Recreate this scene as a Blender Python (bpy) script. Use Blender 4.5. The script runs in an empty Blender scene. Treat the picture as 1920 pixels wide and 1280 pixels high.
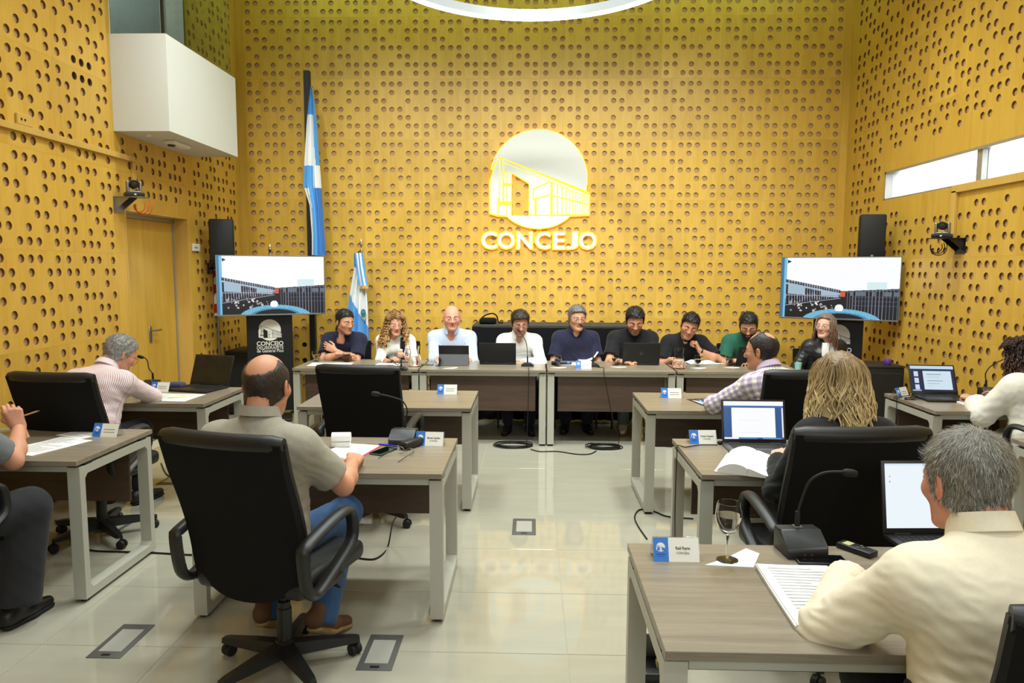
import bpy, bmesh, math, random
import numpy as np
from mathutils import Vector, Matrix

random.seed(7)
R_ = np.random.RandomState(11)
PI = math.pi
SC = bpy.context.scene
COL = SC.collection

# ------------------------------------------------------------------ camera
def make_camera():
    f, h, pi, ya, ro = 1337.05, 1.7165, 0.10101, -0.02676, 0.0045
    cy, sy, cp, sp, cr, sr = math.cos(ya), math.sin(ya), math.cos(pi), math.sin(pi), math.cos(ro), math.sin(ro)
    right = Vector((cy, -sy, 0)); fwd = Vector((sy, cy, 0)); up = Vector((0, 0, 1))
    d = cp * fwd - sp * up
    u = sp * fwd + cp * up
    r2 = cr * right + sr * u
    u2 = cr * u - sr * right
    cd = bpy.data.cameras.new('camera')
    cd.sensor_width = 36; cd.sensor_fit = 'HORIZONTAL'
    cd.lens = f / 1920 * 36
    cd.clip_start = 0.05; cd.clip_end = 100
    co = bpy.data.objects.new('camera', cd); COL.objects.link(co)
    m = Matrix.Identity(4)
    for i, v in enumerate((r2, u2, -d)):
        m[0][i], m[1][i], m[2][i] = v.x, v.y, v.z
    m[0][3], m[1][3], m[2][3] = 0, 0, h
    co.matrix_world = m
    SC.camera = co
make_camera()

# ------------------------------------------------------------------ world and light
w = bpy.data.worlds.new('world'); SC.world = w; w.use_nodes = True
w.node_tree.nodes['Background'].inputs[0].default_value = (0.93, 0.97, 1.0, 1)
w.node_tree.nodes['Background'].inputs[1].default_value = 6.0
vs = SC.view_settings
SC.display_settings.display_device = 'sRGB'
vs.view_transform = 'Standard'; vs.look = 'None'; vs.gamma = 1; vs.use_curve_mapping = False
vs.exposure = 0.0
SC.cycles.use_denoising = True
SC.cycles.max_bounces = 14; SC.cycles.diffuse_bounces = 3; SC.cycles.glossy_bounces = 3
SC.cycles.transmission_bounces = 14; SC.cycles.transparent_max_bounces = 8
SC.cycles.sample_clamp_indirect = 6.0
SC.cycles.caustics_reflective = False; SC.cycles.caustics_refractive = False

ROOM = dict(x0=-3.594, x1=3.764, y0=-2.6, y1=8.819, z1=5.46)
# ceiling downlights of the hall: (x, y, watts, colour)
LAMP_COL = (0.93, 1.0, 0.955)
def area(name, loc, target, size, watts, col=LAMP_COL, spread=180, size_y=None):
    ld = bpy.data.lights.new(name, 'AREA'); ld.shape = 'RECTANGLE'; ld.size = size; ld.size_y = size_y or size
    ld.energy = watts; ld.color = col; ld.spread = math.radians(spread)
    lo = bpy.data.objects.new(name, ld); COL.objects.link(lo); lo.location = loc
    lo.rotation_euler = (Vector(target) - Vector(loc)).to_track_quat('-Z', 'Y').to_euler()
ZL = ROOM['z1'] - 0.06
# ceiling downlights over the seats
for yy, e in ((-0.4, 14), (1.9, 20), (4.2, 40), (6.1, 52)):
    for xx, k in ((-1.75, 0.35 if yy < 2 else 0.9), (0.05, 1.0), (1.85, 1.15)): area('ceiling_light', (xx, yy, ZL), (xx, yy, 0), 0.6, e * k, spread=130)
# track spots that wash the front table and the emblem wall
for xx in (-2.3, -0.75, 0.85, 2.4): area('track_spot', (xx, 4.3, ZL), (xx * .95, 8.6, 1.35), 0.30, 21, spread=66)
# added soft fill light from behind the camera, no window there
area('rear_fill', (1.0, ROOM['y0'] + 0.1, 3.0), (0.6, 6.0, 1.6), 4.6, 92, (0.90, 0.98, 1.0), 150, 2.2)
# green light added to tint the top of the back wall, no fitting there
area('green_fill', (0.1, 8.1, 5.36), (0.1, 8.7, 3.9), 6.6, 24, (0.55, 1.0, 0.35), 180, 0.12)

# ------------------------------------------------------------------ object helpers
def link(o, parent=None):
    COL.objects.link(o)
    if parent is not None: o.parent = parent
    return o
def tag(o, label=None, cat=None, group=None, kind=None):
    if label: o['label'] = label
    if cat: o['category'] = cat
    if group: o['group'] = group
    if kind: o['kind'] = kind
    return o
def thing(name, label, cat, loc=(0, 0, 0), rz=0.0, group=None):
    o = bpy.data.objects.new(name, None); o.empty_display_size = 0.1
    COL.objects.link(o); o.location = loc; o.rotation_euler = (0, 0, rz)
    return tag(o, label, cat, group)
def obj(name, bm, mat, parent=None, smooth=None, label=None, loc=None, rot=None):
    if isinstance(bm, bpy.types.Mesh): me = bm
    else:
        me = bpy.data.meshes.new(name)
        bmesh.ops.recalc_face_normals(bm, faces=bm.faces)
        bm.to_mesh(me); bm.free()
        if smooth is not None:
            me.shade_smooth(); me.set_sharp_from_angle(angle=math.radians(smooth))
        for m in (mat if isinstance(mat, (list, tuple)) else [mat]): me.materials.append(m)
    o = bpy.data.objects.new(name, me); link(o, parent)
    if loc is not None: o.location = loc
    if rot is not None: o.rotation_euler = rot
    if label: o['label'] = label
    return o
def dup(root, loc=None, rz=None, label=None, group=None, parent=None):
    r = root.copy(); COL.objects.link(r)
    if loc is not None: r.location = loc
    if rz is not None: r.rotation_euler = (0, 0, rz)
    if label: r['label'] = label
    if group: r['group'] = group
    if parent is not None: r.parent = parent
    for ch in list(root.children):
        dup(ch, parent=r)
    return r
BM = bmesh.new
def box(bm, x0, x1, y0, y1, z0, z1, bev=0.0, seg=1, mi=0):
    vs_ = [bm.verts.new((x, y, z)) for x in (x0, x1) for y in (y0, y1) for z in (z0, z1)]
    fs = [bm.faces.new([vs_[i] for i in q]) for q in ((0, 1, 3, 2), (4, 6, 7, 5), (0, 4, 5, 1), (2, 3, 7, 6), (0, 2, 6, 4), (1, 5, 7, 3))]
    for f in fs: f.material_index = mi
    if bev > 0:
        es = list({e for f in fs for e in f.edges})
        r = bmesh.ops.bevel(bm, geom=es, offset=bev, segments=seg, profile=0.5, affect='EDGES')
        for f in r['faces']: f.material_index = mi
        return list({v for f in r['faces'] for v in f.verts} | {v for v in vs_ if v.is_valid})
    return vs_
def xform(verts, M):
    for v in verts: v.co = M @ v.co
def tube(bm, pts, r, n=8, closed=False, cap=True, mi=0):
    pts = [Vector(p) for p in pts]; m = len(pts); rings = []
    rad = r if hasattr(r, '__len__') else [r] * m
    prev = None
    for i, p in enumerate(pts):
        if closed: t = pts[(i + 1) % m] - pts[i - 1]
        else: t = pts[min(i + 1, m - 1)] - pts[max(i - 1, 0)]
        t.normalize()
        if prev is None:
            a = Vector((0, 0, 1)) if abs(t.z) < 0.9 else Vector((1, 0, 0))
            s = t.cross(a).normalized()
        else:
            s = (prev - t * prev.dot(t))
            s = s.normalized() if s.length > 1e-6 else t.orthogonal().normalized()
        prev = s; q = t.cross(s)
        rings.append([bm.verts.new(p + rad[i] * (math.cos(2 * PI * k / n) * s + math.sin(2 * PI * k / n) * q)) for k in range(n)])
    for i in range(m if closed else m - 1):
        a, b = rings[i], rings[(i + 1) % m]
        for k in range(n):
            f = bm.faces.new((a[k], a[(k + 1) % n], b[(k + 1) % n], b[k])); f.material_index = mi
    if cap and not closed:
        bm.faces.new(rings[0][::-1]).material_index = mi; bm.faces.new(rings[-1]).material_index = mi
    return [v for g in rings for v in g]
def lathe(bm, prof, n=20, c=(0, 0, 0), mi=0, cap=True):
    rings = []
    for r, z in prof:
        rings.append([bm.verts.new((c[0] + max(r, 1e-4) * math.cos(2 * PI * k / n), c[1] + max(r, 1e-4) * math.sin(2 * PI * k / n), c[2] + z)) for k in range(n)])
    for a, b in zip(rings, rings[1:]):
        for k in range(n):
            bm.faces.new((a[k], a[(k + 1) % n], b[(k + 1) % n], b[k])).material_index = mi
    if cap:
        bm.faces.new(rings[0][::-1]).material_index = mi; bm.faces.new(rings[-1]).material_index = mi
    return [v for g in rings for v in g]
def prism(bm, poly, z0, z1, M=None, mi=0):
    a = [bm.verts.new((x, y, z0)) for x, y in poly]; b = [bm.verts.new((x, y, z1)) for x, y in poly]
    n = len(poly)
    fs = [bm.faces.new(a[::-1]), bm.faces.new(b)]
    fs += [bm.faces.new((a[i], a[(i + 1) % n], b[(i + 1) % n], b[i])) for i in range(n)]
    for f in fs: f.material_index = mi
    if M is not None: xform(a + b, M)
    return a + b
def smoothpath(pts, n=6):
    P = [Vector(p) for p in pts]; out = []
    for i in range(len(P) - 1):
        p0 = P[i - 1] if i else P[0]; p1 = P[i]; p2 = P[i + 1]; p3 = P[i + 2] if i + 2 < len(P) else P[-1]
        for k in range(n):
            t = k / n
            out.append(0.5 * ((2 * p1) + (p2 - p0) * t + (2 * p0 - 5 * p1 + 4 * p2 - p3) * t * t + (3 * p1 - p0 - 3 * p2 + p3) * t ** 3))
    out.append(P[-1]); return out
def text_bm(s, size, depth=0.0, offset=0.0, width=None, bold=0.0, align='CENTER'):
    c = bpy.data.curves.new('txt', 'FONT'); c.body = s; c.size = size; c.extrude = depth; c.offset = offset + bold
    c.align_x = align; c.align_y = 'CENTER'; c.resolution_u = 3
    o = bpy.data.objects.new('txt', c); COL.objects.link(o)
    dg = bpy.context.evaluated_depsgraph_get(); dg.update()
    me = bpy.data.meshes.new_from_object(o.evaluated_get(dg))
    bm = bmesh.new(); bm.from_mesh(me)
    bpy.data.objects.remove(o); bpy.data.curves.remove(c); bpy.data.meshes.remove(me)
    if width:
        xs = [v.co.x for v in bm.verts]; k = width / max(1e-6, max(xs) - min(xs))
        for v in bm.verts: v.co.x *= k
    return bm
def add_bm(dst, src, M=None, mi=0):
    vm = {}
    for v in src.verts: vm[v] = dst.verts.new(M @ v.co if M is not None else v.co)
    for f in src.faces:
        try: dst.faces.new([vm[v] for v in f.verts]).material_index = mi
        except ValueError: pass
    src.free()
def TRS(loc=(0, 0, 0), rx=0, ry=0, rz=0, s=1):
    return Matrix.Translation(loc) @ Matrix.Rotation(rz, 4, 'Z') @ Matrix.Rotation(ry, 4, 'Y') @ Matrix.Rotation(rx, 4, 'X') @ Matrix.Scale(s, 4)

# ------------------------------------------------------------------ materials
def lin(r, g, b):
    f = lambda c: (c / 255 / 12.92) if c / 255 <= 0.04045 else ((c / 255 + 0.055) / 1.055) ** 2.4
    return (f(r), f(g), f(b), 1)
def new_mat(name):
    m = bpy.data.materials.new(name); m.use_nodes = True
    nt = m.node_tree; return m, nt, nt.nodes['Principled BSDF']
def node(nt, typ, **kw):
    n = nt.nodes.new(typ)
    for k, v in kw.items():
        if k == 'inp':
            for a, b in v.items(): n.inputs[a].default_value = b
        else: setattr(n, k, v)
    return n
def mat(name, col, rough=0.5, metal=0.0, spec=0.5, trans=0.0, emit=None, estr=0.0, bump=0.0, bscale=200.0, var=0.0, vscale=8.0, sheen=0.0, ior=1.45, coat=0.0):
    m, nt, b = new_mat(name)
    b.inputs['Base Color'].default_value = col; b.inputs['Roughness'].default_value = rough
    b.inputs['Metallic'].default_value = metal; b.inputs['Specular IOR Level'].default_value = spec
    b.inputs['Transmission Weight'].default_value = trans; b.inputs['IOR'].default_value = ior
    b.inputs['Sheen Weight'].default_value = sheen; b.inputs['Coat Weight'].default_value = coat
    if emit: b.inputs['Emission Color'].default_value = emit; b.inputs['Emission Strength'].default_value = estr
    if bump or var:
        tc = node(nt, 'ShaderNodeTexCoord')
    if bump:
        nz = node(nt, 'ShaderNodeTexNoise', inp={'Scale': bscale, 'Detail': 3.0})
        nt.links.new(tc.outputs['Object'], nz.inputs['Vector'])
        bp = node(nt, 'ShaderNodeBump', inp={'Strength': bump, 'Distance': 0.002})
        nt.links.new(nz.outputs['Fac'], bp.inputs['Height']); nt.links.new(bp.outputs['Normal'], b.inputs['Normal'])
    if var:
        nz = node(nt, 'ShaderNodeTexNoise', inp={'Scale': vscale, 'Detail': 4.0})
        nt.links.new(tc.outputs['Object'], nz.inputs['Vector'])
        mx = node(nt, 'ShaderNodeMix', data_type='RGBA')
        mx.inputs['A'].default_value = tuple(c * (1 - var) for c in col[:3]) + (1,)
        mx.inputs['B'].default_value = tuple(min(1, c * (1 + var)) for c in col[:3]) + (1,)
        nt.links.new(nz.outputs['Fac'], mx.inputs['Factor']); nt.links.new(mx.outputs['Result'], b.inputs['Base Color'])
    return m
def wood_mat(name, c1, c2, rough, stretch, axis='Z', bands=0.0, tint=0.12, scale=1.0, fine=0.35):
    """veneer with long grain along an axis, streaks, and a slight tone of its own per object"""
    m, nt, b = new_mat(name)
    tc = node(nt, 'ShaderNodeTexCoord'); oi = node(nt, 'ShaderNodeObjectInfo')
    mp = node(nt, 'ShaderNodeMapping')
    s = [scale * stretch] * 3; s['XYZ'.index(axis)] = scale
    mp.inputs['Scale'].default_value = s
    nt.links.new(tc.outputs['Object'], mp.inputs['Vector'])
    off = node(nt, 'ShaderNodeVectorMath', operation='MULTIPLY'); off.inputs[1].default_value = (37.0, 91.0, 53.0)
    cmb = node(nt, 'ShaderNodeCombineXYZ')
    for k in 'XYZ': nt.links.new(oi.outputs['Random'], cmb.inputs[k])
    nt.links.new(cmb.outputs[0], off.inputs[0])
    ad = node(nt, 'ShaderNodeVectorMath', operation='ADD')
    nt.links.new(mp.outputs[0], ad.inputs[0]); nt.links.new(off.outputs[0], ad.inputs[1])
    n1 = node(nt, 'ShaderNodeTexNoise', inp={'Scale': 1.0, 'Detail': 5.0, 'Roughness': 0.6, 'Distortion': 0.4})
    n2 = node(nt, 'ShaderNodeTexNoise', inp={'Scale': 7.0, 'Detail': 3.0, 'Roughness': 0.7})
    nt.links.new(ad.outputs[0], n1.inputs['Vector']); nt.links.new(ad.outputs[0], n2.inputs['Vector'])
    mix = node(nt, 'ShaderNodeMix'); mix.inputs[0].default_value = fine
    nt.links.new(n1.outputs['Fac'], mix.inputs[2]); nt.links.new(n2.outputs['Fac'], mix.inputs[3])
    rp = node(nt, 'ShaderNodeValToRGB'); rp.color_ramp.elements[0].position = 0.3; rp.color_ramp.elements[1].position = 0.7
    rp.color_ramp.elements[0].color = c1; rp.color_ramp.elements[1].color = c2
    nt.links.new(mix.outputs[0], rp.inputs[0])
    hs = node(nt, 'ShaderNodeHueSaturation')
    mr = node(nt, 'ShaderNodeMapRange'); mr.inputs['To Min'].default_value = 1 - tint; mr.inputs['To Max'].default_value = 1 + tint
    nt.links.new(oi.outputs['Random'], mr.inputs['Value']); nt.links.new(mr.outputs[0], hs.inputs['Value'])
    nt.links.new(rp.outputs[0], hs.inputs['Color']); nt.links.new(hs.outputs[0], b.inputs['Base Color'])
    b.inputs['Roughness'].default_value = rough
    bp = node(nt, 'ShaderNodeBump', inp={'Strength': 0.06, 'Distance': 0.001})
    nt.links.new(n2.outputs['Fac'], bp.inputs['Height']); nt.links.new(bp.outputs['Normal'], b.inputs['Normal'])
    return m

M = {}
M['panel'] = wood_mat('birch_veneer', lin(201, 153, 54), lin(220, 179, 80), 0.42, 9.0, 'Z', tint=0.07, scale=1.3)
M['trimwood'] = wood_mat('birch_trim', lin(200, 158, 74), lin(216, 178, 96), 0.45, 9.0, 'Z', tint=0.03)
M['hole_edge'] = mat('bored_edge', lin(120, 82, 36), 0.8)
M['felt'] = mat('tan_backing', lin(188, 150, 102), 0.95, bump=0.3, bscale=300)
M['deskwood'] = wood_mat('walnut_laminate', lin(116, 105, 90), lin(150, 138, 121), 0.33, 16.0, 'X', tint=0.03, scale=1.6, fine=0.3)
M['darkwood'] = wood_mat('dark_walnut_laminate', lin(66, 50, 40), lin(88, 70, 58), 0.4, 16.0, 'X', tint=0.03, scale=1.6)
M['alu'] = mat('grey_painted_metal', lin(184, 182, 170), 0.38, metal=0.15, spec=0.5)
M['leather'] = mat('black_leather', lin(24, 24, 25), 0.42, bump=0.25, bscale=260, spec=0.5)
M['chairfabric'] = mat('black_mesh_fabric', lin(17, 17, 17), 0.85, bump=0.4, bscale=900, spec=0.2)
M['plastic'] = mat('black_plastic', lin(30, 30, 31), 0.4, bump=0.08, bscale=500)
M['plastic_soft'] = mat('soft_black_plastic', lin(22, 22, 23), 0.6)
M['rubber'] = mat('black_rubber', lin(14, 14, 14), 0.7)
M['chrome'] = mat('chrome', lin(210, 210, 210), 0.15, metal=1.0)
M['steel'] = mat('brushed_steel', lin(150, 150, 150), 0.35, metal=0.9)
M['grille'] = mat('speaker_grille', lin(26, 27, 29), 0.6, bump=0.6, bscale=700)
M['white'] = mat('white_plaster', lin(210, 211, 206), 0.8, bump=0.05, bscale=120)
M['whiteplastic'] = mat('white_plastic', lin(232, 230, 224), 0.4)
M['paper'] = mat('paper', lin(240, 240, 238), 0.8)
M['paperprint'] = mat('printed_lines', lin(196, 196, 198), 0.8)
M['card'] = mat('card_white', lin(236, 234, 226), 0.5)
M['blue'] = mat('card_blue', lin(46, 118, 214), 0.5)
M['ink'] = mat('ink', lin(52, 50, 52), 0.7)
M['inkgrey'] = mat('grey_ink', lin(140, 138, 136), 0.7)
M['cloth_black'] = mat('black_tablecloth', lin(18, 18, 20), 0.95, bump=0.2, bscale=500, spec=0.2)
M['cloth_grey'] = mat('charcoal_table_top', lin(52, 50, 50), 0.7)
M['glass'] = mat('clear_glass', (1, 1, 1, 1), 0.0, trans=1.0, ior=1.14)
M['water'] = mat('water', (1, 1, 1, 1), 0.0, trans=1.0, ior=1.14)
M['plate_white'] = mat('sign_face', lin(218, 218, 214), 0.5, bump=0.02)
M['glow'] = mat('sign_acrylic_glow', lin(120, 90, 20), 0.5, emit=(1.0, 0.56, 0.02, 1), estr=2.3)
M['blackboard'] = mat('kiosk_black', lin(15, 15, 17), 0.45)
M['red'] = mat('red_cloth', lin(190, 32, 40), 0.8)
M['cable'] = mat('cable_black', lin(14, 14, 14), 0.5)
M['orange'] = mat('orange_cable', lin(228, 84, 30), 0.5)
M['frame_grey'] = mat('floor_box_grey', lin(86, 86, 84), 0.5)
M['doorframe'] = mat('aluminium_door_frame', lin(170, 168, 160), 0.35, metal=0.5)
M['ringmetal'] = mat('ring_aluminium', lin(150, 154, 156), 0.4, metal=0.2)
M['ringled'] = mat('ring_led', (1, 1, 1, 1), 0.5, emit=(0.86, 0.95, 1.0, 1), estr=11.0)
M['lampface'] = mat('lamp_diffuser', (1, 1, 1, 1), 0.5, emit=(1, 0.98, 0.93, 1), estr=3.0)
M['concrete'] = mat('grey_concrete', lin(150, 152, 146), 0.85, var=0.12, vscale=5, bump=0.2, bscale=60)
# ================================================================== ROOM
XL, XR, YB, YF, ZC = ROOM['x0'], ROOM['x1'], ROOM['y1'], ROOM['y0'], ROOM['z1']
PP, GG = 0.71668, 0.13737
MG = (1 - 6 * GG) / 2
Z0 = 1.83853; X0 = -1.34295; YL0 = 5.41664; YR0 = 7.11195
PAT = ('1011101', '1101011', '0110010', '1011101', '0100110', '1101011', '1011101')
DEP = 0.016
_pm = {}
def panel_mesh(u0, u1, v0, v1, skip=frozenset()):
    key = (round(u0, 4), round(u1, 4), round(v0, 4), round(v1, 4), skip)
    if key in _pm: return _pm[key]
    bm = BM()
    g = 0.0003
    a0, a1, b0, b1 = u0 + g, u1 - g, v0 + g, v1 - g
    lines = [0] + [PP * (MG + GG * (k - 0.5)) for k in range(8)] + [PP]
    def quad(x0, x1, z0, z1):
        x0, x1, z0, z1 = max(x0, a0), min(x1, a1), max(z0, b0), min(z1, b1)
        if x1 - x0 < 1e-5 or z1 - z0 < 1e-5: return
        bm.faces.new([bm.verts.new((x, 0, z)) for x, z in ((x0, z0), (x1, z0), (x1, z1), (x0, z1))])
    N = 16; r = 0.031
    for i in range(9):
        for j in range(9):
            c0, c1, d0, d1 = lines[i], lines[i + 1], PP - lines[j + 1], PP - lines[j]
            if 1 <= i <= 7 and 1 <= j <= 7 and PAT[j - 1][i - 1] == '1' and (i, j) not in skip and c0 >= a0 and c1 <= a1 and d0 >= b0 and d1 <= b1:
                cx, cz, hs = (c0 + c1) / 2, (d0 + d1) / 2, (c1 - c0) / 2
                ang = [2 * PI * k / N for k in range(N)]
                sq, ci, cb = [], [], []
                for t in ang:
                    k = hs / max(abs(math.cos(t)), abs(math.sin(t)))
                    sq.append(bm.verts.new((cx + k * math.cos(t), 0, cz + k * math.sin(t))))
                    ci.append(bm.verts.new((cx + r * math.cos(t), 0, cz + r * math.sin(t))))
                    cb.append(bm.verts.new((cx + r * math.cos(t), DEP, cz + r * math.sin(t))))
                for k in range(N):
                    n = (k + 1) % N
                    bm.faces.new((sq[k], sq[n], ci[n], ci[k]))
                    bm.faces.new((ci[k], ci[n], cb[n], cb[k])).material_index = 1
            else: quad(c0, c1, d0, d1)
    E = [(a0, b0), (a1, b0), (a1, b1), (a0, b1)]
    for k in range(4):
        (x, z), (x2, z2) = E[k], E[(k + 1) % 4]
        bm.faces.new([bm.verts.new(p) for p in ((x, 0, z), (x, DEP, z), (x2, DEP, z2), (x2, 0, z2))])
    me = bpy.data.meshes.new('panel'); bm.normal_update(); 
    bmesh.ops.recalc_face_normals(bm, faces=bm.faces)
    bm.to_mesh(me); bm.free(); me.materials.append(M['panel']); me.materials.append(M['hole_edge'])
    _pm[key] = me
    return me
def subtract(r, h):
    a, b, c, d = r; e, f, g, k = h
    if e >= b or f <= a or g >= d or k <= c: return [r]
    out = []
    if e > a: out.append((a, e, c, d))
    if f < b: out.append((f, b, c, d))
    x0, x1 = max(a, e), min(b, f)
    if g > c: out.append((x0, x1, c, g))
    if k < d: out.append((x0, x1, k, d))
    return [q for q in out if q[1] - q[0] > 0.004 and q[3] - q[2] > 0.004]
def build_wall(name, to_world, rz, u_range, u_off, openings, panel_u, blank=(), thick=0.16):
    """to_world(u) -> (x, y); panels face the room; u grows to the viewer's right"""
    rects = [(u_range[0], u_range[1], 0.0, ZC)]
    for h in openings: rects = [q for r in rects for q in subtract(r, h)]
    bm = BM()
    for a, b, c, d in rects: box(bm, a, b, DEP, DEP + thick, c, d)
    o = to_world(0)
    wall = obj(name, bm, M['felt'], loc=(o[0], o[1], 0), rot=(0, 0, rz))
    tag(wall, kind='structure')
    i0 = math.floor((panel_u[0] - u_off) / PP); i1 = math.ceil((panel_u[1] - u_off) / PP)
    for i in range(i0, i1):
        for J in range(-2, 6):
            zb = Z0 - (J - 3) * PP - PP; ub = u_off + i * PP
            r = (max(ub, panel_u[0]), min(ub + PP, panel_u[1]), max(zb, 0.0), min(zb + PP, ZC))
            if r[1] - r[0] < 0.01 or r[3] - r[2] < 0.01: continue
            rs = [r]
            for h in openings: rs = [q for s in rs for q in subtract(s, h)]
            skip = set()
            for c in range(1, 8):
                for w_ in range(1, 8):
                    hu = ub + PP * (MG + GG * (c - 1)); hz = zb + PP - PP * (MG + GG * (w_ - 1))
                    if any(b[0] < hu < b[1] and b[2] < hz < b[3] for b in blank): skip.add((c, w_))
            skip = frozenset(skip)
            for q in rs:
                me = panel_mesh(q[0] - ub, q[1] - ub, q[2] - zb, q[3] - zb, skip)
                obj('panel', me, None, wall, loc=(ub, 0, zb))
    for a, b in ((u_range[0], panel_u[0]), (panel_u[1], u_range[1])):
        if b - a > 0.02:
            rs = [(a, b, 0.0, ZC)]
            for h in openings: rs = [q for s in rs for q in subtract(s, h)]
            for q in rs:
                bm = BM(); box(bm, q[0] + .0008, q[1] - .0008, 0, DEP, q[2], q[3])
                obj('corner_board', bm, M['panel'], wall)
    return wall
wall_back = build_wall('wall_back', lambda u: (u, YB), 0.0, (XL, XR), X0, [], (X0 - 3 * PP, X0 + 7 * PP))
DOOR = (6.28, 7.45, 0.0, 2.235)
BALC = (6.19, 7.53, 2.94, 5.2)
wall_left = build_wall('wall_left', lambda u: (XL, u), PI / 2, (YF, YB), YL0, [DOOR, BALC], (2.6, 8.74),
                       blank=((6.14, 6.30, 0, 2.3), (7.43, 7.53, 0, 2.32), (6.1, 7.62, 2.84, 3.72), (6.2, 7.5, 2.2, 2.325)))
WIN = (-7.86, -4.2, 2.465, 2.762)
wall_right = build_wall('wall_right', lambda u: (XR, -u), -PI / 2, (-YB, -YF), -YR0, [WIN], (-8.72, -3.2),
                        blank=((-7.90, -3.2, 2.33, 2.93), (-7.3, -6.6, 2.2, 2.4)))
for n_, (a_, b_) in enumerate(((XL - .22, XL - .0004), (XR + .0004, XR + .22))):
    bm = BM(); box(bm, a_, b_, YB + .0004, YB + .22, 0, ZC)
    tag(obj('trim_%d' % (n_ + 1), bm, M['trimwood']), kind='structure')  # unseen posts added outside the room corners to stop light leaking in
bm = BM(); box(bm, XL - .2, XR + .2, YF - .16, YF, 0, ZC)
tag(obj('wall_front', bm, M['white']), kind='structure')
bm = BM(); box(bm, XL - .2, XR + .2, YF - .16, YB + .2, ZC, ZC + .12)
tag(obj('ceiling', bm, M['white']), kind='structure')

# floor: grout bed with a grid of polished porcelain tiles
def floor_mat():
    m, nt, b = new_mat('polished_porcelain')
    tc = node(nt, 'ShaderNodeTexCoord'); oi = node(nt, 'ShaderNodeObjectInfo')
    mp = node(nt, 'ShaderNodeMapping'); mp.inputs['Scale'].default_value = (1.2, 6.0, 1)
    ad = node(nt, 'ShaderNodeVectorMath', operation='ADD')
    sc = node(nt, 'ShaderNodeVectorMath', operation='SCALE'); sc.inputs['Scale'].default_value = 40.0
    nt.links.new(oi.outputs['Random'], sc.inputs[0]); nt.links.new(tc.outputs['Object'], mp.inputs[0])
    nt.links.new(mp.outputs[0], ad.inputs[0]); nt.links.new(sc.outputs[0], ad.inputs[1])
    nz = node(nt, 'ShaderNodeTexNoise', inp={'Scale': 2.0, 'Detail': 4.0})
    nt.links.new(ad.outputs[0], nz.inputs['Vector'])
    rp = node(nt, 'ShaderNodeValToRGB'); rp.color_ramp.elements[0].color = lin(162, 158, 142); rp.color_ramp.elements[1].color = lin(176, 172, 156)
    nt.links.new(nz.outputs['Fac'], rp.inputs[0]); nt.links.new(rp.outputs[0], b.inputs['Base Color'])
    b.inputs['Roughness'].default_value = 0.05; b.inputs['Specular IOR Level'].default_value = 0.62
    return m
M['tile'] = floor_mat(); M['grout'] = mat('grout', lin(190, 186, 168), 0.9)
bm = BM(); box(bm, XL - .2, XR + .2, YF - .16, YB + .2, -0.12, -0.0035)
floor = tag(obj('floor', bm, M['grout']), kind='structure')
TX, TY, TS = 0.1721, 6.6458, 0.6
FBOX = [(-0.037, 4.63), (-1.88, 3.09), (-0.666, 3.035), (-2.90, 5.60), (-2.76, 4.56)]
tmesh = {}
for i in range(-7, 7):
    for j in range(-4, 16):
        a, b = max(TX + i * TS, XL), min(TX + (i + 1) * TS, XR); c, d = max(TY - (j + 1) * TS, YF), min(TY - j * TS, YB)
        if b - a < .02 or d - c < .02: continue
        key = (round(b - a, 3), round(d - c, 3))
        if key not in tmesh:
            bm = BM(); g = 0.0014; hx, hy = key[0] / 2 - g, key[1] / 2 - g
            box(bm, -hx, hx, -hy, hy, -.012, 0.0, 0.0012)
            me = bpy.data.meshes.new('tile'); bm.to_mesh(me); bm.free(); me.materials.append(M['tile']); tmesh[key] = me
        obj('tile', tmesh[key], None, floor, loc=((a + b) / 2, (c + d) / 2, 0))

# ------------------------------------------------------------------ door in the left wall
def build_door():
    root = thing('door_1', None, None, (XL, 0, 0)); tag(root, kind='structure')
    y0, y1, z1 = DOOR[0], DOOR[1], DOOR[3]; dx = -0.155
    bm = BM()
    box(bm, -.19, 0.002, y0 + .0005, y0 + .018, 0, z1 - .0005); box(bm, -.19, 0.002, y1 - .018, y1 - .0005, 0, z1 - .0005); box(bm, -.19, 0.002, y0 + .018, y1 - .018, z1 - .018, z1 - .0005)
    obj('door_reveal', bm, M['trimwood'], root)
    bm = BM()
    box(bm, dx - .03, dx + .012, y1 - .035, y1, 0, z1 - .03, .002); box(bm, dx - .03, dx + .012, y0, y0 + .03, 0, z1 - .03, .002); box(bm, dx - .03, dx + .012, y0, y1, z1 - .06, z1, .002)
    obj('door_frame', bm, M['doorframe'], root)
    ym = 6.845
    for a, b in ((y0 + .031, ym - .002), (ym + .002, y1 - .037)):
        bm = BM(); box(bm, dx - .035, dx, a, b, 0.012, z1 - .062, .002)
        leaf = obj('door_leaf', bm, M['panel'], root)
    bm = BM(); tube(bm, smoothpath([(dx, ym + .05, 1.10), (dx + .05, ym + .05, 1.10), (dx + .052, ym + .07, 1.10), (dx + .05, ym + .17, 1.10)], 4), .009, 8)
    box(bm, dx, dx + .008, ym + .028, ym + .072, .98, 1.14, .003)
    obj('door_handle', bm, M['steel'], leaf, smooth=40)
    bm = BM(); box(bm, -.6, -.19, y0 - .3, y1 + .3, 0, 2.6)
    obj('backing', bm, M['concrete'], root)
build_door()

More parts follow.
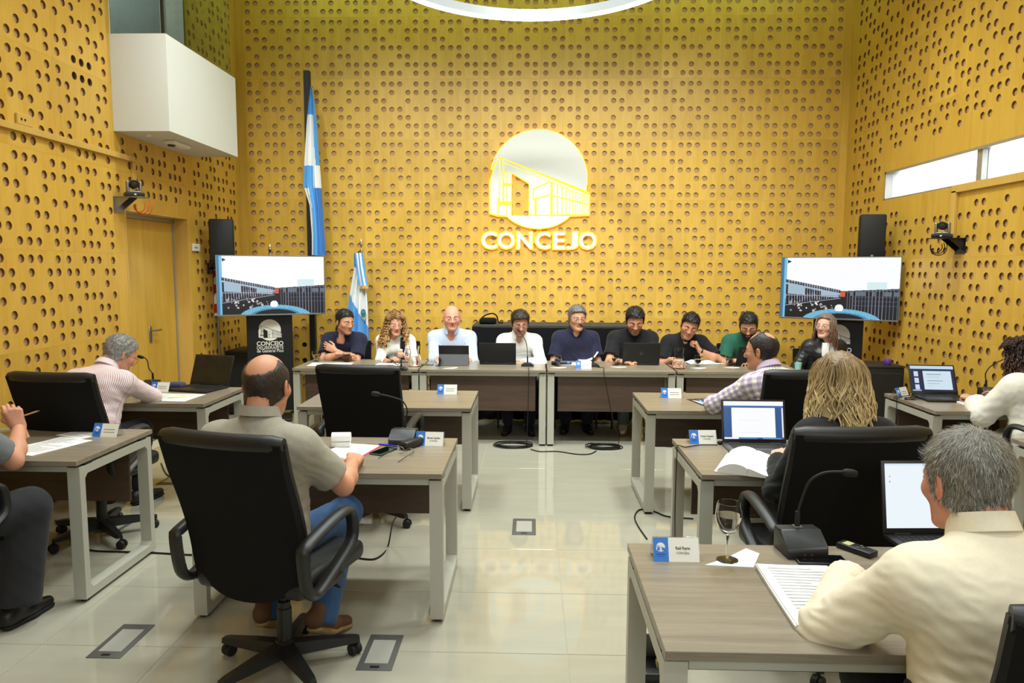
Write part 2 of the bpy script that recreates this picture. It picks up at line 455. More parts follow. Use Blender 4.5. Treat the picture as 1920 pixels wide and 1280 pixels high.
# ------------------------------------------------------------------ white balcony with glass, left wall
def build_balcony():
    root = thing('balcony', 'white plastered balcony box with glass above, jutting from left wall', 'balcony', (XL, 6.175, 2.88))
    L, W, H, t = 1.425, 0.488, 0.805, 0.07
    bm = BM()
    box(bm, 0.001, W, 0, t, 0, H); box(bm, 0.001, W, L - t, L, 0, H); box(bm, W - t, W, t, L - t, 0, H); box(bm, 0.001, W - t, t, L - t, 0, .1)
    obj('parapet', bm, M['white'], root)
    gm = mat('green_tinted_glass', (0.80, 0.93, 0.86, 1), 0.0, trans=1.0, ior=1.3)
    for x0, x1, y0, y1 in ((0.0, W - .06, .03, .042), (W - .045, W - .033, .03, L - .02), (0.0, W - .06, L - .042, L - .03)):
        bm = BM(); box(bm, x0, x1, y0, y1, H - .02, 2.2)
        obj('glass_pane', bm, gm, root)
    bm = BM(); box(bm, W - .05, W - .028, .026, .046, H - .01, 2.2)
    obj('glass_joint', bm, M['plastic'], root)
    r = thing('alcove', None, None, (XL, 0, 0)); tag(r, kind='structure')
    bm = BM(); y0, y1, z0, z1 = BALC
    box(bm, -1.9, -.17, y0 - .1, y0, z0 - .1, z1 + .1); box(bm, -1.9, -.17, y1, y1 + .1, z0 - .1, z1 + .1); box(bm, -1.9, -.17, y0, y1, z1, z1 + .1); box(bm, -1.9, -.17, y0, y1, z0 - .1, z0)
    obj('alcove_wall', bm, M['concrete'], r)
    bm = BM(); box(bm, -1.95, -1.9, y0 - .1, y1 + .1, z0 - .1, z1 + .1)
    obj('alcove_back', bm, mat('blue_grey_paint', lin(128, 150, 152), 0.5), r)
    bm = BM(); box(bm, -.175, 0.0, y0, y0 + .02, z0, z1); box(bm, -.175, 0.0, y1 - .02, y1, z0, z1)
    obj('alcove_jamb', bm, M['white'], r)
    ld = bpy.data.lights.new('alcove_light', 'AREA'); ld.size = 0.7; ld.energy = 14; ld.color = (0.85, 1, 0.98)
    lo = bpy.data.objects.new('alcove_light', ld); COL.objects.link(lo); lo.location = (XL - .9, 6.86, 5.15)
    # emergency light under the box
    e = thing('emergency_light', 'small white emergency light fixed under the balcony box', 'light', (XL + .27, 6.75, 2.88))
    bm = BM(); box(bm, -.05, .05, -.16, .16, -.035, 0, .01, 2)
    obj('housing', bm, M['whiteplastic'], e, smooth=40)
    bm = BM(); lathe(bm, [(.03, -.05), (.034, -.045), (.034, -.02)], 14, (-.01, -.10, 0))
    obj('lamp_head', bm, M['plastic'], e, smooth=40)
    bm = BM(); lathe(bm, [(.018, -.014), (.024, -.01), (.024, 0.0)], 12)
    tag(obj('detector', bm, M['whiteplastic'], smooth=40, loc=(XL + .2, 6.36, 2.88)), 'round white ceiling detector under the balcony box', 'detector')
build_balcony()

# ------------------------------------------------------------------ window strip in the right wall
def build_window():
    root = thing('window_1', None, None, (XR, 0, 0)); tag(root, kind='structure')
    y0, y1, z0, z1 = 4.2, 7.86, 2.465, 2.762
    bm = BM(); f = .024
    box(bm, 0.0, .15, y0, y1, z0, z0 + f * .6); box(bm, 0.0, .15, y0, y1, z1 - f, z1); box(bm, 0.0, .15, y1 - f, y1, z0, z1); box(bm, 0.0, .15, y0, y0 + f, z0, z1)
    obj('window_frame', bm, M['doorframe'], root)
    for yy in (6.27, 5.0):
        bm = BM(); box(bm, .02, .10, yy - .035, yy + .035, z0, z1, .004)
        obj('mullion', bm, M['doorframe'], root)
    m, nt, b = new_mat('frosted_glass')
    b.inputs['Base Color'].default_value = (.96, .98, 1, 1); b.inputs['Roughness'].default_value = .5; b.inputs['Transmission Weight'].default_value = 1.0; b.inputs['IOR'].default_value = 1.2
    for a, c in ((y0, 4.965), (5.035, 6.235), (6.305, y1)):
        bm = BM(); box(bm, .07, .078, a, c, z0, z1)
        obj('pane', bm, m, root)
build_window()

# ------------------------------------------------------------------ wooden cable covers on the side walls
def cover(name, label, side, path):
    bm = BM()
    for (a, b) in zip(path, path[1:]):
        y0, y1 = min(a[0], b[0]) - .024, max(a[0], b[0]) + .024; z0, z1 = min(a[1], b[1]) - .024, max(a[1], b[1]) + .024
        if a[0] == b[0] or abs(a[1] - b[1]) > .1: z1 -= .049
        if side < 0: box(bm, 0.0, .028, y0, y1, z0, z1, .003)
        else: box(bm, -.028, 0.0, y0, y1, z0, z1, .003)
    tag(obj(name, bm, M['trimwood'], loc=(XL if side < 0 else XR, 0, 0)), label, 'cable cover')
cover('cable_cover', 'wooden cable cover stepping down to the camera over the door', -1, [(3.4, 2.68), (6.43, 2.68), (6.43, 2.45)])
cover('cable_cover', 'wooden cable cover below the window strip, down to right camera', 1, [(4.0, 2.43), (6.54, 2.45), (6.52, 1.97)])

# ------------------------------------------------------------------ ring pendant
def build_ring():
    root = thing('ring_pendant', 'large white LED ring pendant hanging above the hall', 'pendant lamp', (-0.006, 5.59, 4.0))
    Ro, Ri, n = 1.27, 1.212, 96
    def band(r0, r1, z0, z1):
        bm = BM(); pr = [(r0, z0), (r1, z0), (r1, z1), (r0, z1)]; rings = []
        for k in range(n):
            t = 2 * PI * k / n; rings.append([bm.verts.new((r * math.cos(t), r * math.sin(t), z)) for r, z in pr])
        for k in range(n):
            a, b = rings[k], rings[(k + 1) % n]
            for q in range(4): bm.faces.new((a[q], a[(q + 1) % 4], b[(q + 1) % 4], b[q]))
        return bm
    obj('ring_body', band(Ri, Ro, .012, .085), M['ringmetal'], root, smooth=40)
    obj('ring_diffuser', band(Ri + .004, Ro - .002, -.004, .012), M['ringled'], root, smooth=40)
    for k in range(4):
        t = PI / 4 + k * PI / 2; r = (Ri + Ro) / 2
        bm = BM(); tube(bm, [(r * math.cos(t), r * math.sin(t), .08), (r * math.cos(t), r * math.sin(t), ZC - 4.0)], .0015, 6)
        obj('suspension_wire', bm, M['steel'], root)
build_ring()
def px(u, v, y):
    """world x, z of a picture point at depth y, through the same camera as above"""
    f, h, pi, ya, ro = 1337.05, 1.7165, 0.10101, -0.02676, 0.0045
    a = (u - 960) / f; b = (v - 640) / f; cr, sr = math.cos(ro), math.sin(ro); a, b = cr * a + sr * b, -sr * a + cr * b
    cp, sp = math.cos(pi), math.sin(pi); Y_ = cp + sp * -b; Z_ = -sp + cp * -b
    cy, sy = math.cos(ya), math.sin(ya); X = cy * a + sy * Y_; Yw = -sy * a + cy * Y_
    t = y / Yw
    return X * t, h + Z_ * t
# ================================================================== DESKS
DW, DD, DH = 1.226, 0.722, 0.75
def make_desk():
    root = thing('desk', 'desk', 'desk', (0, 0, 0))
    hx, hy = DW / 2, DD / 2
    bm = BM(); box(bm, -hx, hx, -hy, hy, DH - .026, DH, .0015)
    obj('desktop', bm, M['deskwood'], root)
    for s in (-1, 1):
        bm = BM(); xa, xb = (s * hx, s * (hx - .064)); x0, x1 = min(xa, xb), max(xa, xb)
        yo = hy - .022
        z0, z1 = .018, DH - .040
        # closed loop with chamfered inside corners, swept across x
        out = [(-yo, z0), (yo, z0), (yo, z1), (-yo, z1)]
        t, c = .043, .022; yi, a, b = yo - t, z0 + t, z1 - t
        inn = [(-yi + c, a), (yi - c, a), (yi, a + c), (yi, b - c), (yi - c, b), (-yi + c, b), (-yi, b - c), (-yi, a + c)]
        vo = [[bm.verts.new((x, y, z)) for y, z in out] for x in (x0, x1)]
        vi = [[bm.verts.new((x, y, z)) for y, z in inn] for x in (x0, x1)]
        for k in range(4): bm.faces.new((vo[0][k], vo[0][(k + 1) % 4], vo[1][(k + 1) % 4], vo[1][k]))
        for k in range(8): bm.faces.new((vi[0][k], vi[1][k], vi[1][(k + 1) % 8], vi[0][(k + 1) % 8]))
        for q in (0, 1):
            O, I = vo[q], vi[q]
            for f in ((O[0], O[1], I[1], I[0]), (O[1], I[2], I[1]), (O[1], O[2], I[3], I[2]), (O[2], I[4], I[3]), (O[2], O[3], I[5], I[4]), (O[3], I[6], I[5]), (O[3], O[0], I[7], I[6]), (O[0], I[0], I[7])):
                bm.faces.new(f)
        fr = obj('side_frame', bm, M['alu'], root)
        xm = (x0 + x1) / 2
        for sy in (-1, 1):
            bm = BM(); lathe(bm, [(.02, 0.0), (.024, .004), (.024, .012), (.012, .02)], 12, (xm, sy * (yo - .04), 0))
            obj('levelling_foot', bm, M['rubber'], fr, smooth=40)
        for sy in (-1, 1):
            bm = BM(); box(bm, xm - .03, xm + .03, sy * (hy - .1) - .03, sy * (hy - .1) + .03, DH - .041, DH - .025)
            obj('spacer', bm, M['plastic'], fr)
    for sy in (-1, 1):
        bm = BM(); yy = sy * (hy - .045)
        box(bm, -hx + .066, hx - .066, yy - .018, yy + .018, DH - .064, DH - .027, .002)
        obj('rail', bm, M['alu'], root)
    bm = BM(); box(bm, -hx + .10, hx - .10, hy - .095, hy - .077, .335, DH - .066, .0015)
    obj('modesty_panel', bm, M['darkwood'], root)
    return root
desk0 = make_desk()
_first = [True]
def desk(cx, cy, rz, label, group=None):
    if _first[0]:
        _first[0] = False; desk0.location = (cx, cy, 0); desk0.rotation_euler = (0, 0, rz); desk0['label'] = label
        if group: desk0['group'] = group
        return desk0
    r = dup(desk0, (cx, cy, 0), rz, label)
    if group: r['group'] = group
    elif 'group' in r: del r['group']
    return r
GM, GC = 'desks of the long front table', 'desks of the councillors'
MX = [-1.706, -0.466, 0.777, 2.02]
for x, lb in zip(MX, ('front table desk under two men\'s papers nearest the left totem', 'front table desk below the tablet and the woman with curly hair', 'front table desk beneath two gooseneck microphones, between cable coils', 'front table desk at the end by woman in black jacket')):
    pass
desk(MX[0], 7.17, PI, 'front table desk nearest the flags, paper and two water glasses on it', GM)
desk(MX[1], 7.17, PI, 'front table desk with the grey tablet and a big black laptop', GM)
desk(MX[2], 7.17, PI, 'front table desk carrying the white name card and lidded black laptop', GM)
desk(MX[3], 7.17, PI, 'front table desk with water jug, beside woman in black jacket', GM)
desk(-1.03, 3.647, 0, 'walnut desk of the balding man in grey polo', GC)
desk(-1.03, 5.255, 0, 'walnut desk at the empty black chair, only a name card on it', GC)
desk(-2.885, 3.79, 0, 'walnut desk by left wall where the grey T-shirt elbow rests', GC)
desk(-2.945, 5.32, 0, 'walnut desk of man in striped shirt, dark open laptop on it', GC)
desk(0.961, 2.10, 0, 'nearest walnut desk, with stemmed water glass and thick papers', GC)
desk(1.43, 3.695, 0, 'walnut desk of blonde woman with lit laptop and splayed booklet', GC)
desk(1.42, 5.245, 0, 'walnut desk of man in purple plaid shirt', GC)
def short_desk(cx, cy, w, label):
    r = desk(cx, cy, 0, label, GC); k = w / DW
    for ch in r.children:
        ch.data = ch.data.copy()
        for v in ch.data.vertices:
            x = v.co.x; e = .066
            if ch.name.startswith('side_frame'): v.co.x = x + (-1 if x > 0 else 1) * (DW - w) / 2
            else: v.co.x = x * k
        for g in ch.children:
            g.data = g.data.copy()
            for v in g.data.vertices: v.co.x += (-1 if v.co.x > 0 else 1) * (DW - w) / 2
    return r
short_desk(2.81 + .465, 5.315, .93, 'walnut desk by right wall holding laptop and clear plastic cup')
short_desk(2.80 + .47, 3.80, .93, 'walnut desk at the right frame edge behind grey-haired head')

# ================================================================== EXECUTIVE CHAIRS
def make_exec():
    root = thing('executive_chair', 'chair', 'chair', (0, 0, 0))
    # star base
    for k in range(5):
        t = 2 * PI * k / 5 + PI / 2 + .33
        Mx = Matrix.Rotation(t, 4, 'Z')
        bm = BM()
        secs = [(.02, .034, .062, .118), (.16, .027, .064, .108), (.29, .021, .066, .094), (.315, .016, .068, .088)]
        rings = [[bm.verts.new(Mx @ Vector((x, s * hw * (1 if z == z0 else .75), z))) for s, z in ((-1, z0), (1, z0), (1, z1), (-1, z1))] for x, hw, z0, z1 in secs]
        for a, b in zip(rings, rings[1:]):
            for q in range(4): bm.faces.new((a[q], a[(q + 1) % 4], b[(q + 1) % 4], b[q]))
        bm.faces.new(rings[0][::-1]); bm.faces.new(rings[-1])
        leg = obj('base_leg', bm, M['plastic'], root, smooth=35)
        bm = BM()
        lathe(bm, [(.008, .05), (.008, .07)], 8, (0, 0, 0))
        for s in (-1, 1):
            vs_ = lathe(bm, [(.010, -.011), (.024, -.010), (.0275, -.005), (.0275, .005), (.024, .010), (.010, .011)], 14)
            xform(vs_, Matrix.Translation((0, s * .014, .0275)) @ Matrix.Rotation(PI / 2, 4, 'X'))
        vs_ = lathe(bm, [(.029, -.004), (.029, .004)], 12); xform(vs_, Matrix.Translation((-.004, 0, .032)) @ Matrix.Rotation(PI / 2, 4, 'X'))
        xform(bm.verts, Mx @ Matrix.Translation((.300, 0, 0)) @ Matrix.Rotation(k * 1.3, 4, 'Z') @ Matrix.Translation((-.012, 0, 0)))
        obj('caster', bm, M['plastic_soft'], leg, smooth=40)
    bm = BM(); lathe(bm, [(.036, .06), (.04, .07), (.04, .125), (.034, .13)], 18)
    obj('base_hub', bm, M['plastic'], root, smooth=40)
    bm = BM(); lathe(bm, [(.031, .12), (.031, .27), (.026, .275), (.026, .30), (.014, .302), (.014, .40)], 18)
    obj('gas_lift', bm, [M['plastic']], root, smooth=40)
    bm = BM(); box(bm, -.11, .11, -.12, .12, .385, .425, .01, 2); tube(bm, [(.06, .02, .40), (.2, .03, .40), (.26, .03, .385)], .007, 8)
    obj('tilt_mechanism', bm, M['plastic'], root, smooth=40)
    bm = BM(); box(bm, -.255, .255, -.235, .26, .425, .515, .036, 4)
    obj('seat', bm, M['leather'], root, smooth=60)
    # backrest profile: y(z) leans back
    NV, NU = 14, 10
    def grid(y_in, y_out, hw, z0, z1, edge, matname, name, uc=.03):
        bm = BM(); F_, B_ = [], []
        for j in range(NV + 1):
            v = j / NV; z = z0 + (z1 - z0) * v
            lean = -.235 - .155 * (v ** 1.15) + .03 * math.sin(PI * min(1, v * 1.3)) * .6
            wv = hw * (1 - .22 * max(0, (.10 - v) / .10) ** 2.0) * (.955 + .06 * v)
            rf, rb = [], []
            for i in range(NU + 1):
                u = -1 + 2 * i / NU
                uu = math.copysign(1 - (1 - abs(u)) ** 1.15, u)
                zz = z - (.045 * (1 - u * u) * max(0, 1 - v * 4))
                bulge = (1 - abs(uu) ** 6) ** .5 if abs(uu) < 1 else 0
                e = uc * uu * uu
                rf.append(bm.verts.new((wv * uu, lean + e + y_in * (edge + (1 - edge) * bulge), zz)))
                rb.append(bm.verts.new((wv * uu, lean + e + y_out, zz)))
            F_.append(rf); B_.append(rb)
        for j in range(NV):
            for i in range(NU):
                bm.faces.new((F_[j][i], F_[j][i + 1], F_[j + 1][i + 1], F_[j + 1][i]))
                bm.faces.new((B_[j][i + 1], B_[j][i], B_[j + 1][i], B_[j + 1][i + 1]))
        for j in range(NV):
            bm.faces.new((B_[j][0], F_[j][0], F_[j + 1][0], B_[j + 1][0])); bm.faces.new((F_[j][NU], B_[j][NU], B_[j + 1][NU], F_[j + 1][NU]))
        for i in range(NU):
            bm.faces.new((F_[0][i + 1], F_[0][i], B_[0][i], B_[0][i + 1])); bm.faces.new((F_[NV][i], F_[NV][i + 1], B_[NV][i + 1], B_[NV][i]))
        return bm
    shell = obj('back_shell', grid(.018, -.018, .266, .455, 1.085, 1.0, 'chairfabric', 'b'), M['chairfabric'], root, smooth=50)
    bm = grid(.080, .016, .266, .50, 1.085, .40, 'leather', 'f')
    obj('back_cushion', bm, M['leather'], root, smooth=60)
    # rolled head edge
    bm = BM(); pts = [(x, -.375 + .03 * (x / .262) ** 2, 1.088) for x in np.linspace(-.268, .268, 13)]
    vs_ = tube(bm, pts, [.026] + [.036] * 11 + [.026], 14)
    for v in vs_:
        v.co.z = 1.082 + (v.co.z - 1.088) * .95
    obj('head_roll', bm, M['leather'], root, smooth=60)
    for s in (-1, 1):
        bm = BM(); tube(bm, [(s * .262 * (.965 + .05 * v) , -.235 - .155 * v ** 1.15 + .045 + .02 * math.sin(PI * min(1, v * 1.3)), .50 + .585 * v) for v in np.linspace(.22, .97, 10)], .005, 6)
        obj('piping', bm, M['leather'], root, smooth=60)
    for s in (-1, 1):
        path = [(-.285, .665), (-.21, .688), (-.09, .712), (.01, .722), (.06, .705), (.080, .655), (.078, .60), (.045, .565), (-.07, .510), (-.17, .468), (-.225, .465), (-.262, .505), (-.28, .60)]
        P_ = smoothpath([(s * .292, y, z) for y, z in path] + [(s * .292, path[0][0], path[0][1])], 3)[:-1]
        bm = BM(); vs_ = tube(bm, P_, .019, 8, closed=True)
        for v in vs_: v.co.x = s * .292 + (v.co.x - s * .292) * 1.55
        arm = obj('armrest', bm, M['plastic'], root, smooth=60)
        bm = BM(); box(bm, min(s * .20, s * .29), max(s * .20, s * .29), -.19, .02, .435, .465, .006)
        obj('armrest_mount', bm, M['plastic'], arm)
    return root
exec0 = make_exec(); _ex = [True]
def exec_chair(x, y, deg, label):
    g = 'black leather executive chairs'
    if _ex[0]:
        _ex[0] = False; r = exec0; r.location = (x, y, 0); r.rotation_euler = (0, 0, math.radians(deg)); r['label'] = label; r['group'] = g
        return r
    return dup(exec0, (x, y, 0), math.radians(deg), label, g)
exec_chair(-1.05, 2.90, -16, 'black executive chair under the balding man in grey polo')
exec_chair(-1.06, 4.78, -5, 'empty black executive chair at the desk with one name card')
exec_chair(-2.74, 4.36, -6, 'black executive chair behind the man in striped shirt')
exec_chair(-2.74, 3.10, -4, 'black executive chair of the man in grey T-shirt, left edge')
exec_chair(1.68, 4.72, 3, 'black executive chair behind the purple plaid shirt')
exec_chair(1.27, 3.12, 4, 'black executive chair behind the blonde woman')
exec_chair(1.22, 1.56, -12, 'black executive chair behind the cream shirt, nearest of all')
exec_chair(3.42, 4.66, 14, 'black executive chair under the woman in white blouse')

# ================================================================== VISITOR CHAIRS (front table)
def make_visitor():
    root = thing('visitor_chair', 'chair', 'chair', (0, 0, 0))
    bm = BM(); box(bm, -.22, .22, -.20, .22, .42, .475, .02, 3); obj('seat', bm, M['cloth_black'], root, smooth=60)
    bm = BM(); box(bm, -.215, .215, -.245, -.205, .60, .90, .015, 3)
    for v in bm.verts: v.co.y -= .12 * (v.co.z - .6) - .05 * (v.co.x / .215) ** 2 * .5
    obj('backrest', bm, M['cloth_black'], root, smooth=60)
    for sx in (-1, 1):
        for sy in (-1, 1):
            bm = BM()
            if sy > 0: tube(bm, [(sx * .215, .20, .43), (sx * .225, .225, .012)], .012, 8)
            else: tube(bm, [(sx * .215, -.235, .66), (sx * .215, -.205, .43), (sx * .225, -.24, .012)], .012, 8)
            leg = obj('leg', bm, M['plastic'], root, smooth=60)
    return root
vis0 = make_visitor(); _vi = [True]
def visitor(x, y, deg, label):
    g = 'black visitor chairs of the front table'
    if _vi[0]:
        _vi[0] = False; vis0.location = (x, y, 0); vis0.rotation_euler = (0, 0, math.radians(deg)); vis0['label'] = label; vis0['group'] = g; return vis0
    return dup(vis0, (x, y, 0), math.radians(deg), label, g)

# ================================================================== BACKLIT SIGN ON THE BACK WALL
K_ = 4.573 * 157.6
def arc(a0, a1, n, c=(597, 525), r=422):
    return [(c[0] + r * math.cos(math.radians(a0 + (a1 - a0) * i / n)), c[1] - r * math.sin(math.radians(a0 + (a1 - a0) * i / n))) for i in range(n + 1)]
LOGO = {
    'disc': [arc(-13, 168, 40) + [(256, 330)] + [(1012, 624)]],
    'lower_disc': [arc(-132, -48, 20) ],
    'facade': [[(250, 352), (205, 455), (178, 545), (178, 815), (238, 830), (238, 690), (252, 690), (254, 352)]],
    'roof_band': [[(292, 354), (1036, 660), (1036, 678), (292, 378)]],
    'column': [[(262, 355), (284, 362), (284, 715), (262, 715)]],
    'middle': [[(297, 388), (690, 543), (546, 606), (546, 700), (564, 702), (564, 830), (516, 824), (516, 560), (366, 470), (297, 462)]],
    'strip': [[(297, 472), (318, 472), (318, 560), (297, 560)], [(326, 472), (357, 472), (357, 560), (326, 560)], [(297, 584), (318, 584), (318, 715), (297, 715)], [(326, 584), (357, 584), (357, 715), (326, 715)],
              [(250, 748), (318, 748), (318, 836), (250, 832)], [(326, 748), (357, 748), (357, 836), (326, 836)]],
    'box': [[(556, 614), (702, 550), (702, 652), (556, 690)], [(584, 696), (702, 664), (702, 830), (584, 830)]],
    'slat': []}
_sl = [(722, 757), (767, 798), (807, 834), (843, 867), (874, 894), (901, 914), (921, 936), (942, 957), (963, 976), (982, 993), (999, 1009), (1015, 1024), (1029, 1037)]
_t = lambda x: 560 + (x - 722) * .395
_m = lambda x: 666 + (x - 722) * .24
for a, b in _sl:
    LOGO['slat'].append([(a, _t(a)), (b, _t(b)), (b, _m(b) - 5), (a, _m(a) - 5)])
    LOGO['slat'].append([(a, _m(a) + 5), (b, _m(b) + 5), (b, 826), (a, 826)])
SIL = arc(-13, 168, 40) + [(205, 450), (172, 545), (172, 822), (240, 838), (345, 842)] + arc(-132, -48, 20)[1:-1] + [(872, 838), (1040, 832), (1042, 652)]
def logo_bm(keys, s, depth, y=0.0, ox=0.0, oz=0.0):
    """logo pieces standing in the XZ plane, facing -Y"""
    bm = BM()
    for k in keys:
        for poly in LOGO[k]:
            prism(bm, [((x - 597) * s + ox, -(y_ - 525) * s + oz) for x, y_ in poly], 0, depth, Matrix.Translation((0, y, 0)) @ Matrix.Rotation(PI / 2, 4, 'X'))
    return bm
def build_sign():
    s = 1 / K_
    root = thing('wall_sign', 'backlit round building emblem with CONCEJO lettering on perforated wall', 'sign', (0.077, YB, 2.797))
    glow_poly = [p for p in SIL]
    bm = BM(); V = Matrix.Rotation(PI / 2, 4, 'X')
    # acrylic glow plate with the doorway left open: outline split round the opening
    def P2(l): return [((x - 597) * s, -(y - 525) * s) for x, y in l]
    op = [(364, 474), (512, 563), (512, 826), (364, 840)]
    # left part, right part and top part of the plate
    left = [(172, 545), (172, 822), (240, 838), (345, 842), (364, 842), (364, 474), (205, 450)]
    top = arc(-13, 168, 40) + [(205, 450), (364, 474), (512, 563), (1042, 652)]
    right = [(512, 563), (512, 838), (1040, 832), (1042, 652)]
    low = arc(-132, -48, 20)
    for pl in (left, top, right, low):
        prism(bm, P2(pl), .020, .034, V)
    # a rim a little wider than the faces glows round the edge
    rim = [((x - 597) * s, -(y - 525) * s) for x, y in SIL]
    n = len(rim); a, b, c, d = [], [], [], []
    for i in range(n):
        p, q = Vector(rim[i - 1]), Vector(rim[(i + 1) % n]); t = (q - p).normalized(); nn = Vector((t.y, -t.x))
        o = Vector(rim[i])
        if nn.dot(o - Vector((0.0, 0.05))) < 0: nn = -nn
        a.append(bm.verts.new((o.x - nn.x * .004, -.014, o.y - nn.y * .004))); b.append(bm.verts.new((o.x + nn.x * .009, -.014, o.y + nn.y * .009)))
        c.append(bm.verts.new((o.x + nn.x * .009, -.033, o.y + nn.y * .009))); d.append(bm.verts.new((o.x - nn.x * .004, -.033, o.y - nn.y * .004)))
    for i in range(n):
        j = (i + 1) % n
        bm.faces.new((a[i], a[j], b[j], b[i])); bm.faces.new((b[i], b[j], c[j], c[i])); bm.faces.new((c[i], c[j], d[j], d[i])); bm.faces.new((d[i], d[j], a[j], a[i]))
    obj('glowing_back', bm, M['glow'], root)
    for k in LOGO:
        for poly in LOGO[k]:
            bm = BM(); prism(bm, [((x - 597) * s, -(y_ - 525) * s) for x, y_ in poly], 0, .012, Matrix.Translation((0, -.0365, 0)) @ V)
            obj('emblem_piece' if k != 'slat' else 'emblem_slat', bm, M['plate_white'], root)
    for ch, x0, x1 in (('C', 102, 234), ('O', 244, 391), ('N', 413, 545), ('C', 576, 702), ('E', 732, 832), ('J', 846, 944), ('O', 958, 1108)):
        for nm, extra, y0, dep, mt in (('letter_glow', .013, -.014, .016, M['glow']), ('letter', 0.0, -.036, .010, M['plate_white'])):
            t = text_bm(ch, 1.0, 0.5, 0.0, bold=.026)
            xs = [v.co.x for v in t.verts]; ys = [v.co.y for v in t.verts]
            W0, W1, H0, H1 = min(xs), max(xs), min(ys), max(ys)
            X_0, X_1 = (x0 - 597) * s - extra, (x1 - 597) * s + extra
            Zt, Zb = -(980 - 525) * s + extra, -(1124 - 525) * s - extra
            for v in t.verts:
                v.co = Vector((X_0 + (v.co.x - W0) / (W1 - W0) * (X_1 - X_0), y0 - dep * (v.co.z + .5), Zb + (v.co.y - H0) / (H1 - H0) * (Zt - Zb)))
            o = obj(nm, t, mt, root)
build_sign()

# ================================================================== TELEVISIONS AND TOTEMS
def screen_mesh(W, H):
    """the picture on the screens: a glazed courtyard under a white sky, drawn as a fine grid of coloured faces"""
    nx, ny = 280, 156
    X, Y = np.meshgrid((np.arange(nx) + .5) / nx, (np.arange(ny) + .5) / ny)
    img = np.ones((ny, nx, 3)) * np.array([250, 251, 253.])
    rs = np.random.RandomState(3)
    def put(m, c): img[m] = c
    put(X < .045, (120, 190, 225)); put((X < .02), (60, 120, 160))
    put((X > .05) & (X < .085) & (Y > .03) & (np.abs(Y - .065) < (.085 - X) * .9), (22, 24, 30))
    roofL = .36 + (X - .04) * .36            # left wing roof line, runs down to the corner
    roofR = .545 - (X - .55) * .11
    L = (X > .04) & (X < .52); Rr = X >= .52
    roof = np.where(L, roofL, roofR)
    body = (Y > roof) & (X > .04)
    put(body, (26, 26, 34))
    put(body & (Y < roof + .03), (70, 80, 92))
    # upper row of windows reflects the sky
    sky = body & L & (Y > roof + .05) & (Y < roof + .05 + .20 * (1 - X * 1.2))
    put(sky, (158, 190, 205))
    dark = (np.sin(X * 61) + np.sin(X * 23 + 1.3) + np.sin(X * 140) * .4) > .1
    put(sky & dark & (Y > roof + .08), (34, 34, 44))
    skyr = body & Rr & (X > .6) & (Y > .55) & (Y < .62)
    put(skyr, (96, 110, 122)); put(skyr & dark, (24, 24, 32))
    blobs = rs.rand(40, 3)
    for bx, by, br in blobs:
        x, y = .06 + bx * .46, .72 + by * .18
        put(body & ((X - x) ** 2 + ((Y - y) * .56) ** 2 < (.004 + .008 * br) ** 2), rs.choice([200, 150, 235]) * np.array([1, .97, .95]))
    for k in range(22):
        x = .04 + .48 * (k / 22) ** .9
        put(body & L & (np.abs(X - x - (Y - .5) * .02) < .0026) & (Y < .78 - (X - .04) * .28), (176, 178, 196))
    for y0, sl in ((.63, .0), (.80, -.28)):
        put(body & L & (np.abs(Y - (y0 + (X - .04) * sl)) < .006), (150, 152, 172))
    for k in range(16):
        x = .58 + .41 * (k / 15) ** 1.1
        put(body & Rr & (np.abs(X - x) < .0024), (120, 124, 146))
    for y0 in (.64, .71, .78):
        put(body & (X > .62) & (np.abs(Y - y0) < .004), (84, 92, 120))
    put(body & (np.abs(X - .54) < .02) & (np.abs(Y - .60) < .04), (214, 92, 60))
    put((X > .74) & (X < .90) & (Y > .40) & (Y < .51), (214, 236, 240))
    put((np.abs(X - .5) < .46) & (X > .04) & (X < .98) & (Y > .90) & (X < .3), (20, 20, 26))
    # blue ribbed canopy
    e = ((X - .53) / .34) ** 2 + ((Y - 1.06) / .22) ** 2
    rib = (np.floor(np.arctan2(1.06 - Y, X - .53) * 26) % 2) > 0
    put((e < 1) & (e > .42), (62, 140, 178)); put((e < 1) & (e > .55) & rib, (150, 214, 236)); put((e <= .42) & (Y > .9), (26, 24, 30))
    put((np.sqrt((X - .515) ** 2 + ((Y - .83) * .5625) ** 2) < .036) & (Y < .88), (245, 246, 250))
    c = img / 255.; c = np.where(c <= .04045, c / 12.92, ((c + .055) / 1.055) ** 2.4)
    xs = np.linspace(-W / 2, W / 2, nx + 1); zs = np.linspace(H / 2, -H / 2, ny + 1)
    V = np.stack([np.tile(xs, ny + 1), np.zeros((nx + 1) * (ny + 1)), np.repeat(zs, nx + 1)], 1)
    i, j = np.meshgrid(np.arange(nx), np.arange(ny)); b = (j * (nx + 1) + i).ravel()
    Fq = np.stack([b + nx + 1, b + nx + 2, b + 1, b], 1)
    me = bpy.data.meshes.new('screen'); me.from_pydata(V.tolist(), [], Fq.tolist())
    at = me.color_attributes.new('picture', 'FLOAT_COLOR', 'CORNER')
    col = np.ones((len(Fq), 4)); col[:, :3] = c.reshape(-1, 3)
    at.data.foreach_set('color', np.repeat(col, 4, 0).ravel().astype(np.float32))
    m, nt, b_ = new_mat('screen_picture')
    ca = node(nt, 'ShaderNodeVertexColor', layer_name='picture')
    b_.inputs['Base Color'].default_value = (.01, .01, .01, 1); b_.inputs['Roughness'].default_value = .25
    nt.links.new(ca.outputs[0], b_.inputs['Emission Color']); b_.inputs['Emission Strength'].default_value = 1.0
    me.materials.append(m)
    return me
SW, SH = 1.125, 0.633
scr = screen_mesh(SW, SH)
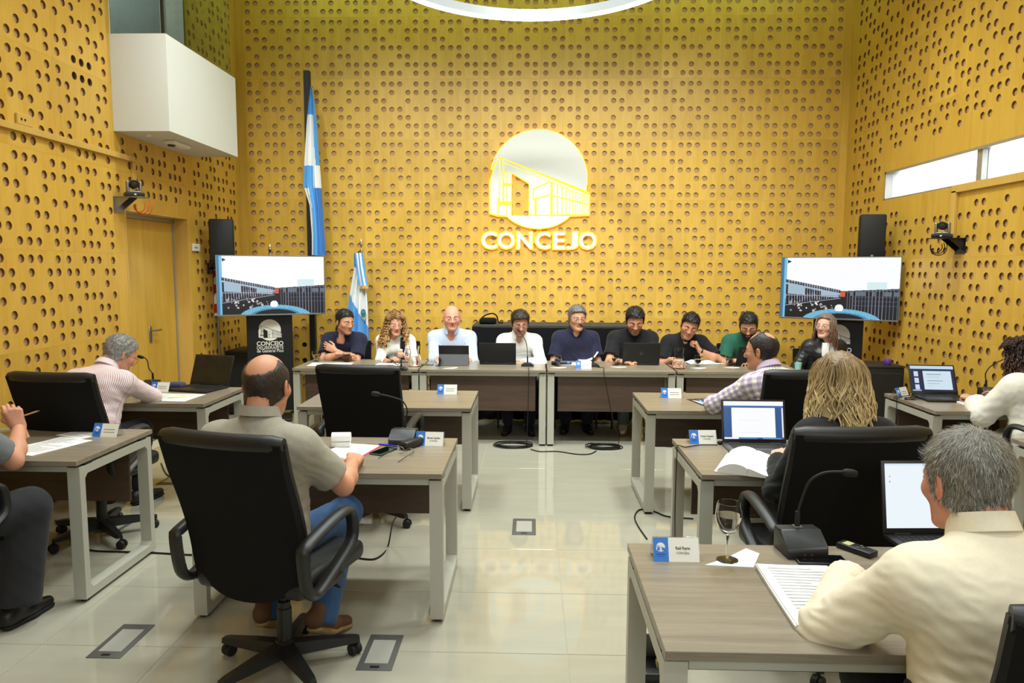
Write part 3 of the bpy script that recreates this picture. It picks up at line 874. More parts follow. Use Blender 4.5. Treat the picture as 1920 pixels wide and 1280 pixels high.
def television(x, y, z, deg, label, tilt=0):
    root = thing('television', label, 'television', (x, y, z), math.radians(deg))
    obj('screen', scr, None, root, loc=(0, -.0305, 0))
    bm = BM(); t = .009
    box(bm, -SW / 2 - t, SW / 2 + t, -.034, 0.02, SH / 2, SH / 2 + t, .002); box(bm, -SW / 2 - t, SW / 2 + t, -.034, .02, -SH / 2 - t * 1.8, -SH / 2, .002)
    box(bm, -SW / 2 - t, -SW / 2, -.034, .02, -SH / 2, SH / 2, .002); box(bm, SW / 2, SW / 2 + t, -.034, .02, -SH / 2, SH / 2, .002)
    obj('bezel', bm, M['steel'], root)
    bm = BM(); box(bm, -SW / 2 - .004, SW / 2 + .004, -.029, .028, -SH / 2 - .004, SH / 2 + .004, .006); box(bm, -.3, .3, .028, .055, -.25, .15, .01)
    obj('back_housing', bm, M['plastic'], root)
television(-2.875, 7.85, 1.528, 25.0, 'large television on the black totem left, showing the courtyard')
television(3.215, 7.575, 1.535, -28.0, 'large television on the right totem, above woman in black jacket')
def totem(x, y, deg, label):
    root = thing('display_totem', label, 'stand', (x, y, 0), math.radians(deg))
    bm = BM(); box(bm, -.245, .245, -.03, .03, .10, 1.62, .004)
    obj('panel', bm, M['blackboard'], root)
    bm = BM(); box(bm, -.22, .22, -.2, .2, 0, .03, .004); box(bm, -.05, .05, -.025, .025, .03, .12)
    obj('foot_plate', bm, M['plastic'], root)
    s = .245 / 860
    zz = lambda v: px(506, v, 7.92)[1]
    obj('emblem', logo_bm(list(LOGO), s, .002, -.0302, 0, zz(618.5)), M['card'], root)
    for txt, z, h, wd, bold in (('CONCEJO', zz(644), .050, .284, .022), ('DELIBERANTE', zz(651.7), .038, .284, .0), ('de General Pico', zz(657.5), .038, .284, .006)):
        t = text_bm(txt, h * 1.35, .0008, 0, wd, bold=h * bold)
        xform(t.verts, Matrix.Translation((0, -.031, z)) @ Matrix.Rotation(PI / 2, 4, 'X'))
        obj('lettering', t, M['card'], root)
totem(-2.95, 7.95, 18, 'black totem with white CONCEJO emblem below left television')
totem(3.30, 7.74, -22, 'black totem partly hidden behind the woman in black jacket')

# ================================================================== WALL LOUDSPEAKERS, CAMERAS
def loudspeaker(x, y, z, deg, side, label):
    root = thing('loudspeaker', label, 'speaker', (x, y, z), math.radians(deg))
    bm = BM(); vs_ = box(bm, -.128, .128, -.12, .12, -.245, .245, .02, 3)
    for v in bm.verts:
        if v.co.y > 0: v.co.x *= .72
    obj('cabinet', bm, M['plastic_soft'], root, smooth=40)
    bm = BM(); box(bm, -.118, .118, -.128, -.119, -.205, .235, .006, 2); obj('grille', bm, M['grille'], root, smooth=40)
    bm = BM(); box(bm, -.012, .012, -.1285, -.1275, -.19, -.17); obj('badge', bm, M['steel'], root)
    d = Matrix.Rotation(-math.radians(deg), 4, 'Z')
    wx = (XL if side < 0 else XR) - x
    bm = BM(); p0 = Vector((0, .02, -.245)); w_ = d @ Vector((wx, .12, 0))
    tube(bm, [p0, (0, .02, -.275), (w_.x, w_.y, -.285)], .013, 8)
    vs_ = box(bm, -.012, .012, -.05, .05, -.06, .06, .003)
    xform(vs_, Matrix.Translation((w_.x, w_.y, -.285)) @ d @ Matrix.Translation((.013 if side < 0 else -.013, 0, 0)))
    obj('wall_bracket', bm, M['plastic'], root, smooth=40)
    bm = BM()
    a = d @ Vector((wx + (.02 if side < 0 else -.02), .2, 0))
    tube(bm, smoothpath([(0, .12, -.12), (a.x * .7, a.y * .7 + .05, -.05), (a.x, a.y, -.16), (a.x * .8, a.y * .8, -.30), (a.x, a.y, -.22)], 6), .005, 6)
    obj('cable', bm, M['cable'], root, smooth=60)
loudspeaker(-3.37, 7.78, 1.995, 14, -1, 'black loudspeaker bracketed to left wall above left television')
loudspeaker(3.53, 7.62, 2.05, -12, 1, 'black loudspeaker bracketed to right wall above right television')
def ptz(x, y, z, deg, side, label, label2, lens_deg):
    sh = thing('wall_shelf', label2, 'shelf', (x, y, z), 0)
    s = -1 if side < 0 else 1
    wx = (XL if side < 0 else XR) - x
    bm = BM(); x0, x1 = sorted((wx, -s * .10)); box(bm, x0, x1, -.075, .075, -.006, 0, .001)
    obj('shelf_plate', bm, M['steel' if side < 0 else 'plastic'], sh)
    bm = BM(); x0, x1 = sorted((wx, wx - s * .004)); box(bm, x0, x1, -.075, .075, -.14, 0)
    for yy in (-.06, .056): prism(bm, [(wx, -.006), (wx - s * .14, -.006), (wx, -.12)], yy, yy + .004, Matrix.Rotation(PI / 2, 4, 'X') @ Matrix.Translation((0, 0, 0)))
    obj('shelf_bracket', bm, M['steel' if side < 0 else 'plastic'], sh)
    c = thing('conference_camera', label, 'camera', (x, y, z + .001), math.radians(deg))
    bm = BM(); box(bm, -.075, .075, -.065, .065, 0, .035, .006, 2); obj('base', bm, M['plastic'], c, smooth=40)
    bm = BM()
    for q in (-1, 1): box(bm, q * .048 - .012, q * .048 + .012, -.03, .035, .035, .135, .011, 3)
    box(bm, -.055, .055, -.03, .035, .035, .05, .004)
    obj('yoke', bm, M['steel'], c, smooth=50)
    bm = BM(); vs_ = lathe(bm, [(.02, -.04), (.035, -.035), (.036, .03), (.032, .045), (.028, .05), (.024, .044), (.02, .046)], 20)
    xform(vs_, Matrix.Translation((0, 0, .105)) @ Matrix.Rotation(math.radians(lens_deg), 4, 'Z') @ Matrix.Rotation(PI / 2, 4, 'X'))
    obj('lens_head', bm, M['plastic_soft'], c, smooth=40)
    bm = BM(); box(bm, -.008, .008, -.0655, -.0645, .012, .022); obj('indicator', bm, M['card'], c)
    bm = BM(); rs = random.Random(3)
    for k in range(3):
        r = .05 + .012 * k
        tube(bm, [(s * -.02 + r * math.cos(t) + .015 * k, .04 + .01 * k, -.075 + r * 1.0 * math.sin(t)) for t in np.linspace(PI * .9, 2.2 * PI, 16)], .0035, 6)
    tag(obj('cable_loop', bm, M['orange'] if side < 0 else M['cable'], smooth=60, loc=(x, y, z - .002)), 'orange cable loops hanging under the left camera shelf' if side < 0 else 'black cable loops hanging under the right camera shelf', 'cable')
ptz(-3.45, 6.19, 2.325, 38, -1, 'silver and black camera on the shelf above the wooden door', 'grey metal bracket shelf holding camera above the door', 0)
ptz(3.60, 6.42, 2.005, -38, 1, 'silver and black camera on the shelf below window strip', 'black bracket shelf holding camera below the window strip', 0)
# wall sockets
for (x, y, z, s, lb) in ((XL, 5.06, 2.745, -1, 'beige double socket hanging out of a hole, upper left wall'), (XL, 7.58, 1.93, -1, 'white socket by the left loudspeaker')):
    bm = BM(); box(bm, 0.0, .022, -.075, .075, -.04, .04, .005)
    r = thing('wall_socket', lb, 'socket', (x, y, z)); obj('plate', bm, M['whiteplastic'] if y > 6 else M['trimwood'], r)
    bm = BM()
    for q in (-.018, .018): box(bm, .0215, .0235, q - .008 - .02, q + .008 - .02, -.008, .008)
    obj('outlet', bm, M['plastic'], r)

# ================================================================== POST, FLAGS
SUBR = 22
def cloth_bm(rows, ncol, color, folds=5, amp=.025, thick=.004):
    """rows: list of (z, x_left, x_right, y); color(s, t) -> material index"""
    bm = BM(); G = []
    rr = []
    for i in range(len(rows) - 1):
        for k in range(SUBR):
            t = k / SUBR; rr.append([a + (b - a) * t for a, b in zip(rows[i], rows[i + 1])])
    rr.append(list(rows[-1])); n = len(rr)
    for side in (0, 1):
        g = []
        for i, (z, xl, xr, y) in enumerate(rr):
            t = i / (n - 1); row = []
            for k in range(ncol + 1):
                s = k / ncol
                w_ = math.sin(s * folds * PI + t * 1.7) * amp * (.35 + .65 * t) + .4 * amp * math.sin(s * folds * 2.3 * PI + 2 + t * 3)
                row.append(bm.verts.new((xl + (xr - xl) * s, y + w_ + side * thick, z)))
            g.append(row)
        G.append(g)
    for side in (0, 1):
        g = G[side]
        for i in range(n - 1):
            for k in range(ncol):
                q = (g[i][k], g[i + 1][k], g[i + 1][k + 1], g[i][k + 1])
                f = bm.faces.new(q if side == 0 else q[::-1]); f.material_index = color((k + .5) / ncol, (i + .5) / (n - 1))
    for i in range(n - 1):
        for k, rev in ((0, 0), (ncol, 1)):
            q = (G[0][i][k], G[1][i][k], G[1][i + 1][k], G[0][i + 1][k]); bm.faces.new(q if not rev else q[::-1]).material_index = color(k / ncol * .98 + .01, (i + .5) / (n - 1))
    for i in (0, n - 1):
        for k in range(ncol): bm.faces.new((G[0][i][k], G[0][i][k + 1], G[1][i][k + 1], G[1][i][k])).material_index = color((k + .5) / ncol, i / (n - 1) * .98 + .01)
    return bm
M['flag_blue'] = mat('flag_sky_blue', lin(86, 158, 222), 0.75, sheen=.2); M['flag_white'] = mat('flag_white', lin(232, 234, 236), 0.75); M['flag_deep'] = mat('flag_blue_shade', lin(64, 120, 196), 0.75)
M['gold'] = mat('gold_fringe', lin(196, 158, 74), 0.6); M['flag_green'] = mat('emblem_green', lin(58, 122, 84), 0.7)
FM = [M['flag_blue'], M['flag_white'], M['flag_deep'], M['gold'], M['flag_green'], M['red']]
bm = BM(); box(bm, -.034, .034, -.034, .034, .02, 3.985, .003); 
post = thing('flag_post', 'tall square black post holding the long flag by the back wall', 'post', (-2.612, 8.45, 0))
obj('post_shaft', bm, M['plastic'], post)
bm = BM(); box(bm, -.25, .25, -.16, .16, 0, .022, .004); obj('base_plate', bm, M['plastic'], post)
bm = BM(); tube(bm, [(.03, -.02, 1.19), (.07, -.03, 1.19)], .02, 8); tube(bm, [(.03, -.0, 3.80), (.07, -.02, 3.80)], .006, 6); obj('clamp', bm, M['steel'], post, smooth=40)
Pf = lambda u, y=8.38: (u - 960) / 1337.05 * (y * .9977 + .0) * 1.0
def rows_px(lst, y):
    o = []
    for v, ul, ur in lst:
        xl, z = px(ul, v, y); xr, _ = px(ur, v, y); o.append((z, xl, xr, y))
    return o
def c1(s, t):
    if t < .22: return 0
    if t < .46: return 1 if s < .72 + (t - .34) * .5 else 0
    if t < .60: return 0 if s < .55 else 1
    return 1 if s < .30 - (t - .6) * .3 else (2 if s > .62 else 0)
fl = thing('draped_flag', 'long sky-blue and white flag hanging down the tall black post', 'flag', (0, 0, 0))
obj('cloth', cloth_bm(rows_px([(163, 582, 585), (190, 578, 590), (235, 574, 594), (300, 570, 598), (345, 568, 601), (385, 580, 603), (440, 584, 607), (478, 584, 609)], 8.36), 40, c1, 4, .03), FM, fl, smooth=60)
def flag_pole(u, vtop, y, label, rb=.16):
    x, zt = px(u, vtop, y)
    r = thing('flag_pole', label, 'flagpole', (x, y, 0))
    bm = BM(); lathe(bm, [(.014, .03), (.014, zt - .16)], 12); obj('shaft', bm, M['steel'], r, smooth=60)
    bm = BM(); lathe(bm, [(.016, zt - .16), (.02, zt - .14), (.01, zt - .12), (.008, zt - .10), (.022, zt - .075), (.012, zt - .03), (.001, zt)], 12); obj('spear_finial', bm, M['chrome'], r, smooth=60)
    bm = BM(); lathe(bm, [(rb, 0), (rb, .02), (rb * .3, .05), (.02, .09)], 20); obj('base', bm, M['steel'], r, smooth=40)
    return r
flag_pole(677, 447, 8.42, 'steel flagpole with spear tip between navy polo man and curly woman')
def c2(s, t):
    if t < .13: return 0 if (int(s * 5) % 2 == 0) else 1
    w0 = .16 + .10 * s; w1 = .45 + .32 * s
    if t < w0: return 0
    return 1 if t < w1 else (0 if s < .75 or t < .9 else 2)
f2 = thing('province_flag', 'sky-blue and white flag with green crest and gold-fringed ribbon', 'flag', (0, 0, 0))
obj('cloth', cloth_bm(rows_px([(474, 663, 680), (505, 663, 685), (540, 657, 687), (580, 651, 690), (620, 648, 692), (680, 652, 695)], 8.38), 48, c2, 5, .03), FM, f2, smooth=60)
xe, ze = px(681, 587, 8.33)
bm = BM(); vs_ = lathe(bm, [(.001, 0), (.040, .001), (.040, .004), (.001, .006)], 20); xform(vs_, Matrix.Translation((xe, 8.335, ze)) @ Matrix.Diagonal((.75, 1, 1.25, 1)) @ Matrix.Rotation(PI / 2, 4, 'X'))
cr_ = obj('crest', bm, M['flag_green'], f2, smooth=40)
bm = BM(); vs_ = lathe(bm, [(.001, 0), (.02, .001), (.02, .004), (.001, .006)], 16); xform(vs_, Matrix.Translation((xe, 8.328, ze + .012)) @ Matrix.Rotation(PI / 2, 4, 'X')); obj('crest_shield', bm, M['flag_deep'], cr_, smooth=40)
def c3(s, t):
    if t > .93: return 3
    return 0 if int(s * 4.99) % 2 == 0 else 1
obj('ribbon', cloth_bm(rows_px([(474, 665, 680), (500, 668, 683), (541, 673, 691)], 8.32), 10, c3, 2, .01), FM, f2, smooth=60)
def c5(s, t): return 5 if (int((t * 7 + s * .8)) % 2 == 0) else 1
f3 = thing('striped_flag', 'red and white striped flag hanging behind the left television', 'flag', (0, 0, 0))
obj('cloth', cloth_bm(rows_px([(488, 397, 408), (530, 397, 412), (592, 399, 418)], 8.0), 24, c5, 3, .02), FM, f3, smooth=60)
flag_pole(404, 470, 8.03, 'steel flagpole of the red striped flag, tip behind left loudspeaker', .03)
flag_pole(506, 457, 8.3, 'steel flagpole whose tip shows over the left television', .08)

# dark service holes
def dark_hole(wall, loc, rz):
    bm = BM(); vs_ = lathe(bm, [(.0305, 0), (.0305, .001)], 16); xform(bm.verts, Matrix.Rotation(PI / 2, 4, 'X'))
    o = obj('dark_hole', bm, M['rubber'], smooth=30); o.parent = wall; o.location = loc
def wall_u(u, v, X):
    # distance along a side wall x = X, and height, for a picture point
    a, b = px(u, v, 1.0)[0], px(u, v, 1.0)[1] - 1.7165; t = X / a; return t, 1.7165 + b * t
for u, v in ((127, 106), (143, 114), (158, 121), (172, 127), (128, 138), (144, 145), (159, 151), (173, 157)):
    y_, z_ = wall_u(u, v, XL)
    i = math.floor((y_ - YL0) / PP); cc = round(((y_ - YL0) / PP - i - MG) / GG); J = 3 - math.ceil((z_ - Z0) / PP); k = round(((Z0 - (J - 3) * PP - z_) / PP - MG) / GG)
    dark_hole(wall_left, (YL0 + i * PP + PP * (MG + GG * cc), DEP - .0002, Z0 - (J - 3) * PP - PP * (MG + GG * k)), 0)
for u, v in ((565, 647), (585, 647), (566, 676)):
    x_, z_ = px(u, v, YB)
    i = math.floor((x_ - X0) / PP); cc = round(((x_ - X0) / PP - i - MG) / GG); J = 3 - math.ceil((z_ - Z0) / PP); k = round(((Z0 - (J - 3) * PP - z_) / PP - MG) / GG)
    dark_hole(wall_back, (X0 + i * PP + PP * (MG + GG * cc), DEP - .0002, Z0 - (J - 3) * PP - PP * (MG + GG * k)), 0)

# ================================================================== DRAPED TABLE, BLACK BOXES
def draped():
    root = thing('draped_table', 'tall table under a black cloth behind the front table', 'table', (0.235, 8.30, 0))
    bm = BM(); box(bm, -.90, .90, -.26, .26, 1.06, 1.085, .004); obj('table_top', bm, M['cloth_grey'], root)
    bm = BM(); n = 120; up, dn = [], []
    per = [(-.905 + 1.81 * k / n, -.265) for k in range(n + 1)]
    side = [(.905, -.265 + .53 * k / 30) for k in range(1, 31)]
    pts = [(-.905, .265 - .53 * k / 30) for k in range(30)] + per + side
    for i, (x, y) in enumerate(pts):
        wv = .014 * math.sin(i * .9) + .008 * math.sin(i * .37 + 1)
        nx, ny = (0, -1) if abs(y + .265) < 1e-6 else ((1, 0) if x > 0 else (-1, 0))
        up.append(bm.verts.new((x, y, 1.06))); dn.append((bm.verts.new((x + nx * (.012 + wv * .5), y + ny * (.012 + wv * .5), .6)), bm.verts.new((x + nx * (.02 + wv), y + ny * (.02 + wv), .012))))
    for i in range(len(pts) - 1):
        bm.faces.new((up[i], dn[i][0], dn[i + 1][0], up[i + 1])); bm.faces.new((dn[i][0], dn[i][1], dn[i + 1][1], dn[i + 1][0]))
    obj('cloth_skirt', bm, M['cloth_black'], root, smooth=60)
    for sx in (-1, 1):
        for sy in (-1, 1):
            bm = BM(); box(bm, sx * .86 - .02, sx * .86 + .02, sy * .22 - .02, sy * .22 + .02, 0, 1.06); obj('leg', bm, M['plastic'], root)
    bag = thing('black_bag', 'small black bag with looped strap lying on draped table', 'bag', (-.50, 8.24, 1.085))
    bm = BM(); box(bm, -.10, .10, -.08, .08, 0.0, .07, .03, 3); obj('bag_body', bm, M['cloth_black'], bag, smooth=60)
    bm = BM(); tube(bm, smoothpath([(-.09, 0, .05), (-.03, -.02, .10), (.05, 0, .12), (.10, .02, .09), (.12, .03, .02), (.17, .02, .012)], 5), .008, 6); obj('strap', bm, M['cloth_black'], bag, smooth=60)
draped()
def cabinet_box(x0, x1, y0, y1, z0, z1, label):
    r = thing('subwoofer', label, 'speaker', ((x0 + x1) / 2, (y0 + y1) / 2, 0)); hx, hy = (x1 - x0) / 2, (y1 - y0) / 2
    bm = BM(); box(bm, -hx, hx, -hy, hy, z0, z1 - .02, .01, 2); obj('cabinet', bm, M['plastic_soft'], r, smooth=40)
    bm = BM(); box(bm, -hx - .004, hx + .004, -hy - .004, hy + .004, z1 - .02, z1, .005, 2); obj('lid', bm, mat('olive_black_lid', lin(44, 41, 34), .6), r, smooth=40)
    bm = BM(); box(bm, -hx + .03, hx - .03, -hy - .008, -hy + .001, z0 + .06, z1 - .07, .004); obj('grille', bm, M['grille'], r)
    bm = BM()
    for sx in (-1, 1):
        for sy in (-1, 1): lathe(bm, [(.03, 0), (.03, z0)], 10, (sx * (hx - .05), sy * (hy - .05), 0))
    obj('foot', bm, M['rubber'], r, smooth=40)
cabinet_box(-3.56, -3.16, 8.14, 8.66, .03, .755, 'black floor speaker cabinet between left totem and left wall')
cabinet_box(3.18, 3.66, 7.02, 7.42, .03, .79, 'black floor speaker cabinet beside right wall, purple cup on top')
bm = BM(); lathe(bm, [(.028, 0), (.034, .01), (.036, .045), (.03, .058), (.006, .062)], 16)
tag(obj('cup', bm, mat('purple_plastic', lin(92, 56, 150), .4), smooth=50, loc=(3.53, 7.10, .79)), 'small purple cup on the right floor speaker cabinet', 'cup')

# ================================================================== FLOOR BOXES
def floor_box(x, y, label):
    r = thing('floor_box', label, 'floor box', (x, y, 0))
    bm = BM(); a, b = .078, .15; box(bm, -a, a, -b, b, -.003, .004, .0035, 2)
    obj('frame', bm, M['frame_grey'], r, smooth=40)
    bm = BM(); box(bm, -.052, .052, -.098, .098, .002, .0052, .001); obj('lid', bm, mat('box_lid_tile', lin(168, 166, 158), .35), r)
    bm = BM(); box(bm, -.02, .02, -.135, -.118, .0035, .0046); obj('finger_slot', bm, M['plastic'], r)
for (x, y), lb in zip(FBOX, ('grey floor box in the middle of the central aisle', 'grey floor box on bare tiles in front of left desk row', 'grey floor box right beside the swivel base of near chair', 'grey floor box behind the rolled-out cable under striped man desk', 'grey floor box under the black chair of striped man')):
    floor_box(x, y, lb)
# ================================================================== FIGURES: smooth bodies grown from blended limb volumes
F32 = np.float32
def cap(a, b, r1, r2=None, flat=None, cut=None):
    a = np.array(a, float); b = np.array(b, float); r2 = r1 if r2 is None else r2
    R = max(r1, r2); lo = np.minimum(a, b) - R; hi = np.maximum(a, b) + R
    if flat is not None:
        n = np.array(flat[0], float); n /= np.linalg.norm(n); fs = 1 / flat[1] - 1
    ba = b - a
    if flat is not None: ba = ba + n * (ba @ n) * fs
    L2 = max(ba @ ba, 1e-12)
    def fn(x, y, z):
        px_, py, pz = x - F32(a[0]), y - F32(a[1]), z - F32(a[2])
        if flat is not None:
            q = (px_ * F32(n[0]) + py * F32(n[1]) + pz * F32(n[2])) * F32(fs)
            px_, py, pz = px_ + q * F32(n[0]), py + q * F32(n[1]), pz + q * F32(n[2])
        t = np.clip((px_ * F32(ba[0]) + py * F32(ba[1]) + pz * F32(ba[2])) / F32(L2), 0, 1)
        d = np.sqrt((px_ - t * F32(ba[0])) ** 2 + (py - t * F32(ba[1])) ** 2 + (pz - t * F32(ba[2])) ** 2) - (F32(r1) + F32(r2 - r1) * t)
        if flat is not None: d = d * F32(.5 + .5 * flat[1])
        if cut is not None:
            c, nn = cut
            d = np.maximum(d, (x - F32(c[0])) * F32(nn[0]) + (y - F32(c[1])) * F32(nn[1]) + (z - F32(c[2])) * F32(nn[2]))
        return d
    return (lo, hi, fn)
def ell(c, r, rot=None):
    c = np.array(c, float); r = np.array(r, float); Q = np.eye(3) if rot is None else np.array(rot, float)
    ext = np.sqrt(((Q * r) ** 2).sum(1)) if rot is not None else r
    def fn(x, y, z):
        d = [x - F32(c[0]), y - F32(c[1]), z - F32(c[2])]
        l = d if rot is None else [sum(F32(Q[i][k]) * d[i] for i in range(3)) for k in range(3)]
        k0 = np.sqrt(sum((l[k] / F32(r[k])) ** 2 for k in range(3))); k1 = np.sqrt(sum((l[k] / F32(r[k] ** 2)) ** 2 for k in range(3))) + F32(1e-6)
        return k0 * (k0 - 1) / k1
    return (c - ext, c + ext, fn)
class Grid:
    def __init__(s, lo, hi, h):
        s.lo = np.array(lo, float) - 3 * h; s.h = h
        s.n = np.ceil((np.array(hi, float) + 3 * h - s.lo) / h).astype(int) + 1
        s.ax = [(s.lo[i] + h * np.arange(s.n[i])).astype(F32) for i in range(3)]
        s.F = np.full(s.n, .12, F32)
    def sub(s, lo, hi, m):
        a = np.clip(np.floor((lo - m - s.lo) / s.h).astype(int), 0, s.n - 1); b = np.clip(np.ceil((hi + m - s.lo) / s.h).astype(int) + 1, 1, s.n)
        return a, b
    def xyz(s, a=None, b=None):
        a = [0, 0, 0] if a is None else a; b = s.n if b is None else b
        return s.ax[0][a[0]:b[0], None, None], s.ax[1][None, a[1]:b[1], None], s.ax[2][None, None, a[2]:b[2]]
    def add(s, prim, k=.02, off=0.0, op='u'):
        lo, hi, fn = prim
        a, b = s.sub(lo, hi, k + 3 * s.h + off)
        if np.any(b - a < 1): return
        sl = tuple(slice(a[i], b[i]) for i in range(3))
        d = fn(*s.xyz(a, b)) - F32(off); A = s.F[sl]
        if op == 'u':
            hh = np.maximum(F32(k) - np.abs(A - d), 0); s.F[sl] = np.minimum(A, d) - hh * hh * F32(.25 / k)
        else:
            d = -d; hh = np.maximum(F32(k) - np.abs(A - d), 0); s.F[sl] = np.maximum(A, d) + hh * hh * F32(.25 / k)
    def mesh(s):
        return snet(s.F, s.lo, s.h)
def snet(F, lo, h):
    S = F < 0
    c = np.zeros(tuple(n - 1 for n in F.shape), np.int8)
    for i in (0, 1):
        for j in (0, 1):
            for k in (0, 1): c += S[i:F.shape[0] - 1 + i, j:F.shape[1] - 1 + j, k:F.shape[2] - 1 + k]
    act = (c > 0) & (c < 8); idx = np.full(c.shape, -1, np.int32); I, J, K = np.nonzero(act); n = len(I)
    idx[I, J, K] = np.arange(n)
    acc = np.zeros((n, 3)); cnt = np.zeros(n)
    for ax in range(3):
        for p in (0, 1):
            for q in (0, 1):
                o = [0, 0, 0]; ot = [x for x in range(3) if x != ax]; o[ot[0]] = p; o[ot[1]] = q
                e = list(o); e[ax] = 1
                fa = F[I + o[0], J + o[1], K + o[2]]; fb = F[I + e[0], J + e[1], K + e[2]]
                m = (fa < 0) != (fb < 0); t = fa[m] / (fa[m] - fb[m])
                pos = np.tile(np.array(o, float), (m.sum(), 1)); pos[:, ax] = t
                acc[m] += pos; cnt[m] += 1
    V = lo + h * (np.stack([I, J, K], 1) + acc / np.maximum(cnt, 1)[:, None])
    Q = []
    for ax in range(3):
        u, v = [(1, 2), (2, 0), (0, 1)][ax]
        sl0 = [slice(1, -1)] * 3; sl1 = [slice(1, -1)] * 3; sl0[ax] = slice(0, -1); sl1[ax] = slice(1, None)
        A, B = S[tuple(sl0)], S[tuple(sl1)]
        for flip in (0, 1):
            m = (A & ~B) if not flip else (~A & B)
            E = np.stack(np.nonzero(m), 1)
            if not len(E): continue
            for d in range(3):
                if d != ax: E[:, d] += 1
            du = np.zeros(3, int); dv = np.zeros(3, int); du[u] = 1; dv[v] = 1
            g = lambda w: idx[w[:, 0], w[:, 1], w[:, 2]]
            q = np.stack([g(E - du - dv), g(E - dv), g(E), g(E - du)], 1)
            Q.append(q[:, ::-1] if flip else q)
    return V, np.concatenate(Q)
def vnormals(V, Q):
    n = np.cross(V[Q[:, 2]] - V[Q[:, 0]], V[Q[:, 3]] - V[Q[:, 1]]); N = np.zeros_like(V)
    for k in range(4): np.add.at(N, Q[:, k], n)
    return N / (np.linalg.norm(N, axis=1)[:, None] + 1e-9)
def wob(P, seed, f=1.0):
    rs = np.random.RandomState(seed); o = np.zeros(len(P))
    Wp = P + .02 * np.sin(P[:, [1, 2, 0]] * 23 + seed)
    for i in range(6):
        k = rs.randn(3) * (14 + 9 * i) * f; o += np.sin(Wp @ k + rs.rand() * 6.28) / (1 + .5 * i)
    return o / 3
def mk(name, V, Q, mats, parent, loc, cols=None, attrs=None, smooth=True, mi=None, label=None):
    me = bpy.data.meshes.new(name)
    V = np.asarray(V) - np.array(loc)
    me.vertices.add(len(V)); me.vertices.foreach_set('co', V.astype(F32).ravel())
    quad = isinstance(Q, np.ndarray)
    if quad:
        nq = len(Q); me.loops.add(nq * 4); me.polygons.add(nq)
        me.loops.foreach_set('vertex_index', Q.astype(np.int32).ravel())
        me.polygons.foreach_set('loop_start', np.arange(0, nq * 4, 4, dtype=np.int32))
    me.update(calc_edges=True); me.validate()
    if cols is not None:
        a = me.color_attributes.new('tint', 'FLOAT_COLOR', 'POINT'); c = np.ones((len(V), 4), F32); c[:, :3] = cols; a.data.foreach_set('color', c.ravel())
    for k, v in (attrs or {}).items():
        a = me.attributes.new(k, 'FLOAT', 'POINT'); a.data.foreach_set('value', np.asarray(v, F32))
    for m in (mats if isinstance(mats, (list, tuple)) else [mats]): me.materials.append(m)
    if mi is not None: me.polygons.foreach_set('material_index', np.asarray(mi, np.int32))
    if smooth: me.shade_smooth()
    o = bpy.data.objects.new(name, me); link(o, parent)
    if label: o['label'] = label
    return o
# ---- tinted materials
def tinted(name, rough, spec=.4, sss=0.0, bump=0.0, bscale=400, sheen=0.0, aniso=0.0):
    m, nt, b = new_mat(name)
    ca = node(nt, 'ShaderNodeVertexColor', layer_name='tint'); nt.links.new(ca.outputs[0], b.inputs['Base Color'])
    b.inputs['Roughness'].default_value = rough; b.inputs['Specular IOR Level'].default_value = spec; b.inputs['Sheen Weight'].default_value = sheen
    if bump:
        tc = node(nt, 'ShaderNodeTexCoord'); nz = node(nt, 'ShaderNodeTexNoise', inp={'Scale': bscale, 'Detail': 3.0}); nt.links.new(tc.outputs['Object'], nz.inputs[0])
        bp = node(nt, 'ShaderNodeBump', inp={'Strength': bump, 'Distance': .002}); nt.links.new(nz.outputs['Fac'], bp.inputs['Height']); nt.links.new(bp.outputs[0], b.inputs['Normal'])
    return m
M['skin'] = tinted('skin', .5, .35, bump=.06, bscale=500)
M['hair'] = tinted('hair', .45, .4, bump=.35, bscale=420)
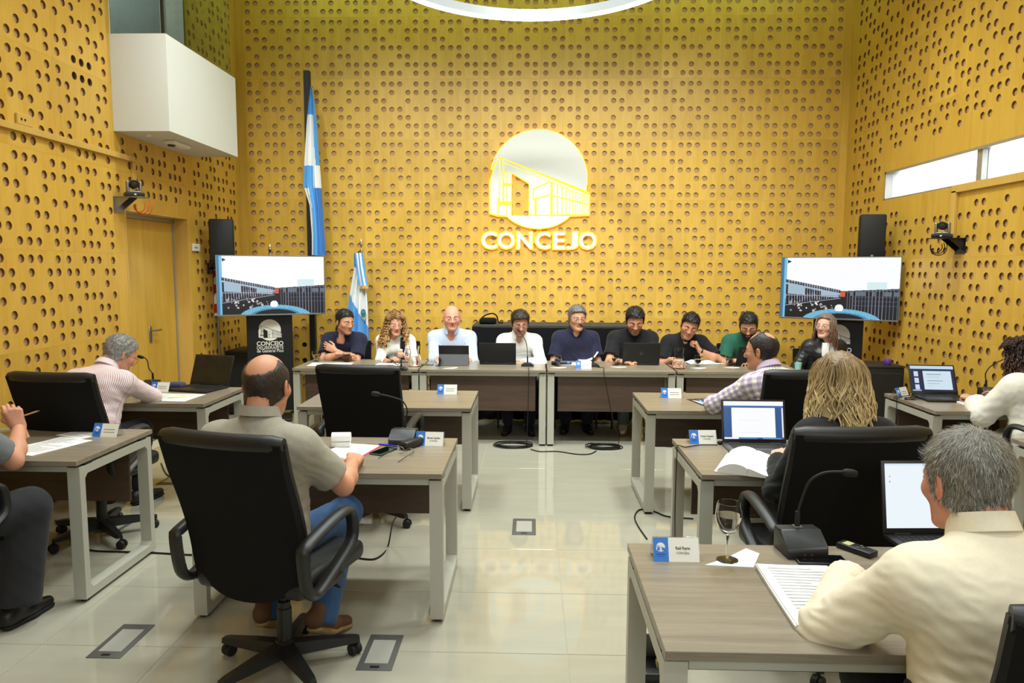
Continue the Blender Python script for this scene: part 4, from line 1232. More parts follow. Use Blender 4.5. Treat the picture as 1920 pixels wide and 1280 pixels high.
def cloth(name, col, col2=None, pat=None, period=.012, rough=.85, bump=.12, col3=None, var=.06):
    m, nt, b = new_mat(name); b.inputs['Roughness'].default_value = rough; b.inputs['Specular IOR Level'].default_value = .25; b.inputs['Sheen Weight'].default_value = .08
    tc = node(nt, 'ShaderNodeTexCoord')
    nz = node(nt, 'ShaderNodeTexNoise', inp={'Scale': 700.0, 'Detail': 2.0}); nt.links.new(tc.outputs['Object'], nz.inputs[0])
    bp = node(nt, 'ShaderNodeBump', inp={'Strength': bump, 'Distance': .0015}); nt.links.new(nz.outputs['Fac'], bp.inputs['Height']); nt.links.new(bp.outputs[0], b.inputs['Normal'])
    def mixn(f, a, c):
        mx = node(nt, 'ShaderNodeMix', data_type='RGBA')
        if isinstance(f, float): mx.inputs['Factor'].default_value = f
        else: nt.links.new(f, mx.inputs['Factor'])
        for s, v in (('A', a), ('B', c)):
            if isinstance(v, tuple): mx.inputs[s].default_value = v
            else: nt.links.new(v, mx.inputs[s])
        return mx.outputs['Result']
    n2 = node(nt, 'ShaderNodeTexNoise', inp={'Scale': 90.0, 'Detail': 4.0}); nt.links.new(tc.outputs['Object'], n2.inputs[0])
    base = mixn(n2.outputs['Fac'], tuple(c * (1 - var) for c in col[:3]) + (1,), tuple(min(1, c * (1 + var)) for c in col[:3]) + (1,))
    def band(attr, per, duty, ph=0.0):
        at = node(nt, 'ShaderNodeAttribute', attribute_name=attr)
        dv = node(nt, 'ShaderNodeMath', operation='MULTIPLY_ADD'); dv.inputs[1].default_value = 1 / per; dv.inputs[2].default_value = 50 + ph; nt.links.new(at.outputs['Fac'], dv.inputs[0])
        fr = node(nt, 'ShaderNodeMath', operation='FRACT'); nt.links.new(dv.outputs[0], fr.inputs[0])
        ls = node(nt, 'ShaderNodeMath', operation='LESS_THAN'); ls.inputs[1].default_value = duty; nt.links.new(fr.outputs[0], ls.inputs[0])
        return ls.outputs[0]
    if pat == 'stripe': base = mixn(band('pu', period, .45), base, col2)
    if pat == 'plaid':
        def half(f):
            mm = node(nt, 'ShaderNodeMath', operation='MULTIPLY'); mm.inputs[1].default_value = .55; nt.links.new(f, mm.inputs[0]); return mm.outputs[0]
        base = mixn(half(band('pu', period, .5)), base, col2); base = mixn(half(band('pv', period, .5)), base, col2)
        base = mixn(half(band('pu', period, .12, .45)), base, col3); base = mixn(half(band('pv', period, .12, .45)), base, col3)
    nt.links.new(base, b.inputs['Base Color'])
    return m
# ---- hands: three poses grown once
def make_hand(pose):
    curl = {'relax': [(18, 30, 16), (22, 34, 18), (26, 38, 20), (30, 40, 22)], 'flat': [(6, 12, 8), (7, 12, 8), (9, 14, 8), (12, 16, 10)], 'hold': [(48, 62, 30), (58, 78, 42), (64, 84, 46), (68, 86, 48)], 'fist': [(62, 88, 50), (66, 90, 52), (68, 90, 52), (70, 88, 50)]}[pose]
    xs = (-.029, -.0095, .0105, .029); kn = (.089, .094, .089, .080); ln = ((.042, .025, .020), (.046, .029, .021), (.042, .027, .020), (.033, .020, .018)); rr = (.0088, .009, .0086, .0078)
    g = Grid((-.085, -.05, -.085), (.055, .21, .03), .0027)
    g.add(cap((0, -.06, 0), (0, .01, 0), .027, .026, flat=((0, 0, 1), .72)), .02)
    for i in range(4): g.add(cap((xs[i] * .55, .008, -.002), (xs[i], kn[i], 0), .0145, .0118), .016)
    g.add(ell((-.018, .035, -.010), (.018, .034, .014)), .014)
    for i in range(4):
        p = np.array([xs[i], kn[i], 0.0]); ang = 0; spread = (-.06, -.01, .03, .09)[i] if pose in ('relax', 'flat') else 0
        for s in range(3):
            ang += math.radians(curl[i][s]); d = np.array([math.sin(spread) * math.cos(ang), math.cos(ang), -math.sin(ang)])
            q = p + d * ln[i][s]; r = rr[i] * (1 - .09 * s); g.add(cap(p, q, r, r * .92), .0035 if s else .008); p = q
    th = {'relax': [(-.02, .022, -.008), (-.050, .050, -.022), (-.060, .083, -.028), (-.060, .106, -.032)], 'flat': [(-.02, .022, -.006), (-.052, .046, -.012), (-.070, .076, -.014), (-.078, .098, -.015)],
          'hold': [(-.02, .022, -.008), (-.044, .055, -.030), (-.034, .088, -.046), (-.020, .108, -.052)], 'fist': [(-.02, .022, -.008), (-.042, .054, -.034), (-.022, .080, -.052), (0, .088, -.056)]}[pose]
    for a, b, r1, r2 in zip(th, th[1:], (.016, .0115, .010), (.0125, .010, .0085)): g.add(cap(a, b, r1, r2), .007)
    return g.mesh()
HANDS = {p: make_hand(p) for p in ('relax', 'flat', 'hold', 'fist')}
# ---- heads
def make_head(sex, lids):
    g = Grid((-.112, -.14, -.215), (.112, .14, .165), .0034)
    f = sex == 'f'
    g.add(ell((0, -.012, .030), (.0735, .093, .088)), .02)
    g.add(ell((0, .026, -.030), (.057 if not f else .054, .062, .080)), .045)
    for s in (-1, 1):
        g.add(cap((s * .046, -.002, -.050), (s * .018, .066, -.094), .022 if not f else .018, .017), .03)
        g.add(ell((s * .043, .052, -.018), (.022, .022, .018)), .025)
        g.add(cap((s * .012, .083, .022), (s * .044, .066, .022), .0085 if not f else .006, .007), .012)
    g.add(ell((0, .078, -.096), (.019, .017, .015)), .018)
    for s in (-1, 1): g.add(ell((s * .0315, .094, .001), (.016, .014, .0115)), .012, op='s')
    for s in (-1, 1):
        g.add(ell((s * .0315, .0745, .000), (.0135, .0125, .0125)), .004)
        if lids == 'down': g.add(ell((s * .0315, .0762, .001), (.0150, .0130, .0118)), .004)
        else:
            g.add(cap((s * .0205, .0845, .0085), (s * .043, .079, .0075), .0038, .0034), .004); g.add(cap((s * .021, .084, -.0085), (s * .042, .079, -.008), .003, .0028), .004)
    g.add(cap((0, .086, .014), (0, .108, -.024), .0075, .0105), .012)
    for s in (-1, 1): g.add(ell((s * .0115, .097, -.029), (.0075, .010, .0075)), .008)
    g.add(cap((-.017, .0835, -.0545), (.017, .0835, -.0545), .0052), .007); g.add(cap((-.014, .0840, -.0655), (.014, .0840, -.0655), .0062), .007)
    g.add(cap((0, .0885, -.0535), (0, .0885, -.0535), .0055), .008)
    g.add(cap((-.024, .093, -.0598), (.024, .093, -.0598), .0024), .004, op='s')
    g.add(cap((0, -.022, -.06), (0, -.036, -.20), .054 if not f else .045, .058 if not f else .049), .03)
    noear = g.F.copy()
    for s in (-1, 1):
        ca, sa = math.cos(s * .35), math.sin(s * .35)
        g.add(ell((s * .078, -.010, -.004), (.0075, .018, .031), [[ca, -sa, 0], [sa, ca, 0], [0, 0, 1]]), .006)
        g.add(ell((s * .0845, -.006, .002), (.004, .009, .016)), .004, op='s')
    V, Q = g.mesh()
    x, y, z = V.T
    lips = (np.abs(x) < .026) & (np.abs(z + .060) < .0125 - .20 * np.abs(x)) & (y > .072)
    ed = np.minimum(np.linalg.norm((V - (.0315, .0755, 0)) / (1.18, 1, .92), axis=1), np.linalg.norm((V - (-.0315, .0755, 0)) / (1.18, 1, .92), axis=1))
    eye = (np.abs(z) < .0058) & (np.abs(np.abs(x) - .0315) < .0125 * np.sqrt(np.maximum(0, 1 - (z / .0068) ** 2))) & (y > .07) if lids != 'down' else (np.abs(z + .0085) < .0018) & (np.abs(np.abs(x) - .0315) < .011) & (y > .07)
    iris = eye & (np.abs(np.abs(x) - .0315) < .0052)
    ax_ = np.abs(x); bz = .0268 - .02 * np.maximum(ax_ - .02, 0) - .40 * np.maximum(ax_ - .042, 0)
    brow = (ax_ > .012) & (ax_ < .053) & (np.abs(z - bz) < (.0056 if not f else .0034) * (1 - .35 * np.clip((ax_ - .03) / .02, 0, 1))) & (y > .045)
    jaw = np.clip((-.035 - z) / .03, 0, 1) * np.clip((y + .01) / .03, 0, 1) * (z > -.125) 
    mous = (np.abs(x) < .03) & (z > -.053) & (z < -.036) & (y > .07)
    red = np.exp(-((V - (0, .11, -.028)) ** 2).sum(1) / .0004) + .8 * np.exp(-((np.abs(V) - (.045, .06, .022)) ** 2)[:, :2].sum(1) / .0012) * (np.abs(z + .022) < .03)
    ear = (ax_ > .072) & (np.abs(z + .004) < .035) & (y < .02)
    return dict(V=V, Q=Q, lips=lips, eye=eye, iris=iris, brow=brow, jaw=np.maximum(jaw, mous), red=red, ear=ear, F=noear, g=g)
HEADS = {k: make_head(*k) for k in (('m', 'open'), ('m', 'down'), ('f', 'open'))}
def zline(y, pts):
    return np.interp(y, [p[0] for p in pts], [p[1] for p in pts]).astype(F32)
LINE = [(-.12, -.078), (-.06, -.070), (-.03, -.045), (-.012, -.030), (.008, -.026), (.018, .016), (.032, .050), (.050, .066), (.070, .076), (.085, .082), (.12, .10)]
def hair_shell(head, line=LINE, top=.014, side=.006, zmax=None, part=0.0, noise=.003, seed=1, extra=None, quiff=0.0):
    """a shell of hair over the scalp above a hairline"""
    g0 = head['g']; x, y, z = g0.xyz()
    t = F32(side) + F32(top - side) * np.clip((z - F32(.01)) / F32(.075), 0, 1) + F32(quiff) * np.clip((y - .02) / .06, 0, 1) * np.clip((z - .05) / .03, 0, 1)
    n = np.sin(x * 210 + np.sin(z * 90 + seed) * 2) * np.sin(y * 170 + seed) * np.sin(z * 190 + x * 80) + F32(.8) * np.sin(x * 95 + y * 60 + seed * 2) * np.sin(y * 110 - z * 70)
    F = head['F'] - t - F32(noise) * n
    reg = (zline(g0.ax[1], line)[None, :, None] - z) * F32(.8)
    F = np.maximum(F, reg + F32(noise * .7) * n)
    if zmax is not None:                      # bald crown: hair only below a rising line
        F = np.maximum(F, (z - zline(g0.ax[1], zmax)[None, :, None]) * F32(.8) + F32(.002) * n)
    if extra: F = extra(F, x, y, z)
    return snet(F.astype(F32), g0.lo, g0.h)
def beard_shell(head, t=.006, top=-.03, seed=2):
    g0 = head['g']; x, y, z = g0.xyz()
    n = np.sin(x * 300 + seed) * np.sin(y * 260) * np.sin(z * 280 + x * 90)
    F = head['F'] - F32(t) - F32(.0015) * n
    zl = zline(g0.ax[1], [(-.02, -.02), (.01, -.02), (.04, -.047), (.07, -.050), (.085, -.040), (.12, -.036)])[None, :, None]
    F = np.maximum(F, (z - zl)); F = np.maximum(F, (F32(-.002) - y)); F = np.maximum(F, F32(-.118) - z)
    mouth = np.sqrt((x / 1.9) ** 2 + ((y - .09) / 1.5) ** 2 + ((z + .060) / .72) ** 2) - F32(.0125)
    F = np.maximum(F, -mouth)
    return snet(F.astype(F32), g0.lo, g0.h)
def tubes_np(paths, r0, r1, n=5):
    """many tapering locks joined into one mesh"""
    V, Q, off = [], [], 0
    for P in paths:
        P = np.asarray(P); m = len(P); T = np.gradient(P, axis=0); T /= np.linalg.norm(T, axis=1)[:, None] + 1e-9
        A = np.cross(T, np.array([.3, .5, .81])); A /= np.linalg.norm(A, axis=1)[:, None] + 1e-9; B = np.cross(T, A)
        tt = np.linspace(0, 1, m); r = (r0 + (r1 - r0) * tt) * np.minimum(1, .35 + 4 * tt) * np.minimum(1, (1.02 - tt) * 6)
        for k in range(n):
            V.append(P + r[:, None] * (math.cos(2 * PI * k / n) * A + math.sin(2 * PI * k / n) * B))
        ids = off + np.arange(n * m).reshape(n, m)
        for k in range(n):
            a, b = ids[k], ids[(k + 1) % n]; Q.append(np.stack([a[:-1], b[:-1], b[1:], a[1:]], 1))
        off += n * m
    return np.concatenate(V), np.concatenate(Q)
def strands(V, Q, count, length, width, seed, crown=(0, -.045, .11), lift=.0045, down=.6):
    """short individual hairs laid along a hair shell"""
    rs = np.random.RandomState(seed); N = vnormals(V, Q); out = (np.linalg.norm(V - (0, -.01, .02), axis=1) > .07)
    ids = rs.choice(np.nonzero(out)[0], count); P = V[ids] + rs.randn(count, 3) * .0015; n = N[ids]
    d = P - np.array(crown); d = d / (np.linalg.norm(d, axis=1)[:, None] + 1e-6) + np.array([0, 0, -down]) + rs.randn(count, 3) * .28
    fr_ = ((P[:, 1] > .03) & (P[:, 2] > .03))[:, None]; d = np.where(fr_, np.array([0, -.25, 1.0]) + d * .35, d)
    d -= n * (d * n).sum(1)[:, None]; d /= np.linalg.norm(d, axis=1)[:, None] + 1e-6
    s = np.cross(d, n); L = length * (.6 + .8 * rs.rand(count))[:, None]; w = width
    a = P - n * .002; b = P + d * L * .5 + n * lift; c = P + d * L + n * lift * (.3 + rs.rand(count)[:, None])
    VV = np.stack([a - s * w, a + s * w, b + s * w * .8, b - s * w * .8, c + s * w * .25, c - s * w * .25], 1).reshape(-1, 3)
    o = np.arange(count) * 6
    QQ = np.concatenate([np.stack([o, o + 1, o + 2, o + 3], 1), np.stack([o + 3, o + 2, o + 4, o + 5], 1)])
    return VV, QQ
def merge(parts):
    V, Q, C, off = [], [], [], 0
    for v, q, c in parts:
        V.append(v); Q.append(q + off); C.append(np.broadcast_to(np.asarray(c, float), (len(v), 3))); off += len(v)
    return np.concatenate(V), np.concatenate(Q), np.concatenate(C)
def L3(*c): return np.array(lin(*c)[:3])
def unit(v): v = np.array(v, float); return v / (np.linalg.norm(v) + 1e-9)
def rotm(axis, deg):
    return np.array(Matrix.Rotation(math.radians(deg), 3, Vector(axis)))
DEFAULT = dict(s=1.0, hz=1.07, lean=12, twist=0, side=0, fat=1.0, sw=.172, head=(0, 0, 0), hs=(1, 1, 1), nf=0.0, sex='m', lids='open', skin=(205, 152, 124), haircol=(40, 30, 26), hair=None, beard=None, stubble=0.0, brow=True,
               sleeve='short', collar=None, shirt=None, shirtname='shirt', trousers=None, shoes=None, handL='relax', handR='relax', hdL=None, hdR=None, hnL=None, hnR=None, poleL=None, poleR=None, h=.009, open=0.0, seat=.565, knee=(.42, .42), feet=(.40, .40), spread=.10, glasses=None, wrinkle=1.0, extra=None, eyecol=(50, 34, 26), offs=.010, loose=.006)
def person(label, x, y, face, wL, wR, **kw):
    P = dict(DEFAULT); P.update(kw); s = P['s']
    loc = (x, y, 0.0)
    root = thing('person', label, 'person', loc)
    fa = math.radians(face); F = np.array([-math.sin(fa), math.cos(fa), 0]); U = np.array([0, 0, 1.0]); R = np.cross(F, U)
    H = np.array([x, y, P['seat']])
    ln = math.radians(P['lean']); S = unit(math.cos(ln) * U + math.sin(ln) * F + math.sin(math.radians(P['side'])) * R)
    l2 = math.radians(P['lean'] * 1.35 + 3); S2 = unit(math.cos(l2) * U + math.sin(l2) * F + math.sin(math.radians(P['side'])) * R)
    Rt = rotm(S, P['twist']) @ R; Rt = unit(Rt - S * (Rt @ S)); Ft = np.cross(S, Rt) * 1.0; Ft = unit(np.cross(U * 0 + S, Rt))
    if Ft @ F < 0: Ft = -Ft
    B = H + .15 * s * S; C = H + .338 * s * S; SH = C + .062 * s * S2; N = C + .162 * s * S2
    sw = P['sw'] * s; fat = P['fat']
    sh = {k: SH + g * Rt * sw for k, g in (('L', -1), ('R', 1))}
    # arms
    A = {}
    for k, wt, pole in (('L', wL, P['poleL']), ('R', wR, P['poleR'])):
        g = -1 if k == 'L' else 1
        w_ = np.array(wt, float); a = sh[k]; L1, L2 = .285 * s, .255 * s; d = w_ - a; dist = np.linalg.norm(d)
        if dist > (L1 + L2) * .995: w_ = a + d / dist * (L1 + L2) * .995; d = w_ - a; dist = np.linalg.norm(d)
        u = d / dist; ca = (L1 ** 2 - L2 ** 2 + dist ** 2) / (2 * dist); hh = math.sqrt(max(L1 ** 2 - ca ** 2, 0))
        pl = np.array(pole, float) if pole is not None else (g * R * .60 - U * 1.0 - F * .2)
        pl = unit(pl - u * (pl @ u)); e = a + u * ca + pl * hh
        A[k] = (a, e, w_)
    # ---- volumes
    def torso(g, off, fem=P['sex'] == 'f'):
        g.add(cap(H - Rt * .075 * s, H + Rt * .075 * s, .132 * s * (.94 + .06 * fat), flat=(Ft, .88)), .05, off)
        g.add(cap(B - Rt * .062 * s + Ft * .012 * fat, B + Rt * .062 * s + Ft * .012 * fat, .122 * s * fat, flat=(Ft, .86)), .08, off)
        g.add(cap(C - Rt * .080 * s, C + Rt * .080 * s, .128 * s * (.6 + .4 * fat), flat=(Ft, .80)), .08, off)
        g.add(cap(sh['L'] + Rt * .035 - S2 * .012, sh['R'] - Rt * .035 - S2 * .004, .052 * s), .06, off)
        for k in 'LR': g.add(cap(N - S2 * .022 * s, sh[k] * .66 + SH * .34 + S2 * .012, .048 * s, .040 * s), .05, off)
        if fem:
            for q in (-1, 1): g.add(ell(C + Ft * .085 * s + Rt * q * .068 * s - S * .01, (.058 * s,) * 3), .04, off)
    def arm(g, off, k, upto, rad=1.0, kk=.035):
        a, e, w_ = A[k]; d1 = unit(e - a); d2 = unit(w_ - e)
        g.add(ell(a, (.052 * s,) * 3), .05, off)
        if upto <= 1.0:
            c = a + (e - a) * upto; g.add(cap(a, c + d1 * .02, .050 * s * rad, (.052 - .004 * upto) * s * rad + .005, cut=(c, d1)), kk, off)
        else:
            c = e + (w_ - e) * (upto - 1); g.add(cap(a, e, .050 * s * rad, .039 * s * rad), kk, off); g.add(cap(e, c + d2 * .02, .039 * s * rad, (.042 - .010 * (upto - 1)) * s * rad, cut=(c, d2)), .025, off)
    pts = [H, B, C, N, sh['L'], sh['R']]
    lo = np.min(pts, 0) - .19 * s; hi = np.max(pts, 0) + .15 * s
    # ---- head frame
    hy, hp, hr = P['head']
    Hf = rotm(U, hy) @ F; Hr = np.cross(Hf, U)
    Q_ = rotm(Hr, hp); Hf, Hu = Q_ @ Hf, Q_ @ U; Q_ = rotm(Hf, hr); Hu = Q_ @ Hu; Hr = np.cross(Hf, Hu)
    sc = s * P['hz']
    base = N + S2 * .006 * s + F * (P['nf'] + .016)
    HM = np.stack([Hr * P['hs'][0], Hf * P['hs'][1], Hu * P['hs'][2]], 1) * sc
    HC = base + (Hu * .105 + Hf * .030) * sc
    toW = lambda V: V @ HM.T + HC
    hd = HEADS[(P['sex'], P['lids'])]
    # ---- body skin: head + neck/torso/arms + hands in one mesh
    skin = L3(*P['skin']); hcol = L3(*P['haircol'])
    hc = np.tile(skin, (len(hd['V']), 1))
    hc = hc * (1 + .0 * hd['red'][:, None]) ; hc[:, 1:] *= (1 - .11 * np.clip(hd['red'], 0, 1))[:, None]
    hc[hd['ear'], 1:] *= .86
    if P['stubble']: hc = hc * (1 - P['stubble'] * hd['jaw'][:, None]) + (hcol * .8 + .02) * (P['stubble'] * hd['jaw'][:, None])
    hc[hd['lips']] = skin * np.array([.86, .64, .62]) if P['sex'] == 'm' else skin * np.array([.84, .50, .48])
    if P['brow']: hc[hd['brow']] = hcol * .7 + skin * .3 * .6
    hc[hd['eye']] = L3(192, 182, 174); hc[hd['iris']] = L3(*P['eyecol'])
    if P['lids'] == 'down': hc[hd['eye']] = hcol * .6
    parts = [(toW(hd['V']), hd['Q'], hc)]
    g = Grid(lo - .02, hi + .04, .011)
    torso(g, 0.0); g.add(cap(N - S2 * .03 * s, base + Hu * .06 * sc - Hf * .012, .058 * s if P['sex'] == 'm' else .048 * s, .054 * s if P['sex'] == 'm' else .045 * s), .03)
    v, q = g.mesh(); parts.append((v, q, skin))
    for k in 'LR':
        a, e, w_ = A[k]; d2 = unit(w_ - e)
        g = Grid(np.minimum(np.minimum(a, e), w_) - .08, np.maximum(np.maximum(a, e), w_) + .08, .0075)
        g.add(cap(a, e, .047 * s, .040 * s), .02)
        g.add(cap(e, e + (w_ - e) * .35, .040 * s, .042 * s), .02); g.add(cap(e + (w_ - e) * .35, w_, .042 * s, .0275 * s), .03)
        v, q = g.mesh(); parts.append((v, q, skin))
        pose = P['hand' + k]; hv, hq = HANDS[pose]; hv = hv.copy()
        if k == 'L': hv[:, 0] *= -1; hq = hq[:, ::-1]
        yd = unit(P['hd' + k]) if P['hd' + k] is not None else d2
        zn = np.array(P['hn' + k], float) if P['hn' + k] is not None else U + .2 * (Rt if k == 'R' else -Rt)
        zn = unit(zn - yd * (zn @ yd)); xd = np.cross(yd, zn)
        W_ = np.stack([xd, yd, zn], 1) * s * (1.0 if P['sex'] == 'm' else .90)
        tip = np.clip((hv[:, 1] - .11) / .06, 0, 1)[:, None]
        parts.append((hv @ W_.T + w_, hq, skin * (1 - tip * np.array([.0, .10, .10]))))
    V, Q, Cc = merge(parts)
    mk('body', V, Q, M['skin'], root, loc, cols=Cc)
    # ---- clothes
    if P['shirt'] is not None:
        up = {'short': .66, 'long': 1.93, 'roll': 1.30, 'threeq': 1.55, 'cap': .5, 'none': .02}[P['sleeve']]
        ends = [A[k][1] if up > .9 else A[k][0] for k in 'LR'] + ([A[k][2] for k in 'LR'] if up > 1 else [A[k][0] + (A[k][1] - A[k][0]) * up for k in 'LR'])
        g = Grid(np.minimum(lo, np.min(ends, 0) - .08), np.maximum(hi, np.max(ends, 0) + .08), P['h'])
        torso(g, P['offs'])
        for k in 'LR': arm(g, P['offs'] + (P['loose'] if up > .9 else .010), k, up, 1.0)
        g.add(ell(base + Hu * .05, (.06 * s, .06 * s, .075 * s)), .012, 0, 's') if P['open'] == 0 else None
        if P['open'] > 0:
            o = P['open']; tip = N + Ft * .11 * s - S * (.03 + o) * s
            g.add(cap(base + Ft * .03 + Hu * .03, tip, .058 * s, .012 * s), .012, 0, 's')
        v, q = g.mesh(); n = vnormals(v, q)
        amp = np.full(len(v), .0022)
        for k in 'LR':
            a, e, w_ = A[k]
            for c, r, am in ((e, .10, .0075 if up > .9 else 0), (a - S * .09, .10, .005)): amp += am * np.exp(-((v - c) ** 2).sum(1) / r ** 2)
        amp += .005 * np.exp(-(((v - B) @ S) / .09) ** 2)
        rid = 1 - np.abs(wob(v * np.array([1, 1, 1.5]), len(label) * 7 % 97, P.get('wf', 1.2))) * 1.6
        keep = np.clip(((N + S2 * .0 - v) @ S2) / .05, 0, 1)
        v = v + n * ((rid - .4) * amp * keep * P['wrinkle'])[:, None]
        # pattern coordinates
        dT = np.full(len(v), 9.); pu = np.arctan2((v - C) @ Rt, -((v - C) @ Ft) * 1.5 + 1e-6) ; pu = np.where(((v - C) @ Ft) > 0, np.arctan2((v - C) @ Rt, ((v - C) @ Ft) * 1.5), pu) * .155; pv = (v - C) @ S
        bt = np.abs(pu) - (sw + .01)
        if up > .3:
            for k in 'LR':
                a, e, w_ = A[k]
                for (p0, p1, o_) in ((a, e, 0.), (e, w_, .285)):
                    d = unit(p1 - p0); t = (v - p0) @ d; L_ = np.linalg.norm(p1 - p0)
                    rel = v - p0 - np.outer(t, d); rd = np.linalg.norm(rel, axis=1)
                    m = (rd < .085) & (t > (.06 if o_ == 0 else 0)) & (t < L_ + .06) & ((np.abs((v - C) @ Rt) > sw * .80) | (((v - C) @ Ft) > .17))
                    rf = unit(np.cross(d, S + .01)); r2 = np.cross(d, rf); an = np.arctan2(rel @ r2, rel @ rf)
                    pu = np.where(m, an * .058, pu); pv = np.where(m, t + o_, pv)
        sh_o = mk(P['shirtname'], v, q, P['shirt'], root, loc, attrs={'pu': pu, 'pv': pv})
        if P['collar']:
            bm = BM(); n_ = 26; gap = P['collar'].get('gap', .35); hgt = P['collar'].get('h', .034); fl = P['collar'].get('flare', .016); rn = P['collar'].get('r', .071) * s
            ax = unit(S2 * .75 + Hu * .25); cf = unit(Ft - ax * (Ft @ ax)); cr = np.cross(cf, ax); cc = N + ax * .016 * s + F * P['nf'] * .3
            rings = []
            for i in range(n_ + 1):
                t = gap + (2 * PI - 2 * gap) * i / n_; fr = math.cos(t); dirv = cf * fr + cr * math.sin(t)
                frn = max(0, fr) ** 2; sl = -.016 * max(0, fr)
                prof = [(rn * .99, -.006 + sl), (rn * .98, hgt + sl), (rn * 1.05, hgt + .003 + sl), (rn + fl + .020 * frn, -.004 - .030 * frn + sl), (rn + fl - .004 + .020 * frn, -.006 - .030 * frn + sl)]
                rings.append([bm.verts.new(Vector(cc + dirv * r * (1 - .06 * abs(math.sin(t))) + ax * z - np.array(loc))) for r, z in prof])
            for a, b in zip(rings, rings[1:]):
                for k in range(5): bm.faces.new((a[k], a[(k + 1) % 5], b[(k + 1) % 5], b[k]))
            bm.faces.new(rings[0]); bm.faces.new(rings[-1][::-1])
            obj('collar', bm, P['collar'].get('mat', P.get('plain') or P['shirt']), sh_o, smooth=50)
        if P['sleeve'] in ('long', 'roll'):
            for k in 'LR':
                a, e, w_ = A[k]; d = unit(w_ - e); c = e + (w_ - e) * (up - 1); rad = (.042 - .010 * (up - 1)) * s + P['offs'] + P['loose']
                bm = BM(); tube(bm, [Vector(c - d * .055 - np.array(loc)), Vector(c - d * .05 - np.array(loc)), Vector(c - d * .0 - np.array(loc)), Vector(c + d * .004 - np.array(loc))], [rad * .98, rad * 1.06, rad * 1.04, rad * .98], 16)
                o = obj('cuff', bm, P.get('plain') or P['shirt'], sh_o, smooth=50)
    if P['trousers'] is not None:
        kz = .50; legs = []
        for qi, (k, g_) in enumerate((('L', -1), ('R', 1))):
            hip = H + g_ * R * .088 * s - U * .02
            kn = H + F * P['knee'][qi] * s + g_ * R * P['spread'] * 1.25; kn[2] = .515 * s + .01
            an = H + F * P['feet'][qi] * s + g_ * R * P['spread'] * 1.15; an[2] = .105
            legs.append((hip, kn, an))
        al = np.array([p for l in legs for p in l] + [H])
        g = Grid(al.min(0) - .15, al.max(0) + .13, .011)
        g.add(cap(H - R * .07 * s, H + R * .07 * s, .128 * s * (.9 + .1 * fat), flat=(F, .92)), .04, .008)
        for hip, kn, an in legs:
            wd = P.get('wide', 1.0); g.add(cap(hip, kn, .084 * s, .062 * s * (.5 + .5 * wd)), .04, .008); d = unit(an - kn); c = an - d * .005
            g.add(cap(kn, an + d * .02, .060 * s * (.5 + .5 * wd), .050 * s * wd, cut=(c, d)), .03, .008)
        v, q = g.mesh(); n = vnormals(v, q); v = v + n * (wob(v, 5 + int(abs(x * 10)))[:, None] * .004)
        mk('trousers', v, q, P['trousers'], root, loc)
        for (hip, kn, an), g_ in zip(legs, (-1, 1)):
            fd = unit(F + g_ * R * .18); hl = an - fd * .055; hl[2] = .045; to = an + fd * .165; to[2] = .036; ml = an + fd * .06; ml[2] = .05
            if P.get('tiptoe'):
                hl[2] = .135; an = an + U * .07; ml[2] = .072
            g = Grid(np.minimum(hl, to) - .06, np.maximum(np.maximum(hl, to), an) + .07, .008)
            g.add(cap(hl, ml, .034, .040), .02); g.add(cap(ml, to, .038, .030, flat=(U, .9)), .02); g.add(cap(hl + U * .02, an + U * .0, .036, .042), .03)
            v, q = g.mesh(); v[:, 2] = np.maximum(v[:, 2], .012)
            so = mk('shoe', v, q, P['shoes'] or M['leather'], root, loc)
            g = Grid(np.minimum(hl, to) - .06, np.maximum(hl, to) + .06, .008)
            hl2, to2, ml2 = hl.copy(), to.copy(), ml.copy(); zb = .014
            for p_ in (to2, ml2): p_[2] = zb + (.03 if P.get('tiptoe') and p_ is ml2 else 0)
            hl2[2] = zb + (hl[2] - .045)
            g.add(cap(hl2, ml2, .036, .043, flat=(U, .38)), .01); g.add(cap(ml2, to2, .042, .034, flat=(U, .38)), .01)
            v, q = g.mesh(); v[:, 2] = np.maximum(v[:, 2], .0)
            mk('sole', v, q, P.get('sole') or M['rubber'], so, loc)
    # ---- hair
    if P['hair'] is not None:
        pr = P['hair'](hd)
        V, Q, Cc = merge([(toW(a), b, c) for a, b, c in pr]); mk('hair', V, Q, M['hair'], root, loc, cols=Cc)
    if P['beard'] is not None:
        v, q = beard_shell(hd, **{k: P['beard'][k] for k in P['beard'] if k != 'col'})
        rs = np.random.RandomState(4); c = L3(*P['beard'].get('col', P['haircol'])) * (.8 + .5 * rs.rand(len(v), 1))
        mk('beard', toW(v), q, M['hair'], root, loc, cols=c)
    if P['glasses']:
        bm = BM(); gl = P['glasses']; r = gl.get('r', .0016)
        W2 = lambda p: Vector(toW(np.array([p]))[0] - np.array(loc))
        for q in (-1, 1):
            pts = []
            for i in range(20):
                t = 2 * PI * i / 20; c_, s_ = math.cos(t), math.sin(t)
                pts.append(W2((q * .033 + .0245 * math.copysign(abs(c_) ** .6, c_), .098 - .006 * abs(c_), -.002 + gl.get('hgt', .018) * math.copysign(abs(s_) ** .6, s_))))
            tube(bm, pts, r, 6, closed=True)
            tube(bm, smoothpath([W2((q * .057, .091, .006)), W2((q * .075, .075, .006)), W2((q * .083, .02, .006)), W2((q * .083, -.012, .002)), W2((q * .080, -.03, -.016))], 4), r, 6)
        tube(bm, smoothpath([W2((-.009, .099, .004)), W2((0, .103, .006)), W2((.009, .099, .004))], 3), r, 6)
        go = obj('glasses', bm, gl.get('mat', M['plastic']), root, smooth=60)
